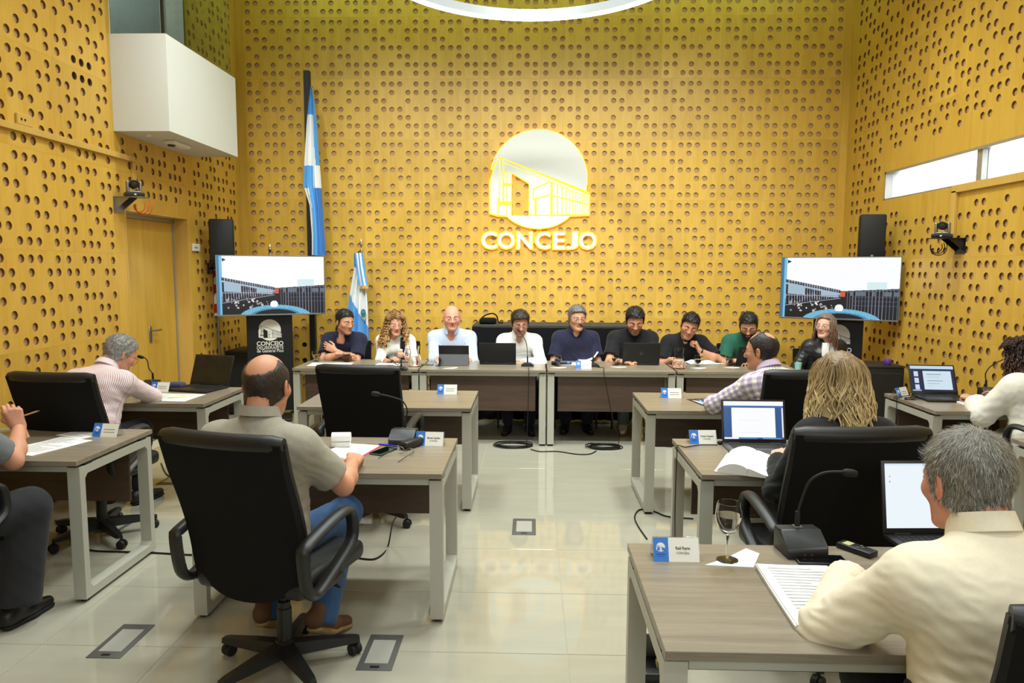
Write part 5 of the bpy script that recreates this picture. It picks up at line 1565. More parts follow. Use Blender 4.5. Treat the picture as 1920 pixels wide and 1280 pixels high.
    P['_'] = dict(A=A, N=N, C=C, S=S, S2=S2, Ft=Ft, Rt=Rt, toW=toW, HC=HC, Hf=Hf, Hr=Hr, Hu=Hu, root=root, loc=loc, H=H, F=F, R=R, hd=hd)
    return P
# ---- hair recipes
def speck(col, n, seed, a=.6, b=.9):
    rs = np.random.RandomState(seed); return L3(*col) * (a + b * rs.rand(n, 1))
def short_hair(col, seed=1, n=1500, col2=None, mixf=.4, length=.020, width=.0014, lift=.006, **kw):
    def f(hd):
        V, Q = hair_shell(hd, seed=seed, **kw); rs = np.random.RandomState(seed)
        sv, sq = strands(V, Q, n, length, width, seed, lift=lift)
        c = L3(*col); cs = np.tile(c, (len(sv), 1)); pick = np.repeat(rs.rand(n) < mixf, 6)
        if col2 is not None: cs[pick] = L3(*col2)
        cs = cs * np.repeat(.7 + .6 * rs.rand(n), 6)[:, None]
        cb = speck(col, len(V), seed) if col2 is None else (L3(*col) * (1 - mixf * .6) + L3(*col2) * mixf * .6) * (.8 + .4 * rs.rand(len(V), 1))
        return [(V, Q, cb), (sv, sq, cs)]
    return f
# ================================================================== WHO SITS WHERE
def W(u, v, y):
    x, z = px(u, v, y); return (x, y, z)
def locks(n, zend, seed, wave=.012, flare=.03, gap=.95, helix=0.0, r0=.006, r1=.003, vol=.012, nseg=5, top=.10, jit=.03, per=2.5, clump=0):
    """wavy or curled locks falling from the crown round the back and sides"""
    rs = np.random.RandomState(seed); out = []
    for i in range(n):
        if clump and i % clump:                                  # follow the leader of the clump
            th = cth + .10 * rs.randn(); ph, fr, dthv, ze0 = cph + .45 * rs.randn(), cfr, cd, cze + .008 * rs.randn()
        else:
            th = -PI / 2 + (rs.rand() * 2 - 1) * (PI - gap)      # round the back; the gap leaves the face free
            ph, fr, dthv, ze0 = rs.rand() * 6.28, per + rs.rand() * 1.5, .12 * rs.randn(), zend + jit * rs.randn()
            cth, cph, cfr, cd, cze = th, ph, fr, dthv, ze0
        m = 34 if helix else 18; t = np.linspace(0, 1, m); z0 = top - (.05 if not helix else .10) * rs.rand(); ze = ze0
        z = z0 + (ze - z0) * t
        k = np.sqrt(np.maximum(0.05, 1 - ((z - .03) / .092) ** 2)); k = np.where(z < .03, 1.0, k)
        fall = np.clip((.02 - z) / .2, 0, 1.3); lay = vol * (.3 + 1.0 * rs.rand())
        rx = .074 * k + lay + flare * fall * (.5 + .7 * rs.rand()); ry = .092 * k + lay + flare * .6 * fall
        dth = dthv * t
        wv = wave * np.minimum(1, t * 2) * np.sin(ph + t * fr * 6.28)
        wv2 = wave * .7 * np.minimum(1, t * 2) * np.cos(ph * 1.7 + t * fr * 5.1)
        x = (rx + wv2) * np.cos(th + dth); y = -.012 + (ry + wv2) * np.sin(th + dth)
        x += -np.sin(th) * wv; y += np.cos(th) * wv
        if helix:
            a = ph + t * 6.28 * (7 + 3 * rs.rand()); q = helix * np.minimum(1, .4 + t * 4)
            x += q * np.cos(a) * abs(math.sin(th)) + q * .4 * np.cos(a); y += q * np.cos(a) * abs(math.cos(th)); z = z + q * .9 * np.sin(a)
        out.append(np.stack([x, y, z], 1))
    return tubes_np(out, r0, r1, nseg)
def long_hair(n, zend, root, tip, seed=1, shell=None, tipmix=1.0, volume=True, volr=.045, voly=-.05, **kw):
    def f(hd):
        sh = dict(top=.018, side=.012, seed=seed, line=[(-.12, -.12), (-.03, -.10), (-.0, -.06), (.015, .01), (.035, .06), (.055, .078), (.075, .088), (.12, .11)]); sh.update(shell or {})
        V, Q = hair_shell(hd, **sh)
        tv, tq = locks(n, zend, seed, **kw); nv = len(tv) // n; rs = np.random.RandomState(seed)
        br = np.repeat(.62 + .45 * rs.rand(n) + .35 * np.repeat(rs.rand(n // 8 + 1), 8)[:n], nv)[:, None]
        tt = np.clip((.07 - tv[:, 2]) / .20, 0, 1)[:, None] * tipmix
        c = (L3(*root) * (1 - tt) + L3(*tip) * tt) * br
        tb = np.clip((.07 - V[:, 2]) / .25, 0, 1)[:, None] * tipmix; cb = (L3(*root) * (1 - tb * .8) + L3(*tip) * tb * .8) * (.6 + .35 * rs.rand(len(V), 1))
        parts = [(V, Q, cb), (tv, tq, c)]
        if kw.get('helix'):                     # short curls over the crown
            pp = []
            for i in range(90):
                a = rs.rand() * 6.28; zc = .085 + .036 * rs.rand(); kk = math.sqrt(max(.02, 1 - ((zc - .03) / .104) ** 2)); t_ = np.linspace(0, 1, 16)
                r1_ = kk * .078 + .012; zz = zc + .012 - .05 * t_ * (1 - kk * .3); ca, sa = math.cos(a), math.sin(a)
                if sa > .75 and zc < .10: continue
                sp_ = r1_ + .035 * t_; w1 = kw['helix'] * np.cos(t_ * 16 + a * 9); w2 = kw['helix'] * np.sin(t_ * 16 + a * 9)
                pp.append(np.stack([ca * sp_ - sa * w1, -.014 + sa * sp_ * 1.15 + ca * w1, zz + w2 * .8], 1))
            hv, hq = tubes_np(pp, .0055, .004, 5)
            parts.append((hv, hq, (L3(*root) * .7 + L3(*tip) * .3) * np.repeat(.7 + .6 * rs.rand(len(pp)), len(hv) // len(pp))[:, None]))
        if volume:
            g = Grid((-.16, -.16, zend - .02), (.16, .06, .10), .006)
            for q in (-1, 1): g.add(cap((q * .05, -.035, .03), (q * .062, voly, zend * .8), .042, volr), .03)
            g.add(cap((0, -.06, .03), (0, voly - .02, zend * .85), .05, volr), .03)
            v, q = g.mesh(); v = v + vnormals(v, q) * (wob(v * np.array([3, 3, .6]), seed)[:, None] * .006)
            tv_ = np.clip((.05 - v[:, 2]) / .22, 0, 1)[:, None] * tipmix
            parts.append((v, q, (L3(*root) * (1 - tv_) + L3(*tip) * tv_) * .62))
        return parts
    return f
SH = lambda n, c, **k: cloth(n, c, **k)
pink_plain = SH('pink_white_cotton', lin(222, 204, 208)); lilac_plain = SH('lilac_cotton', lin(206, 190, 214)); blue_plain = SH('pale_blue_cotton', lin(196, 210, 234))
navy = SH('navy_pique', lin(34, 34, 58), bump=.2); black_c = SH('black_cotton', lin(24, 24, 27)); grey_polo = SH('grey_melange', lin(158, 152, 138), var=.12)
blue_st = SH('blue_striped_cotton', lin(222, 230, 244), col2=lin(140, 166, 214), pat='stripe', period=.011)
white_c = SH('white_cotton', lin(236, 236, 236)); cream_c = SH('cream_cotton', lin(232, 222, 198)); green_c = SH('bottle_green_cotton', lin(36, 92, 74))
pink_st = SH('pink_striped_cotton', lin(236, 226, 226), col2=lin(190, 150, 160), pat='stripe', period=.0095)
plaid_c = SH('purple_plaid_cotton', lin(238, 236, 226), col2=lin(128, 84, 158), pat='plaid', period=.042, col3=lin(198, 198, 150))
grey_t = SH('dark_grey_cotton', lin(112, 114, 118), var=.10); denim = SH('blue_denim', lin(52, 82, 124), bump=.3, var=.18); dark_denim = SH('black_denim', lin(38, 38, 42), bump=.3, var=.2)
navy_tr = SH('navy_trousers', lin(26, 28, 44)); black_tr = SH('black_trousers', lin(22, 22, 24)); grey_tr = SH('grey_jeans', lin(92, 100, 106), var=.15); white_l = SH('white_linen', lin(232, 226, 214), bump=.25, var=.03)
lady_leather = mat('black_leather_jacket', lin(26, 25, 27), .38, bump=.3, bscale=180)
brown_shoe = mat('brown_suede', lin(92, 62, 40), .8); gum = mat('gum_sole', lin(150, 122, 78), .7); white_shoe = mat('white_trainer', lin(214, 208, 190), .6); tan_sole = mat('tan_sole', lin(150, 112, 84), .7)
POLO = dict(gap=.38, h=.026, flare=.014); SHIRT = dict(gap=.36, h=.034, flare=.016); BAND = dict(gap=.02, h=.010, flare=.004, r=.066)
FRONT = {}
YH = 7.79
# 1 navy polo, arms crossed on the table, looking along it
FRONT[1] = person('young man in navy polo, arms crossed on table, looking sideways', -2.03, YH, 180, W(628, 657, 7.44), W(640, 663, 7.36), lean=17, s=1.0, head=(48, -10, 0), skin=(206, 150, 120), haircol=(32, 26, 24), stubble=.34,
    hair=short_hair((30, 25, 23), 3, 700, top=.016, side=.006), shirt=navy, collar=dict(POLO, mat=navy), trousers=navy_tr, sleeve='short', open=.02, hnL=(-.2, -1, .3), hdL=(-.9, .1, .42), hdR=(1, .15, .0), poleL=(1, .3, -.5), poleR=(-1, .3, -.5))
# 2 curly woman
FRONT[2] = person('woman with long curly hair, white cardigan with black trim, holding a pen', -1.475, YH, 180, W(764, 672, 7.30), W(730, 676, 7.30), sex='f', s=.95, lean=14, sw=.152, head=(22, -10, 0), skin=(212, 158, 130), haircol=(88, 60, 36),
    hair=long_hair(190, -.22, (132, 94, 56), (208, 164, 104), 5, top=.112, helix=.012, flare=.060, vol=.030, r0=.0055, r1=.004, gap=.80, volr=.055), shirt=SH('white_knit', lin(232, 228, 222)), trousers=black_tr, sleeve='threeq', open=.045, handL='hold', handR='hold', hdL=(-.6, -.2, .7), hdR=(.7, -.3, .3))
# 3 bald man, striped shirt
FRONT[3] = person('bald man in light blue striped shirt with open collar', -.855, YH, 180, W(862, 678, 7.27), W(836, 678, 7.27), s=1.05, fat=1.14, lean=13, sw=.184, head=(10, -4, 0), skin=(214, 152, 128), haircol=(96, 72, 58), stubble=.16,
    hair=None, shirt=blue_st, plain=blue_plain, sleeve='roll', collar=SHIRT, open=.05, trousers=navy_tr, hdL=(-.7, -.5, .1), hdR=(.7, -.5, .1))
# 4 white shirt, glasses
FRONT[4] = person('bearded man in white shirt and dark glasses speaking into microphone', -.125, YH, 180, W(980, 681, 7.30), W(948, 678, 7.34), s=1.0, lean=17, head=(8, -15, 0), lids='down', skin=(206, 152, 124), haircol=(48, 36, 30),
    hair=short_hair((46, 34, 28), 7, 800, top=.028, side=.010, quiff=.008), stubble=.62, shirt=white_c, sleeve='long', collar=SHIRT, open=.015, trousers=navy_tr, glasses=dict(r=.0022), hdL=(-1, -.2, 0), hdR=(1, -.3, 0), poleL=(1, .2, -.6), shoes=mat('dark_trainer', lin(40, 36, 36), .7))
# 5 navy polo, grey hair
FRONT[5] = person('grey haired man with thin glasses, navy polo, hands lowered', .485, YH, 180, (.60, 7.42, .665), (.37, 7.42, .665), s=1.03, fat=1.05, lean=7, head=(12, -5, 0), skin=(196, 142, 112), haircol=(110, 106, 104),
    hair=short_hair((96, 92, 90), 9, 900, col2=(150, 148, 146), top=.018, side=.009), shirt=navy, collar=dict(POLO), open=.03, trousers=navy_tr, sleeve='short', glasses=dict(r=.0013, mat=M['steel']), knee=(.42, .42), feet=(.30, .30))
# 6 black polo, dark beard
FRONT[6] = person('heavyset man with dark hair and beard, black polo, looking down', 1.10, YH, 180, W(1200, 678, 7.29), W(1165, 678, 7.28), s=1.06, fat=1.22, sw=.184, lean=12, head=(-2, -26, 0), lids='down', skin=(202, 146, 116), haircol=(26, 22, 22),
    hair=short_hair((24, 20, 20), 11, 900, top=.022, side=.010, length=.012), stubble=.68, shirt=black_c, collar=POLO, open=.012, trousers=grey_tr, sleeve='short', hdR=(.8, -.4, 0), hdL=(-.8, -.4, 0), feet=(.50, .30), shoes=white_shoe, sole=tan_sole)
# 7 black T-shirt, hand on neck
FRONT[7] = person('man in black T-shirt and wristwatch resting hand on his neck', 1.645, YH, 180, W(1312, 657, 7.46), W(1262, 674, 7.30), s=1.02, lean=20, head=(-10, -20, -14), lids='down', skin=(200, 144, 114), haircol=(26, 22, 22), stubble=.22,
    hair=short_hair((24, 20, 20), 13, 800, top=.020, side=.006, quiff=.006), shirt=black_c, collar=BAND, trousers=black_tr, sleeve='short', poleL=(1.0, -.6, -.9), hdL=(-.45, .15, 1), hnL=(.9, -.3, .4), handL='hold', hdR=(.5, -1, 0))
# 8 green T-shirt
FRONT[8] = person('bearded man in bottle green T-shirt and glasses, reading', 2.30, YH, 180, W(1408, 677, 7.28), W(1378, 677, 7.28), s=1.02, lean=17, head=(-16, -28, 0), lids='down', skin=(206, 152, 122), haircol=(28, 24, 24),
    hair=short_hair((26, 22, 22), 15, 800, top=.020, side=.006), beard=dict(t=.0025), stubble=.5, shirt=green_c, collar=BAND, trousers=black_tr, sleeve='short', glasses=dict(r=.002), hdL=(-.8, -.5, 0), hdR=(.8, -.5, 0))
# 9 woman in black jacket by the right totem
FRONT[9] = person('woman with long brown hair, black leather jacket over white top', 2.97, 7.30, 180, W(1540, 702, 7.05), W(1500, 699, 6.98), sex='f', s=.955, sw=.158, lean=4, head=(-46, 4, 0), skin=(214, 168, 146), haircol=(96, 70, 54), open=.06,
    hair=long_hair(240, -.235, (136, 114, 98), (104, 68, 50), 17, top=.118, wave=.006, flare=.03, gap=.88, r0=.0042, r1=.002, vol=.016, volr=.04), shirt=lady_leather, shirtname='jacket', trousers=black_tr, sleeve='long', glasses=dict(r=.0011, mat=M['steel']))
for k, (dx, dy, dg, lb) in {1: (0, 0, 180, 'black visitor chair under the young man in navy polo'), 2: (0, 0, 180, 'black visitor chair under the curly haired woman'), 3: (0, 0, 180, 'black visitor chair under the bald man in striped shirt'), 4: (0, 0, 180, 'black visitor chair under the man in white shirt'),
        5: (0, 0, 180, 'black visitor chair under the grey haired navy polo man'), 6: (0, 0, 180, 'black visitor chair under the heavyset man in black polo'), 7: (0, 0, 180, 'black visitor chair under the man in black T-shirt'), 8: (0, 0, 180, 'black visitor chair under the man in green T-shirt'), 9: (0, 0, 180, 'black visitor chair under the woman in leather jacket')}.items():
    f = FRONT[k]['_']['loc']; visitor(f[0] + dx, f[1] + .0 + dy, dg, lb)

# councillors, seen from behind
C1 = person('grey haired man in pink striped shirt writing at the left desk', -3.02, 4.62, -8, (-3.20, 5.18, .80), (-2.92, 5.24, .80), s=1.04, lean=27, fat=1.08, head=(-26, -30, 0), skin=(206, 150, 124), haircol=(150, 148, 146), sw=.182,
    hair=short_hair((112, 110, 108), 21, 5200, col2=(182, 180, 176), mixf=.5, top=.014, side=.008, length=.014, width=.0006, lift=.0025), shirt=pink_st, plain=pink_plain, sleeve='roll', collar=SHIRT, trousers=navy_tr, glasses=dict(r=.0016, mat=mat('orange_frame', lin(150, 80, 40), .4)), h=.008, poleR=(1, -.5, -.35), poleL=(-1, -.4, -.3), handR='hold', shoes=M['leather'])
C2 = person('person in dark grey T-shirt at left edge, elbow on desk, holding pencil', -2.72, 3.0, 0, (-2.9, 3.56, .80), W(36, 802, 3.50), s=1.05, lean=8, fat=1.1, head=(-8, -14, 0), skin=(206, 148, 120), haircol=(60, 48, 40),
    hair=short_hair((60, 48, 40), 23, 600), shirt=grey_t, collar=BAND, trousers=dark_denim, sleeve='short', poleR=(.6, -.1, -1.0), hdR=(-.25, -.1, 1), hnR=(.6, -.7, .1), handR='hold', h=.008, spread=.22, wide=1.75, knee=(.36, .30), feet=(.30, .22))
C3 = person('balding man in grey polo and blue jeans seated in near chair', -1.145, 2.86, -14, (-1.24, 3.42, .79), (-.84, 3.28, .80), s=1.06, fat=1.12, sw=.184, lean=4, head=(8, -8, 0), skin=(204, 146, 116), haircol=(58, 46, 38), hz=1.09,
    hair=short_hair((56, 44, 36), 25, 7000, top=.0055, side=.0045, zmax=[(-.12, .035), (-.09, .05), (-.05, .075), (-.02, .10), (.02, .065), (.06, .03)], length=.006, width=.00045, lift=.0008, noise=.001), shirt=grey_polo, collar=dict(POLO, h=.034), trousers=denim, sleeve='short', poleR=(.6, -.5, -.9), h=.0075, shoes=brown_shoe, sole=gum, knee=(.40, .46), feet=(.24, .26), spread=.12, tiptoe=True)
C4 = person('balding man with glasses in purple plaid shirt leaning on desk', 1.71, 4.70, 22, (1.40, 5.12, .80), (1.62, 5.20, .80), s=1.04, fat=1.1, sw=.182, lean=20, head=(28, -6, 0), skin=(200, 142, 112), haircol=(42, 34, 32),
    hair=short_hair((40, 33, 30), 27, 5000, top=.0055, side=.0055, zmax=[(-.12, .05), (-.09, .078), (-.05, .100), (-.02, .125), (.02, .10), (.06, .07)], length=.007, width=.0005, lift=.001, noise=.001), shirt=plaid_c, plain=lilac_plain, sleeve='roll', collar=SHIRT, trousers=navy_tr, glasses=dict(r=.0016), h=.008, poleL=(-1, -.5, -.4), hdL=(-.3, 1, 0))
C5 = person('woman with wavy shoulder length blonde hair, black top, seen from behind', 1.415, 3.10, 3, (1.22, 3.46, .79), (1.55, 3.52, .79), sex='f', s=1.05, sw=.150, lean=9, head=(4, -6, 0), skin=(214, 168, 142), haircol=(150, 120, 80), poleL=(-.6, -.6, -1),
    hair=long_hair(640, -.235, (140, 114, 76), (228, 202, 150), 29, top=.120, clump=8, wave=.020, flare=.026, gap=.85, r0=.0050, r1=.0014, vol=.024, jit=.035, volr=.050, volume=True, per=1.5, voly=-.06, nseg=4), shirt=black_c, trousers=black_tr, sleeve='long', h=.009)
C6 = person('woman in loose white blouse with dark curly hair at right edge', 3.43, 4.74, 16, (3.20, 5.18, .80), (3.46, 5.22, .80), sex='f', s=.98, sw=.158, lean=16, head=(2, -14, 0), skin=(206, 152, 126), haircol=(46, 34, 30), fat=1.08,
    hair=long_hair(110, -.17, (44, 30, 26), (84, 54, 40), 31, helix=.010, flare=.05, vol=.022, r0=.0055, r1=.004, gap=1.0, volr=.05), shirt=white_l, shirtname='blouse', trousers=SH('white_trousers', lin(222, 216, 204)), sleeve='threeq', loose=.024, offs=.016, hdL=(-.35, 1, .1), handL='hold', poleL=(-.7, -.6, -1))
C7 = person('grey haired man in cream shirt at nearest desk, seen from behind', 1.147, 1.575, 4, (.95, 2.07, .80), (1.40, 2.08, .80), s=1.05, fat=1.13, sw=.184, lean=17, head=(6, -10, 0), skin=(206, 142, 118), haircol=(130, 128, 124),
    hair=short_hair((92, 90, 84), 33, 9000, col2=(168, 164, 152), mixf=.5, top=.012, side=.008, length=.017, width=.00042, lift=.0022, noise=.002), shirt=cream_c, sleeve='long', collar=dict(SHIRT, h=.040, flare=.013), trousers=black_tr, h=.007, loose=.014, offs=.014, poleL=(-.85, -.1, -.75), poleR=(1, -.3, -.6), wf=1.5, wrinkle=1.0, hdL=(.3, 1, 0))
# ================================================================== THINGS ON THE DESKS
def on(u, v, z=DH):
    """point of the plane at height z seen at a picture point"""
    x1, z1 = px(u, v, 1.0); t = (z - 1.7165) / (z1 - 1.7165); return (x1 * t, t)
_em = {}
def emit_mat(c):
    if c not in _em: _em[c] = mat('screen_tone', (.01, .01, .01, 1), .3, emit=lin(*c), estr=1.0)
    return _em[c]
def loc_bm(pts_fn, loc): pass
def laptop(x, y, deg, label, w=.36, d=.245, tilt=18, scr=None, body='plastic', key=True, logo=None, lidcol=None, group='laptops', h=None):
    root = thing('laptop', label, 'laptop', (x, y, DH), math.radians(deg), group)
    mb = M[body] if isinstance(body, str) else body
    bm = BM(); box(bm, -w / 2, w / 2, -d, 0.0, .002, .018, .004, 2); obj('base', bm, mb, root, smooth=40)
    if key:
        bm = BM()
        nx, ny = 14, 5; kw, kd = (w * .86) / nx, .105 / ny
        for i in range(nx):
            for j in range(ny): box(bm, -w * .43 + i * kw + .0015, -w * .43 + (i + 1) * kw - .0015, -.135 + j * kd + .0015, -.135 + (j + 1) * kd - .0015, .0175, .0195)
        tag(obj('keyboard', bm, M['plastic_soft'], root), kind='stuff')
        bm = BM(); box(bm, -.055, .055, -d + .015, -.150, .0175, .0186); obj('touchpad', bm, M['plastic'], root)
    T = Matrix.Translation((0, -.004, .018)) @ Matrix.Rotation(-math.radians(tilt), 4, 'X'); hh = h or d * .98
    bm = BM(); vs_ = box(bm, -w / 2, w / 2, -.004, .005, 0, hh, .003, 2); xform(bm.verts, T); lid = obj('lid', bm, M[lidcol] if lidcol else M['plastic'], root, smooth=40)
    for s in (-1, 1):
        bm = BM(); vs_ = lathe(bm, [(.007, -.03), (.007, .03)], 10); xform(vs_, Matrix.Translation((s * w * .32, -.003, .016)) @ Matrix.Rotation(PI / 2, 4, 'Y'))
        obj('hinge', bm, M['plastic_soft'], root, smooth=40)
    b = .012; sw_, sh_ = w - 2 * b, hh - .030
    if scr is not None:
        for k, (x0, x1, y0, y1, c) in enumerate(scr):
            bm = BM(); e = -.0044 - .00012 * k
            q = [(-sw_ / 2 + x * sw_, e, .020 + (1 - y_) * sh_) for x, y_ in ((x0, y1), (x1, y1), (x1, y0), (x0, y0))]
            bm.faces.new([bm.verts.new(T @ Vector(p)) for p in q]); obj('screen' if k == 0 else 'screen_area', bm, emit_mat(c), lid)
    else:
        bm = BM(); q = [(-sw_ / 2 + x * sw_, -.0044, .020 + y_ * sh_) for x, y_ in ((0, 0), (1, 0), (1, 1), (0, 1))]
        bm.faces.new([bm.verts.new(T @ Vector(p)) for p in q]); obj('screen', bm, mat('dark_screen', lin(26, 27, 24), .12), lid)
    if logo:
        bm = BM(); vs_ = lathe(bm, [(.017, 0), (.0195, 0), (.0195, .0006), (.017, .0006)], 24, cap=False)
        t = text_bm('hp', .026, .0003, bold=.004); add_bm(bm, t)
        xform(bm.verts, T @ Matrix.Translation((0, .0052, hh * .5)) @ Matrix.Rotation(PI, 4, 'Z') @ Matrix.Rotation(PI / 2, 4, 'X'))
        obj('emblem', bm, mat('lid_emblem', lin(66, 66, 68), .35), lid)
    return root
doc = [(0, 1, 0, 1, (44, 84, 140)), (0, 1, 0, .115, (244, 246, 250)), (0, 1, .118, .165, (58, 100, 168)), (.13, .86, .17, .955, (250, 251, 253)), (.97, .995, .17, .95, (232, 236, 246)), (0, .24, .955, 1, (236, 240, 248)), (.25, .55, .965, .995, (90, 130, 180)), (.64, .95, .965, .995, (120, 150, 190)), (.25, .62, .50, .508, (214, 224, 232)), (.25, .62, .82, .828, (214, 224, 232))]
doc2 = [(0, 1, 0, 1, (28, 36, 70)), (0, 1, 0, .12, (186, 214, 236)), (0, 1, .12, .18, (30, 40, 76)), (.28, .93, .20, .93, (206, 224, 238)), (.07, .17, .22, .42, (202, 216, 240)), (.07, .17, .48, .68, (202, 216, 240)), (.07, .17, .74, .93, (202, 216, 240)), (.36, .70, .32, .345, (120, 132, 150)), (.36, .66, .40, .41, (160, 172, 186)), (.36, .68, .46, .47, (160, 172, 186)), (.36, .72, .58, .60, (110, 122, 140)), (.36, .64, .69, .705, (130, 142, 160)), (.36, .5, .78, .79, (160, 172, 186)), (0, .2, .945, .99, (170, 190, 214))]
blank = [(0, 1, 0, 1, (234, 244, 250)), (.04, .055, .19, .21, (208, 170, 180)), (.04, .055, .27, .29, (120, 160, 190)), (.62, 1, .68, .683, (190, 214, 220)), (0, 1, 0, .03, (214, 232, 248))]
laptop(1.475, 2.555, 3, 'dark laptop with white page lit, before the man in cream shirt', w=.385, d=.255, tilt=10, scr=blank, h=.262)
laptop(1.238, 3.905, 0, 'grey keyed laptop with blue-bordered white page, before blonde woman', w=.352, d=.245, tilt=14, scr=doc, body='steel', h=.238)
laptop(3.135, 5.555, -4, 'dark laptop showing thumbnails and a page, on right wall desk', w=.345, d=.27, tilt=24, scr=doc2, h=.235)
laptop(-2.62, 5.685, -14, 'dark laptop with blank screen on the striped shirt man desk', w=.37, d=.28, tilt=20, h=.25)
x, y = on(935, 684); laptop(x - .01, y + .02, 180, 'black laptop seen from behind, before man in white shirt', w=.37, d=.20, tilt=14, h=.215, lidcol='plastic_soft')
x, y = on(1202, 685); laptop(x, y + .02, 180, 'dark grey laptop with round lid emblem, before man in black polo', w=.375, d=.20, tilt=14, logo=True, h=.222)
x, y = on(1398, 687); laptop(x + .02, y + .02, 192, 'navy black laptop lid before the man in green T-shirt', w=.25, d=.18, tilt=18, h=.20, lidcol='plastic_soft')
# tablet in a folio
x, y = on(850, 686)
tb = thing('tablet', 'tablet propped in a grey folio cover, before bald man', 'tablet', (x, y, DH))
bm = BM(); vs_ = box(bm, -.152, .152, -.003, .003, 0, .125, .002); xform(bm.verts, Matrix.Rotation(math.radians(-26), 4, 'X')); obj('folio_cover', bm, mat('grey_folio', lin(82, 83, 86), .8, bump=.2), tb)
bm = BM(); vs_ = box(bm, -.152, .152, .006, .014, .0, .205, .003); xform(bm.verts, Matrix.Translation((0, .075, .003)) @ Matrix.Rotation(math.radians(14), 4, 'X')); obj('slab', bm, M['plastic'], tb)
# ---- name cards
def name_card(x, y, deg, label, l1=None, l2='CONCEJAL', w=.152, h=.078):
    root = thing('name_card', label, 'name card', (x, y, DH), math.radians(deg), 'name cards on the desks')
    T = Matrix.Rotation(-math.radians(24), 4, 'X'); T2 = Matrix.Translation((0, .066, 0)) @ Matrix.Rotation(math.radians(24), 4, 'X')
    bm = BM(); vs_ = box(bm, -w / 2, w / 2, 0, .0012, .0, h); xform(bm.verts, T); c = obj('card', bm, M['card'], root)
    bm = BM(); vs_ = box(bm, -w / 2 - .001, w / 2 + .003, .0012, .0028, 0, h + .001); xform(bm.verts, T)
    v2 = box(bm, -w / 2 - .001, w / 2 + .003, 0, .0016, 0, h + .001); xform(v2, T2)
    obj('clear_holder', bm, mat('clear_acrylic', (.95, .97, .97, 1), .05, trans=.9, ior=1.3), root)
    bm = BM(); vs_ = box(bm, -w / 2, -w / 2 + w * .335, -.0006, 0, .0, h); xform(bm.verts, T); obj('blue_band', bm, M['blue'], c)
    cx = -w / 2 + w * .165; s = .030 / 860
    bm = logo_bm(['disc', 'facade', 'middle', 'box', 'lower_disc', 'column'], s, .0004, -.0007, cx, h * .60); xform(bm.verts, T); obj('emblem', bm, M['card'], c)
    bm = BM(); box(bm, cx - .016, cx + .016, -.0011, -.0006, h * .28, h * .33); box(bm, cx - .012, cx + .012, -.0011, -.0006, h * .21, h * .235); xform(bm.verts, T); obj('print', bm, mat('card_deep_blue', lin(28, 78, 160), .5), c)
    for txt, z, hh, mt, wd in ((l1, h * .56, .0115, M['ink'], .072 if l1 and len(l1) > 12 else .048), (l2, h * .36, .0085, M['inkgrey'], .044)):
        if txt and l1:
            t = text_bm(txt, hh * 1.2, .0002, 0, wd, bold=.0003); xform(t.verts, T @ Matrix.Translation((w * .15, -.0004, z)) @ Matrix.Rotation(PI / 2, 4, 'X')); obj('lettering', t, mt, c)
        else:
            bm = BM(); box(bm, w * .15 - .034, w * .15 + .034, -.0006, 0, z - .002, z + .002); xform(bm.verts, T); obj('print', bm, M['inkgrey'], c)
name_card(.490, 2.302, 0, 'name card reading in bold beside the tall stemmed glass', 'Raúl Reyna')
name_card(-.555, 3.822, -3, 'name card beside black spectacle case on grey polo desk', 'Marcelo Capellino')
name_card(.968, 3.935, 3, 'name card crossed by a black cable, blonde woman desk', 'Carina Vazquez')
name_card(1.068, 5.366, 0, 'name card alone at left end of the plaid shirt desk')
name_card(-.648, 5.44, 0, 'name card on the desk of the empty chair')
name_card(-2.442, 3.945, -5, 'name card beside loose sheets on left foreground desk')
name_card(-2.91, 5.44, -5, 'name card half hidden by the pink striped sleeve')
name_card(.520, 6.962, 0, 'name card on front table before grey haired navy polo man')
name_card(2.875, 5.50, 35, 'name card turned away behind laptop at the right wall')
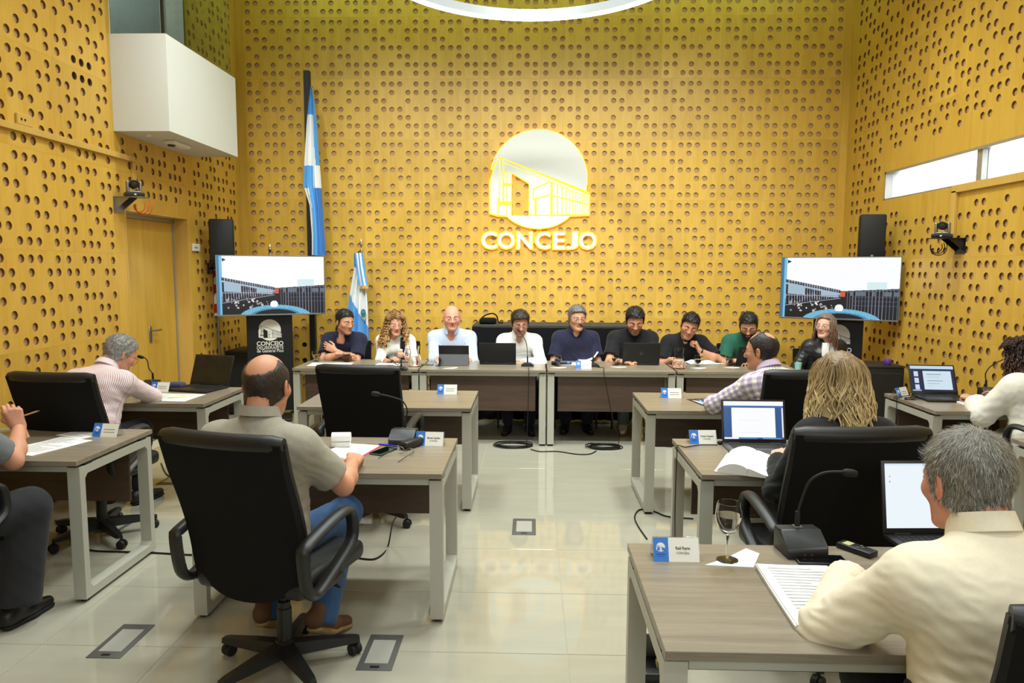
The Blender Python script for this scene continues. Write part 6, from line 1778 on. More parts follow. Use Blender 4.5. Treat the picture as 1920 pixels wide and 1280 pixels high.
# ---- papers
def sheet(x, y, deg, w, h, label, cat='paper', n=1, z=DH, lines=True, curl=0.0, name='paper_sheet', edge=None, seed=1, extra=None):
    root = thing(name, label, cat, (x, y, z), math.radians(deg)); rs = random.Random(seed)
    th = .0008 * n + .0006
    def surf(bm, z0, dx=0, dy=0, rz=0, rev=False):
        g = []
        for j in range(7):
            r = []
            for i in range(7):
                u, v = i / 6, j / 6; zz = z0 + curl * (max(0, u - .45) ** 2) * 2.2 + .001 * math.sin(u * 7 + v * 5 + seed)
                p = Matrix.Rotation(rz, 3, 'Z') @ Vector(((u - .5) * w, (v - .5) * h, 0)); r.append(bm.verts.new((p.x + dx, p.y + dy, max(zz, .0004))))
            g.append(r)
        return g
    k = max(1, min(4, n // 6 + 1))
    for q in range(k):
        bm = BM(); z1 = th * (q + 1) / k; z0 = th * q / k
        dx, dy, rz = (rs.uniform(-.004, .004), rs.uniform(-.004, .004), rs.uniform(-.02, .02)) if q < k - 1 else (0, 0, 0)
        A, B_ = surf(bm, z1 - .0002, dx, dy, rz), surf(bm, z0, dx, dy, rz)
        for j in range(6):
            for i in range(6):
                bm.faces.new((A[j][i], A[j][i + 1], A[j + 1][i + 1], A[j + 1][i])); bm.faces.new((B_[j][i], B_[j + 1][i], B_[j + 1][i + 1], B_[j][i + 1]))
        for i in range(6):
            bm.faces.new((A[0][i + 1], A[0][i], B_[0][i], B_[0][i + 1])); bm.faces.new((A[6][i], A[6][i + 1], B_[6][i + 1], B_[6][i]))
            bm.faces.new((A[i][0], A[i + 1][0], B_[i + 1][0], B_[i][0])); bm.faces.new((A[i + 1][6], A[i][6], B_[i][6], B_[i + 1][6]))
        o = obj('sheet', bm, M['paper'], root, smooth=30)
    if lines:
        bm = BM()
        for i in range(16):
            yy = h * .42 - i * h * .052; L = w * (.76 if rs.random() > .25 else rs.uniform(.2, .6))
            u0 = -w * .38
            if curl: L = min(L, w * .36)
            vs4 = [(u0, yy - h * .006), (u0 + L, yy - h * .006), (u0 + L, yy + h * .006), (u0, yy + h * .006)]
            bm.faces.new([bm.verts.new((a, b, th + .0016)) for a, b in vs4])
        tag(obj('printed_text', bm, M['paperprint'], root), kind='stuff')
    if extra: extra(root, th)
    return root
sheet(.842, 2.05, -2, .225, .40, 'thick stack of papers open before the man in cream shirt', n=22, name='paper_stack', seed=3)
sheet(-.975, 3.62, -12, .215, .43, 'white pages in red folder on the grey polo desk', n=4, seed=5, extra=lambda r, th: obj('red_cover', (lambda bm: (box(bm, -.112, .118, -.222, .212, 0.0001, .0012), bm)[1])(BM()), mat('red_card', lin(196, 40, 70), .6), r))
bm = BM(); 
r_ = thing('rolled_page', 'rolled back white page standing on the red folder', 'paper', on(640, 838) + (DH,))
tube(bm, [(-.05, 0, .055), (.05, .01, .055)], .026, 18); obj('roll', bm, M['paper'], r_, smooth=60)
bm = BM(); box(bm, -.05, .05, -.012, .012, .004, .03); obj('page_foot', bm, M['paper'], r_)
sheet(-2.62, 3.72, -17, .24, .36, 'printed sheets under the bare elbow on left foreground desk', n=3, seed=7)
sheet(-2.60, 4.02, -24, .22, .20, 'spare white sheets behind the elbow, beside left name card', n=2, seed=9)
sheet(-2.68, 5.20, -4, .36, .30, 'white pages with a yellow highlight, striped shirt man desk', n=2, seed=11, extra=lambda r, th: obj('highlighter_mark', (lambda bm: (box(bm, -.03, .10, -.03, -.005, th + .0012, th + .0022), xform(bm.verts, Matrix.Rotation(.3, 4, 'Z')), bm)[2])(BM()), mat('highlighter_yellow', lin(244, 244, 70), .6), r))
bo = thing('booklet', 'thick white booklet splayed open over near edge of blonde woman desk', 'booklet', (1.10, 3.49, DH), math.radians(-24))
for s_, pr in ((-1, [(-.135, 0), (-.130, .020), (-.085, .046), (-.04, .050), (.0, .034), (.005, 0)]), (1, [(.006, 0), (.001, .034), (.03, .030), (.08, .014), (.14, .010), (.20, .022), (.20, .014), (.14, 0)])):
    bm = BM(); q = smoothpath([(a, b, 0) for a, b in pr], 4)
    prism(bm, [(p.x, max(p.y, 0.0)) for p in q], -.19, .19, Matrix.Rotation(PI / 2, 4, 'X')); obj('page_block', bm, M['paper'], bo, smooth=35)
bm = BM(); box(bm, -.15, -.134, -.192, .192, 0, .004); obj('pink_edge', bm, mat('pink_edge', lin(226, 190, 204), .6), bo)
def clip_extra(r, th):
    bm = BM(); box(bm, -.125, .125, -.185, .185, 0.0001, .0022, .001); obj('board', bm, M['plastic_soft'], r)
sheet(1.335, 5.17, 14, .205, .30, 'black clipboard with white sheets and two pens, plaid desk', n=2, seed=17, name='clipboard', extra=clip_extra)
sheet(1.47, 5.40, -6, .22, .12, 'white sheet lying beyond the clipboard on plaid desk', n=2, seed=18)
for (u, v, w_, d_, dg, lb) in ((620, 683, .42, .24, 3, 'white papers before the young man in navy polo'), (727, 684, .24, .22, -6, 'white paper below the curly woman hands'), (1070, 682, .30, .20, 0, 'white papers before the grey haired navy polo man'), (1255, 679, .20, .16, 4, 'leaflet lying beside the dark grey laptop lid'), (1005, 680, .22, .12, -10, 'white sheet at elbow of the man in white shirt')):
    x, y = on(u, v); sheet(x, y, dg, w_, d_, lb, n=3, seed=int(u))
x, y = on(1092, 676); sheet(x + .06, y + .05, 8, .20, .14, 'curling white page beside second gooseneck microphone', n=2, curl=.14, lines=False, seed=23, name='curled_page')
x, y = on(1318, 682)
bk = thing('open_book', 'open book with teal cover under the black T-shirt man', 'book', (x, y + .03, DH), .1)
bm = BM(); vs_ = box(bm, -.16, .16, -.10, .10, 0, .004, .001); obj('cover', bm, mat('teal_cover', lin(52, 104, 104), .5), bk)
bm = BM()
for s in (-1, 1):
    pr = [(0, .004), (s * .04, .028), (s * .09, .030), (s * .15, .008), (s * .15, .004)]
    prism(bm, [(a, b) for a, b in pr], -.095, .095, Matrix.Rotation(PI / 2, 4, 'X'))
obj('pages', bm, M['paper'], bk, smooth=30)
sheet(*on(1823, 760), -8, .13, .19, 'small white notepad under the bracelet hand', n=16, seed=29, lines=False, name='notepad')
# ---- glasses, jugs, napkins
def goblet(x, y, label, h=.108, rb=.040, stem=.022, group='stemmed glasses on the front table', z=DH, fill=.55):
    root = thing('stemmed_glass', label, 'glass', (x, y, z), 0, group)
    zb = stem; n = 24
    out = [(.0, 0), (rb * .80, 0.0), (rb * .82, .002), (rb * .3, .006), (.0045, .010), (.004, zb * .75), (.006, zb)]
    bowl = [(rb * a, zb + (h - zb) * b) for a, b in ((.35, .05), (.72, .20), (.95, .42), (1.0, .60), (.95, .82), (.88, 1.0))]
    inn = [(r - .0016, z_) for r, z_ in bowl[::-1]]; inn[-1] = (rb * .3, zb + (h - zb) * .08)
    bm = BM(); lathe(bm, out + bowl + inn + [(.0, zb + (h - zb) * .06)], n); obj('glass_body', bm, M['glass'], root, smooth=60)
    wl = [(max(.001, r - .0020), z_) for r, z_ in bowl if z_ < zb + (h - zb) * fill]; wl[0] = (rb * .3, zb + (h - zb) * .09)
    rt = np.interp(zb + (h - zb) * fill, [b[1] for b in bowl], [b[0] for b in bowl]) - .002
    bm = BM(); lathe(bm, [(.0, zb + (h - zb) * .085)] + wl + [(rt, zb + (h - zb) * fill), (.0, zb + (h - zb) * fill)], n); obj('water', bm, M['water'], root, smooth=60)
    return root
goblet(.662, 2.322, 'tall stemmed glass of water on napkin, nearest desk', h=.197, rb=.044, stem=.085, group='water glass', z=DH + .002, fill=.62)
for (u, v, lb) in ((592, 677, 'stemmed glass at far left end of the front table'), (650, 678, 'stemmed glass before the crossed forearms in navy polo'), (821, 686, 'stemmed glass between the tablet and the phone'), (1046, 686, 'stemmed glass beside the hand microphone lying down'), (1154, 684, 'stemmed glass left of the dark grey laptop with emblem'), (1308, 686, 'stemmed glass in front of the teal covered book'), (1367, 685, 'stemmed glass beside the navy black laptop lid')):
    x, y = on(u, v); goblet(x, y, lb)
def jug(u, v, label, h=.205, hand=True, flip=-1):
    x, y = on(u, v); root = thing('water_jug', label, 'jug', (x, y, DH), 0, 'water jugs on the front table')
    pr = [(.0, 0), (.062, 0), (.066, .006), (.062, .05), (.052, .10), (.043, .135), (.046, .17), (.052, h)]
    inn = [(r - .003, z) for r, z in pr[:0:-1]]; inn[-1] = (.055, .008)
    bm = BM(); lathe(bm, pr + inn[:-1] + [(.054, .010), (.0, .008)], 26); obj('jug_body', bm, M['glass'], root, smooth=60)
    bm = BM(); lathe(bm, [(.0, .011), (.053, .013), (.0585, .05), (.0485, .10), (.0, .10)], 26); obj('water', bm, M['water'], root, smooth=60)
    if hand:
        bm = BM(); tube(bm, smoothpath([(flip * .048, 0, .175), (flip * .085, 0, .17), (flip * .095, 0, .13), (flip * .08, 0, .07), (flip * .058, 0, .055)], 5), .006, 8); obj('handle', bm, M['glass'], root, smooth=60)
jug(777, 687, 'glass water jug with handle, beside the curly woman')
jug(1272, 691, 'glass water jug without handle, before man in black T-shirt', hand=False, h=.20)
def napkin(x, y, deg, label, s=.16, z=DH):
    r = thing('paper_napkin', label, 'napkin', (x, y, z), math.radians(deg), 'paper napkins')
    bm = BM(); prism(bm, [(-s * .55, -.01), (s * .1, -s * .32), (s * .5, s * .1), (s * .42, s * .34), (-s * .1, .02)], 0, .0018); obj('folded_sheet', bm, M['paper'], r)
napkin(.69, 2.325, 18, 'folded paper napkin under the tall stemmed glass', s=.22)
for (u, v, lb) in ((845, 690, 'crumpled napkin before the grey tablet folio'), (1160, 688, 'napkin under glass left of emblem laptop'), (1310, 690, 'napkin under the glass before teal book'), (1372, 689, 'napkin under glass by the navy black laptop'), (1048, 689, 'napkin under glass near lying microphone'), (600, 682, 'napkin under the leftmost glass')):
    x, y = on(u, v); napkin(x, y, (u * 7) % 40 - 20, lb, .15)
# ---- gooseneck microphones
def box_mic(x, y, deg, neck, label, s=1.0):
    root = thing('gooseneck_microphone', label, 'microphone', (x, y, DH), math.radians(deg), 'boxy gooseneck microphones')
    bm = BM(); prof = [(-.062, 0), (.062, 0), (.062, .078), (.0, .082), (-.052, .036), (-.062, .030)]
    prism(bm, [(a * s, b * s) for a, b in prof], -.070 * s, .070 * s, Matrix.Rotation(PI / 2, 4, 'Z') @ Matrix.Rotation(PI / 2, 4, 'X'))
    es = [e for e in bm.edges]; bmesh.ops.bevel(bm, geom=es, offset=.005, segments=2, affect='EDGES', profile=.5)
    obj('base', bm, mat('mic_base_black', lin(34, 36, 40), .4), root, smooth=40)
    bm = BM(); box(bm, -.014, .014, .018, .046, .0805 * s, .084 * s, .001); obj('socket_plate', bm, M['steel'], root)
    Ri = Matrix.Rotation(-math.radians(deg), 3, 'Z'); L = [Ri @ (Vector(p) - Vector((x, y, DH))) for p in neck]
    b0 = Vector((0, .032, .08 * s))
    bm = BM(); tube(bm, [b0, b0 + Vector((0, 0, .055))], [.009, .008], 10); obj('neck_sleeve', bm, M['plastic_soft'], root, smooth=40)
    P_ = smoothpath([b0 + Vector((0, 0, .05))] + L, 6)
    bm = BM(); tube(bm, P_, .0042, 8); obj('neck', bm, M['plastic_soft'], root, smooth=60)
    e = L[-1]; d = (L[-1] - L[-2]).normalized()
    bm = BM(); tube(bm, [e - d * .008, e, e + d * .008, e + d * .03, e + d * .042, e + d * .046], [.006, .011, .0135, .0135, .010, .003], 14); obj('windscreen', bm, M['rubber'], root, smooth=60)
    bm = BM()
    for q in (-.012, .012): box(bm, q - .003, q + .003, -.0632 * s, -.0615 * s, .014, .018)
    obj('jack', bm, M['steel'], root)
def W3(u, v, y): return W(u, v, y)
x, y = on(1516, 1052); y += .075; yy = y + .03
box_mic(x, y, 4, [W3(1507, 925, yy), W3(1520, 900, yy - .01), W3(1545, 886, yy - .02), W3(1575, 884, yy - .03), W3(1583, 885, yy - .03)], 'gooseneck microphone on black box, before the cream shirt man', s=1.0)
x, y = on(752, 838); y += .075; yy = y + .03
box_mic(x, y, -6, [W3(764, 770, yy), W3(755, 752, yy), W3(738, 745, yy - .01), W3(718, 740, yy - .02), W3(711, 739, yy - .02)], 'gooseneck microphone on black box beside the spectacle case')
x, y = -3.06, 5.605; yy = y + .03
box_mic(x, y, 0, [W3(279, 690, yy), W3(277, 678, yy), W3(272, 671, yy - .01), W3(268, 670, yy - .01)], 'gooseneck microphone on black box on the striped man desk', s=.8)
x, y = on(1852, 742); yy = y + .03
box_mic(x, y, 0, [W3(1848, 700, yy), W3(1858, 686, yy), W3(1876, 676, yy - .01), W3(1886, 672, yy - .01)], 'gooseneck microphone behind the hand with red bracelets', s=.8)
def table_mic(u, v, pts, y0, label, lie=False):
    x, y = on(u, v); root = thing('gooseneck_microphone', label, 'microphone', (x, y, DH), 0, 'front table gooseneck microphones')
    o = Vector((x, y, DH)); L = [Vector(p) - o for p in pts]
    bm = BM(); prism(bm, [(-.065, 0), (.065, 0), (.062, .012), (.032, .034), (-.032, .034), (-.062, .012)], -.045, .045, Matrix.Rotation(PI / 2, 4, 'X')); bmesh.ops.bevel(bm, geom=list(bm.edges), offset=.004, segments=1, affect='EDGES', profile=.5)
    obj('base', bm, mat('mic_base_black', lin(34, 36, 40), .4), root, smooth=40)
    bm = BM(); tube(bm, [(0, .01, .03), (0, .01, .10)], [.009, .007], 10); obj('neck_sleeve', bm, M['plastic_soft'], root, smooth=40)
    bm = BM(); tube(bm, smoothpath([Vector((0, .01, .09))] + L, 5), .004, 8); obj('neck', bm, M['plastic_soft'], root, smooth=60)
    e = L[-1]; d = (L[-1] - L[-2]).normalized(); bm = BM(); tube(bm, [e - d * .008, e, e + d * .012, e + d * .028, e + d * .034], [.006, .010, .012, .011, .003], 12); obj('windscreen', bm, M['rubber'], root, smooth=60)
table_mic(989, 686, [W(988, 650, 7.19), W(985, 638, 7.20), W(979, 628, 7.22), W(974, 621, 7.24)], 0, 'gooseneck microphone at the mouth of man in white shirt')
table_mic(1112, 687, [W(1113, 648, 7.19), W(1109, 632, 7.20), W(1099, 619, 7.23), W(1092, 612, 7.25)], 0, 'gooseneck microphone before the grey haired navy polo man')
x, y = on(735, 684)
table_mic(752, 694, [W(745, 684, 7.05), W(738, 678, 7.08), W(731, 673, 7.10), W(728, 671, 7.11)], 0, 'low bent gooseneck microphone before the curly woman')
hm = thing('hand_microphone', 'hand microphone lying on front table with blue ring', 'microphone', on(1052, 684) + (DH + .02,), .1)
bm = BM(); vs_ = lathe(bm, [(.0, -.11), (.014, -.105), (.014, .02), (.019, .05)], 14); xform(bm.verts, Matrix.Rotation(-PI / 2, 4, 'Y')); obj('handle', bm, M['plastic'], hm, smooth=60)
bm = BM(); vs_ = lathe(bm, [(.018, .05), (.022, .06), (.022, .085), (.012, .10), (.0, .102)], 14); xform(bm.verts, Matrix.Rotation(-PI / 2, 4, 'Y')); obj('head', bm, M['rubber'], hm, smooth=60)
bm = BM(); vs_ = lathe(bm, [(.0146, -.09), (.0146, -.06)], 14, cap=False); xform(bm.verts, Matrix.Rotation(-PI / 2, 4, 'Y')); obj('blue_ring', bm, M['blue'], hm, smooth=60)
# ---- phones, recorder, case, spectacles, pens
def phone(x, y, deg, label, w=.075, h=.155, case='plastic'):
    r = thing('phone', label, 'phone', (x, y, DH), math.radians(deg)); bm = BM(); box(bm, -w / 2, w / 2, -h / 2, h / 2, 0, .009, .004, 2); obj('case', bm, M[case] if isinstance(case, str) else case, r, smooth=40)
    bm = BM(); box(bm, -w / 2 + .004, w / 2 - .004, -h / 2 + .004, h / 2 - .004, .0088, .0096); obj('glass_face', bm, mat('phone_glass', lin(12, 13, 16), .08), r)
x, y = on(1538, 1052); phone(x, y, 88, 'black phone lying in front of the near microphone box', h=.165)
x, y = on(719, 847); phone(x, y, -24, 'green cased phone beside spectacles on the grey polo desk', case=mat('green_case', lin(34, 84, 46), .5))
x, y = on(800, 684); phone(x, y, 86, 'teal phone lying by the glass water jug', h=.13, case=mat('teal_case', lin(62, 104, 116), .4))
x, y = on(1352, 681); phone(x, y, 84, 'white edged phone near the green T-shirt man', h=.17, w=.10, case=M['whiteplastic'])
rc = thing('voice_recorder', 'black voice recorder with small yellowish display, nearest desk', 'recorder', on(1606, 1034) + (DH,), math.radians(35))
bm = BM(); box(bm, -.026, .026, -.062, .062, 0, .020, .004, 2); obj('body', bm, M['plastic'], rc, smooth=40)
bm = BM(); box(bm, -.017, .017, .018, .045, .0198, .0206); obj('display', bm, mat('lcd', lin(196, 190, 140), .3), rc)
for k in range(3):
    bm = BM(); lathe(bm, [(.006, .0198), (.006, .0225)], 10, (-.012 + .012 * k, -.01 - .012 * (k % 2), 0)); obj('button', bm, M['steel'], rc, smooth=40)
cs = thing('spectacle_case', 'black leather spectacle case before the grey polo name card', 'case', on(772, 838) + (DH,), math.radians(62))
bm = BM(); vs_ = box(bm, -.08, .08, -.032, .032, 0, .045, .018, 4); obj('shell', bm, M['leather'], cs, smooth=60)
bm = BM(); vs_ = box(bm, -.0805, .0805, -.0325, .0325, .021, .024, .001); obj('seam', bm, M['plastic_soft'], cs)
sp = thing('spectacles', 'wire rimmed spectacles lying open on grey polo desk', 'spectacles', on(760, 852) + (DH,), math.radians(-28))
bm = BM()
for q in (-1, 1):
    tube(bm, [(q * .032 + .024 * math.cos(t), .0, .020 + .018 * math.sin(t)) for t in np.linspace(0, 2 * PI, 18)[:-1]], .0012, 6, closed=True)
tube(bm, [(-.009, 0, .024), (0, .003, .027), (.009, 0, .024)], .0012, 6); obj('rims', bm, M['steel'], sp, smooth=60)
for q in (-1, 1):
    bm = BM(); tube(bm, smoothpath([(q * .057, 0, .026), (q * .062, -.03, .022), (q * .064, -.10, .010), (q * .064, -.14, .003)], 4), .0018, 6); obj('temple', bm, M['plastic'], sp, smooth=60)
def pen(p, q, label, m, r=.0045):
    p, q = Vector(p), Vector(q); o = thing('pen', label, 'pen', tuple((p + q) / 2)); d = (q - p) / 2
    bm = BM(); tube(bm, [-d, d * .85], r, 8); obj('barrel', bm, m, o, smooth=60)
    bm = BM(); tube(bm, [d * .85, d], [r, .001], 8); obj('tip', bm, M['steel'], o, smooth=60)
bl = mat('blue_pen', lin(40, 56, 190), .35)
a, b = on(711, 834), on(748, 838); pen(a + (DH + .0047,), b + (DH + .0047,), 'blue pen lying before the microphone box', bl)
a, b = on(1312, 753), on(1326, 762); pen(a + (DH + .010,), b + (DH + .010,), 'light blue pen on the black clipboard', mat('pale_blue_pen', lin(120, 180, 214), .35))
a, b = on(1316, 752), on(1330, 760); pen(a + (DH + .010,), b + (DH + .010,), 'dark blue pen next to another on the black clipboard', bl)
hd_ = Vector(C2['_']['A']['R'][2]); pen(hd_ + Vector((-.06, .00, .035)), hd_ + Vector((.09, .03, .085)), 'yellow pencil held up in the hand at left edge', mat('yellow_pencil', lin(206, 160, 70), .5), .0036)
hd_ = Vector(FRONT[2]['_']['A']['L'][2]); pen(hd_ + Vector((-.08, -.07, .03)), hd_ + Vector((.03, -.05, .05)), 'thin pen held by the curly haired woman', M['steel'], .0035)
hd_ = Vector(C1['_']['A']['R'][2]); pen(hd_ + Vector((-.01, .09, -.035)), hd_ + Vector((.05, .03, .07)), 'dark pen in the writing hand of striped shirt man', M['plastic'], .004)
# watch, bracelets
def ring_on(P, side, k, r, t, m, name, off=0.0, face=False):
    a, e, w_ = P['_']['A'][side]; d = unit(w_ - e); c = Vector(w_ - d * off); loc = Vector(P['_']['loc'])
    s = Vector(np.cross(d, [0.3, .2, 1])).normalized(); q = Vector(d).cross(s)
    bm = BM(); tube(bm, [c - loc + r * (math.cos(u) * s + math.sin(u) * q) for u in np.linspace(0, 2 * PI, 20)[:-1]], t, 8, closed=True)
    o = obj(name, bm, m, P['_']['root'], smooth=60)
    return o
ring_on(FRONT[7], 'L', 0, .031, .008, M['plastic'], 'wristwatch', .015)
for k in range(3): ring_on(C6, 'L', 0, .0285, .003, mat('red_bracelet', lin(206, 74, 58), .5), 'bracelet', .006 + .012 * k)
# lapel trim and necklace of the curly woman, white top of the woman in jacket
def front_patch(P, outline, m, name, lift=.018, dx=0.0):
    """cloth panel lying on the chest: outline in (across, along the spine)"""
    q = P['_']; C, S, R2, F2 = q['C'], q['S'], q['Rt'], q['Ft']; loc = np.array(q['loc'])
    bm = BM(); A = []
    n = 10
    for j in range(n + 1):
        v = j / n; row = []
        z = outline[0][2] + (outline[-1][2] - outline[0][2]) * v
        l = np.interp(-z, [-o[2] for o in outline], [o[0] for o in outline]); r = np.interp(-z, [-o[2] for o in outline], [o[1] for o in outline])
        for i in range(7):
            x_ = l + (r - l) * i / 6; dep = .103 * math.sqrt(max(.05, 1 - (x_ / .22) ** 2)) + lift + .014 * math.exp(-((z + .02) / .09) ** 2) - .03 * max(0, (z - .06) / .1)
            p = C + R2 * x_ + S * z + F2 * dep - loc; row.append((bm.verts.new(p), bm.verts.new(p - F2 * .02)))
        A.append(row)
    for j in range(n):
        for i in range(6):
            bm.faces.new((A[j][i][0], A[j + 1][i][0], A[j + 1][i + 1][0], A[j][i + 1][0])); bm.faces.new((A[j][i][1], A[j][i + 1][1], A[j + 1][i + 1][1], A[j + 1][i][1]))
    for i in range(6):
        for j in (0, n): bm.faces.new((A[j][i][0], A[j][i + 1][0], A[j][i + 1][1], A[j][i][1]))
    for j in range(n):
        for i in (0, 6): bm.faces.new((A[j][i][0], A[j][i][1], A[j + 1][i][1], A[j + 1][i][0]))
    return obj(name, bm, m, q['root'], smooth=50)
front_patch(FRONT[2], [(-.125, -.075, .13), (-.12, -.07, .0), (-.12, -.07, -.22)], black_c, 'cardigan_trim', lift=.030)
front_patch(FRONT[2], [(.075, .125, .13), (.07, .12, .0), (.07, .12, -.22)], black_c, 'cardigan_trim', lift=.030)
front_patch(FRONT[9], [(-.06, .06, .12), (-.075, .075, .03), (-.08, .08, -.26)], white_c, 'white_top', lift=.034)
# ---- cups
cp = thing('plastic_cup', 'clear plastic cup in the hand with red bracelets', 'cup', on(1852, 752) + (DH,))
bm = BM(); lathe(bm, [(.026, 0), (.038, .095), (.0365, .095), (.0245, .003)], 20); obj('cup_wall', bm, mat('clear_plastic', (.86, .96, .95, 1), .06, trans=.9, ior=1.3), cp, smooth=60)
bm = BM(); lathe(bm, [(.024, .004), (.029, .04), (.0, .04)], 20); obj('drink', bm, M['water'], cp, smooth=60)
tc_ = thing('paper_cup', 'teal and white paper cup near the woman in black jacket', 'cup', on(1496, 694) + (DH,))
bm = BM(); lathe(bm, [(.026, 0), (.034, .075), (.032, .075), (.025, .003)], 18); obj('cup_wall', bm, mat('teal_cup', lin(150, 214, 206), .5), tc_, smooth=60)
# dark cloth bundle behind striped man's laptop
cb_ = thing('cloth_bundle', 'small dark blue bundle behind the blank laptop', 'cloth', on(330, 727) + (DH,))
bm = BM(); vs_ = box(bm, -.07, .07, -.05, .05, 0, .045, .02, 3)
for v in bm.verts: v.co += Vector((math.sin(v.co.y * 90) * .006, math.sin(v.co.x * 80) * .006, 0)); v.co.z = max(v.co.z, 0)
obj('folds', bm, SH('dark_blue_cloth', lin(58, 60, 88)), cb_, smooth=60)
# bag with pink tag
xb_, yb_ = -1.60, 6.15
bg = thing('backpack', 'black backpack with a pink tag standing behind empty chair desk', 'bag', (xb_, yb_, 0))
bm = BM(); box(bm, -.17, .17, -.10, .10, 0, .46, .06, 4); obj('bag_body', bm, M['cloth_black'], bg, smooth=60)
bm = BM(); tube(bm, smoothpath([(-.05, 0, .45), (-.03, 0, .51), (.03, 0, .51), (.05, 0, .45)], 5), .01, 8); obj('carry_loop', bm, M['cloth_black'], bg, smooth=60)
bm = BM(); vs_ = box(bm, -.022, .022, -.112, -.104, -.022, .022, .003); xform(bm.verts, Matrix.Translation((.02, 0, .30)) @ Matrix.Rotation(.7, 4, 'Y')); tube(bm, [(.02, -.108, .33), (.01, -.106, .37)], .002, 6); obj('pink_tag', bm, mat('pink_tag', lin(208, 84, 100), .5), bg)
# ---- cables on the floor
def cable(pts, label, r=.005, name='cable', closed=False, m=None):
    loc = Vector(pts[0]); bm = BM(); tube(bm, smoothpath([Vector(p) - loc for p in pts], 6), r, 6)
    tag(obj(name, bm, m or M['cable'], smooth=60, loc=loc), label, 'cable')
fz = lambda u, v: on(u, v, .006) + (.006,)
def coil(u, v, R_1, label, seed):
    x, y = on(u, v, .006); rs = random.Random(seed); pts = []
    for i in range(110):
        t = i / 110 * 2 * PI * 6; k = 1 + .10 * math.sin(t * .37 + seed) + .07 * rs.uniform(-1, 1) * .3
        pts.append((x + R_1 * k * math.cos(t) + .02 * math.sin(t * .21), y + R_1 * .62 * k * math.sin(t), .006 + .009 * (i // 20) * .5 + .002 * math.sin(t * 3)))
    cable(pts, label, .0045, 'cable_coil')
coil(962, 835, .17, 'coil of black cable on the floor left of central table legs', 2)
coil(1132, 838, .15, 'coil of black cable on the floor right of central table legs', 5)
cable([fz(995, 842), fz(1012, 846), fz(1045, 846), fz(1080, 851), fz(1105, 851), fz(1118, 845)], 'black cable joining the two coils on the floor')
e4 = on(991, 690); e5 = on(1120, 690)
cable([e4 + (DH + .008,), (e4[0], 6.85, DH + .010), (e4[0] + .005, 6.795, DH - .03), (e4[0], 6.79, .45), (e4[0] - .01, 6.76, .12), fz(988, 838)], 'microphone cable hanging down to the left coil', .0035)
cable([e5 + (DH + .008,), (e5[0] + .06, 6.95, DH + .008), W(1132, 697, 6.795), W(1138, 730, 6.79), W(1150, 790, 6.78), W(1160, 820, 6.76), fz(1158, 838)], 'microphone cable hanging down to the right coil', .0035)
cable([fz(1213, 1010), fz(1196, 985), fz(1190, 968), fz(1200, 955), fz(1225, 958), fz(1252, 968), fz(1300, 972)], 'black cable curling on floor at plaid man desk leg')
xk, yk = on(1345, 836)
cable([(xk, yk, DH + .006), on(1310, 836) + (DH + .006,), on(1285, 840) + (DH + .006,), (.812, 3.87, DH + .006), (.806, 3.86, DH - .04), (.80, 3.84, .40), (.80, 3.80, .12), fz(1258, 968)], 'laptop cable draped over blonde woman desk end to floor', .003)
cable([on(1735, 745) + (DH + .006,), on(1710, 742) + (DH + .006,), (2.803, 5.45, DH + .004), (2.797, 5.45, DH - .05), (2.797, 5.44, .30), fz(1690, 850)], 'black cable hanging off the right wall desk end', .003)
cable([fz(104, 975), fz(130, 1010), fz(165, 1030), fz(230, 1034), fz(290, 1036), fz(365, 1040), fz(420, 1038)], 'black cable running along tiles between left desks')
cable([fz(302, 868), fz(312, 888), fz(330, 897), fz(350, 898)], 'black cable bending into the far left floor box')
cable([fz(352, 862), fz(325, 868), fz(316, 876), fz(330, 884), fz(352, 884)], 'black cable loop above the far left floor box')
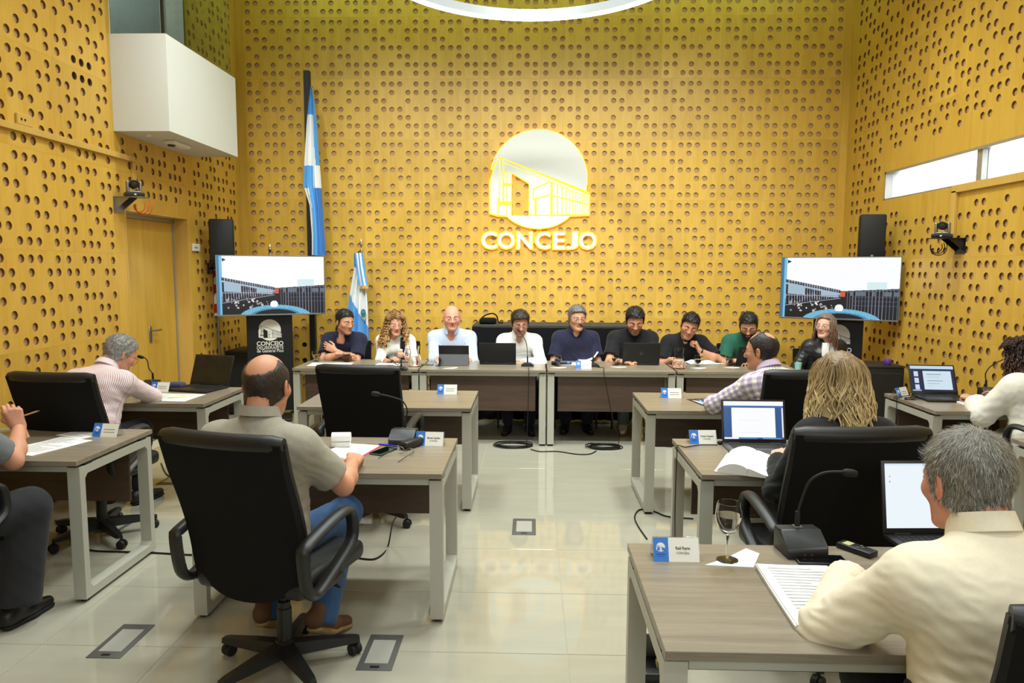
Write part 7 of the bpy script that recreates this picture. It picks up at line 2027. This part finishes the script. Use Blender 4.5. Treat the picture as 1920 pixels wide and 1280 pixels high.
cable([fz(672, 1046), fz(700, 1048), fz(718, 1038), fz(728, 1022), W(735, 985, 4.15), W(742, 970, 4.0)], 'black cable under grey polo desk rising to modesty panel')
# open floor box under the nearest desk
xo, yo = on(1214, 1262, .0)
ob = thing('open_floor_box', 'open floor socket box with raised lid under nearest desk', 'floor box', (xo + .03, yo, 0))
bm = BM(); box(bm, -.08, .08, -.12, .12, -.003, .006, .002); obj('frame', bm, M['steel'], ob)
bm = BM(); box(bm, -.06, .06, -.09, .09, .006, .05, .008, 2); obj('socket_block', bm, M['plastic'], ob, smooth=40)
bm = BM(); vs_ = box(bm, -.06, .06, 0, .008, 0, .19, .002); xform(bm.verts, Matrix.Translation((.0, .07, .01)) @ Matrix.Rotation(.45, 4, 'X')); obj('lid', bm, M['frame_grey'], ob)
bm = BM(); box(bm, .0, .03, -.05, -.01, .05, .075, .003); obj('plug', bm, mat('yellow_plug', lin(196, 182, 90), .5), ob)
# small adapter by blonde woman's laptop
ad = thing('power_plug', 'small black plug of the cable beside blonde woman laptop', 'plug', on(1352, 833) + (DH,))
bm = BM(); vs_ = lathe(bm, [(.008, -.02), (.011, -.01), (.011, .02), (.006, .024)], 12); xform(bm.verts, Matrix.Translation((0, 0, .011)) @ Matrix.Rotation(PI / 2, 4, 'Y')); obj('plug_body', bm, M['plastic_soft'], ad, smooth=60)
ad = thing('power_plug', 'black plug by the cable knot on right wall desk', 'plug', on(1697, 741) + (DH,))
bm = BM(); vs_ = lathe(bm, [(.008, -.03), (.014, -.02), (.014, .03), (.006, .034)], 12); xform(bm.verts, Matrix.Translation((0, 0, .014)) @ Matrix.Rotation(PI / 2, 4, 'Y')); obj('plug_body', bm, M['plastic_soft'], ad, smooth=60)
x, y = on(1722, 748); cable([(x + .10 * math.cos(t) * (1 + .3 * math.sin(2.3 * t)), y + .05 * math.sin(1.3 * t), DH + .005 + .004 * (i % 3)) for i, t in enumerate(np.linspace(0, 14, 26))], 'tangled black charger cable beside the thumbnails laptop', .0032)
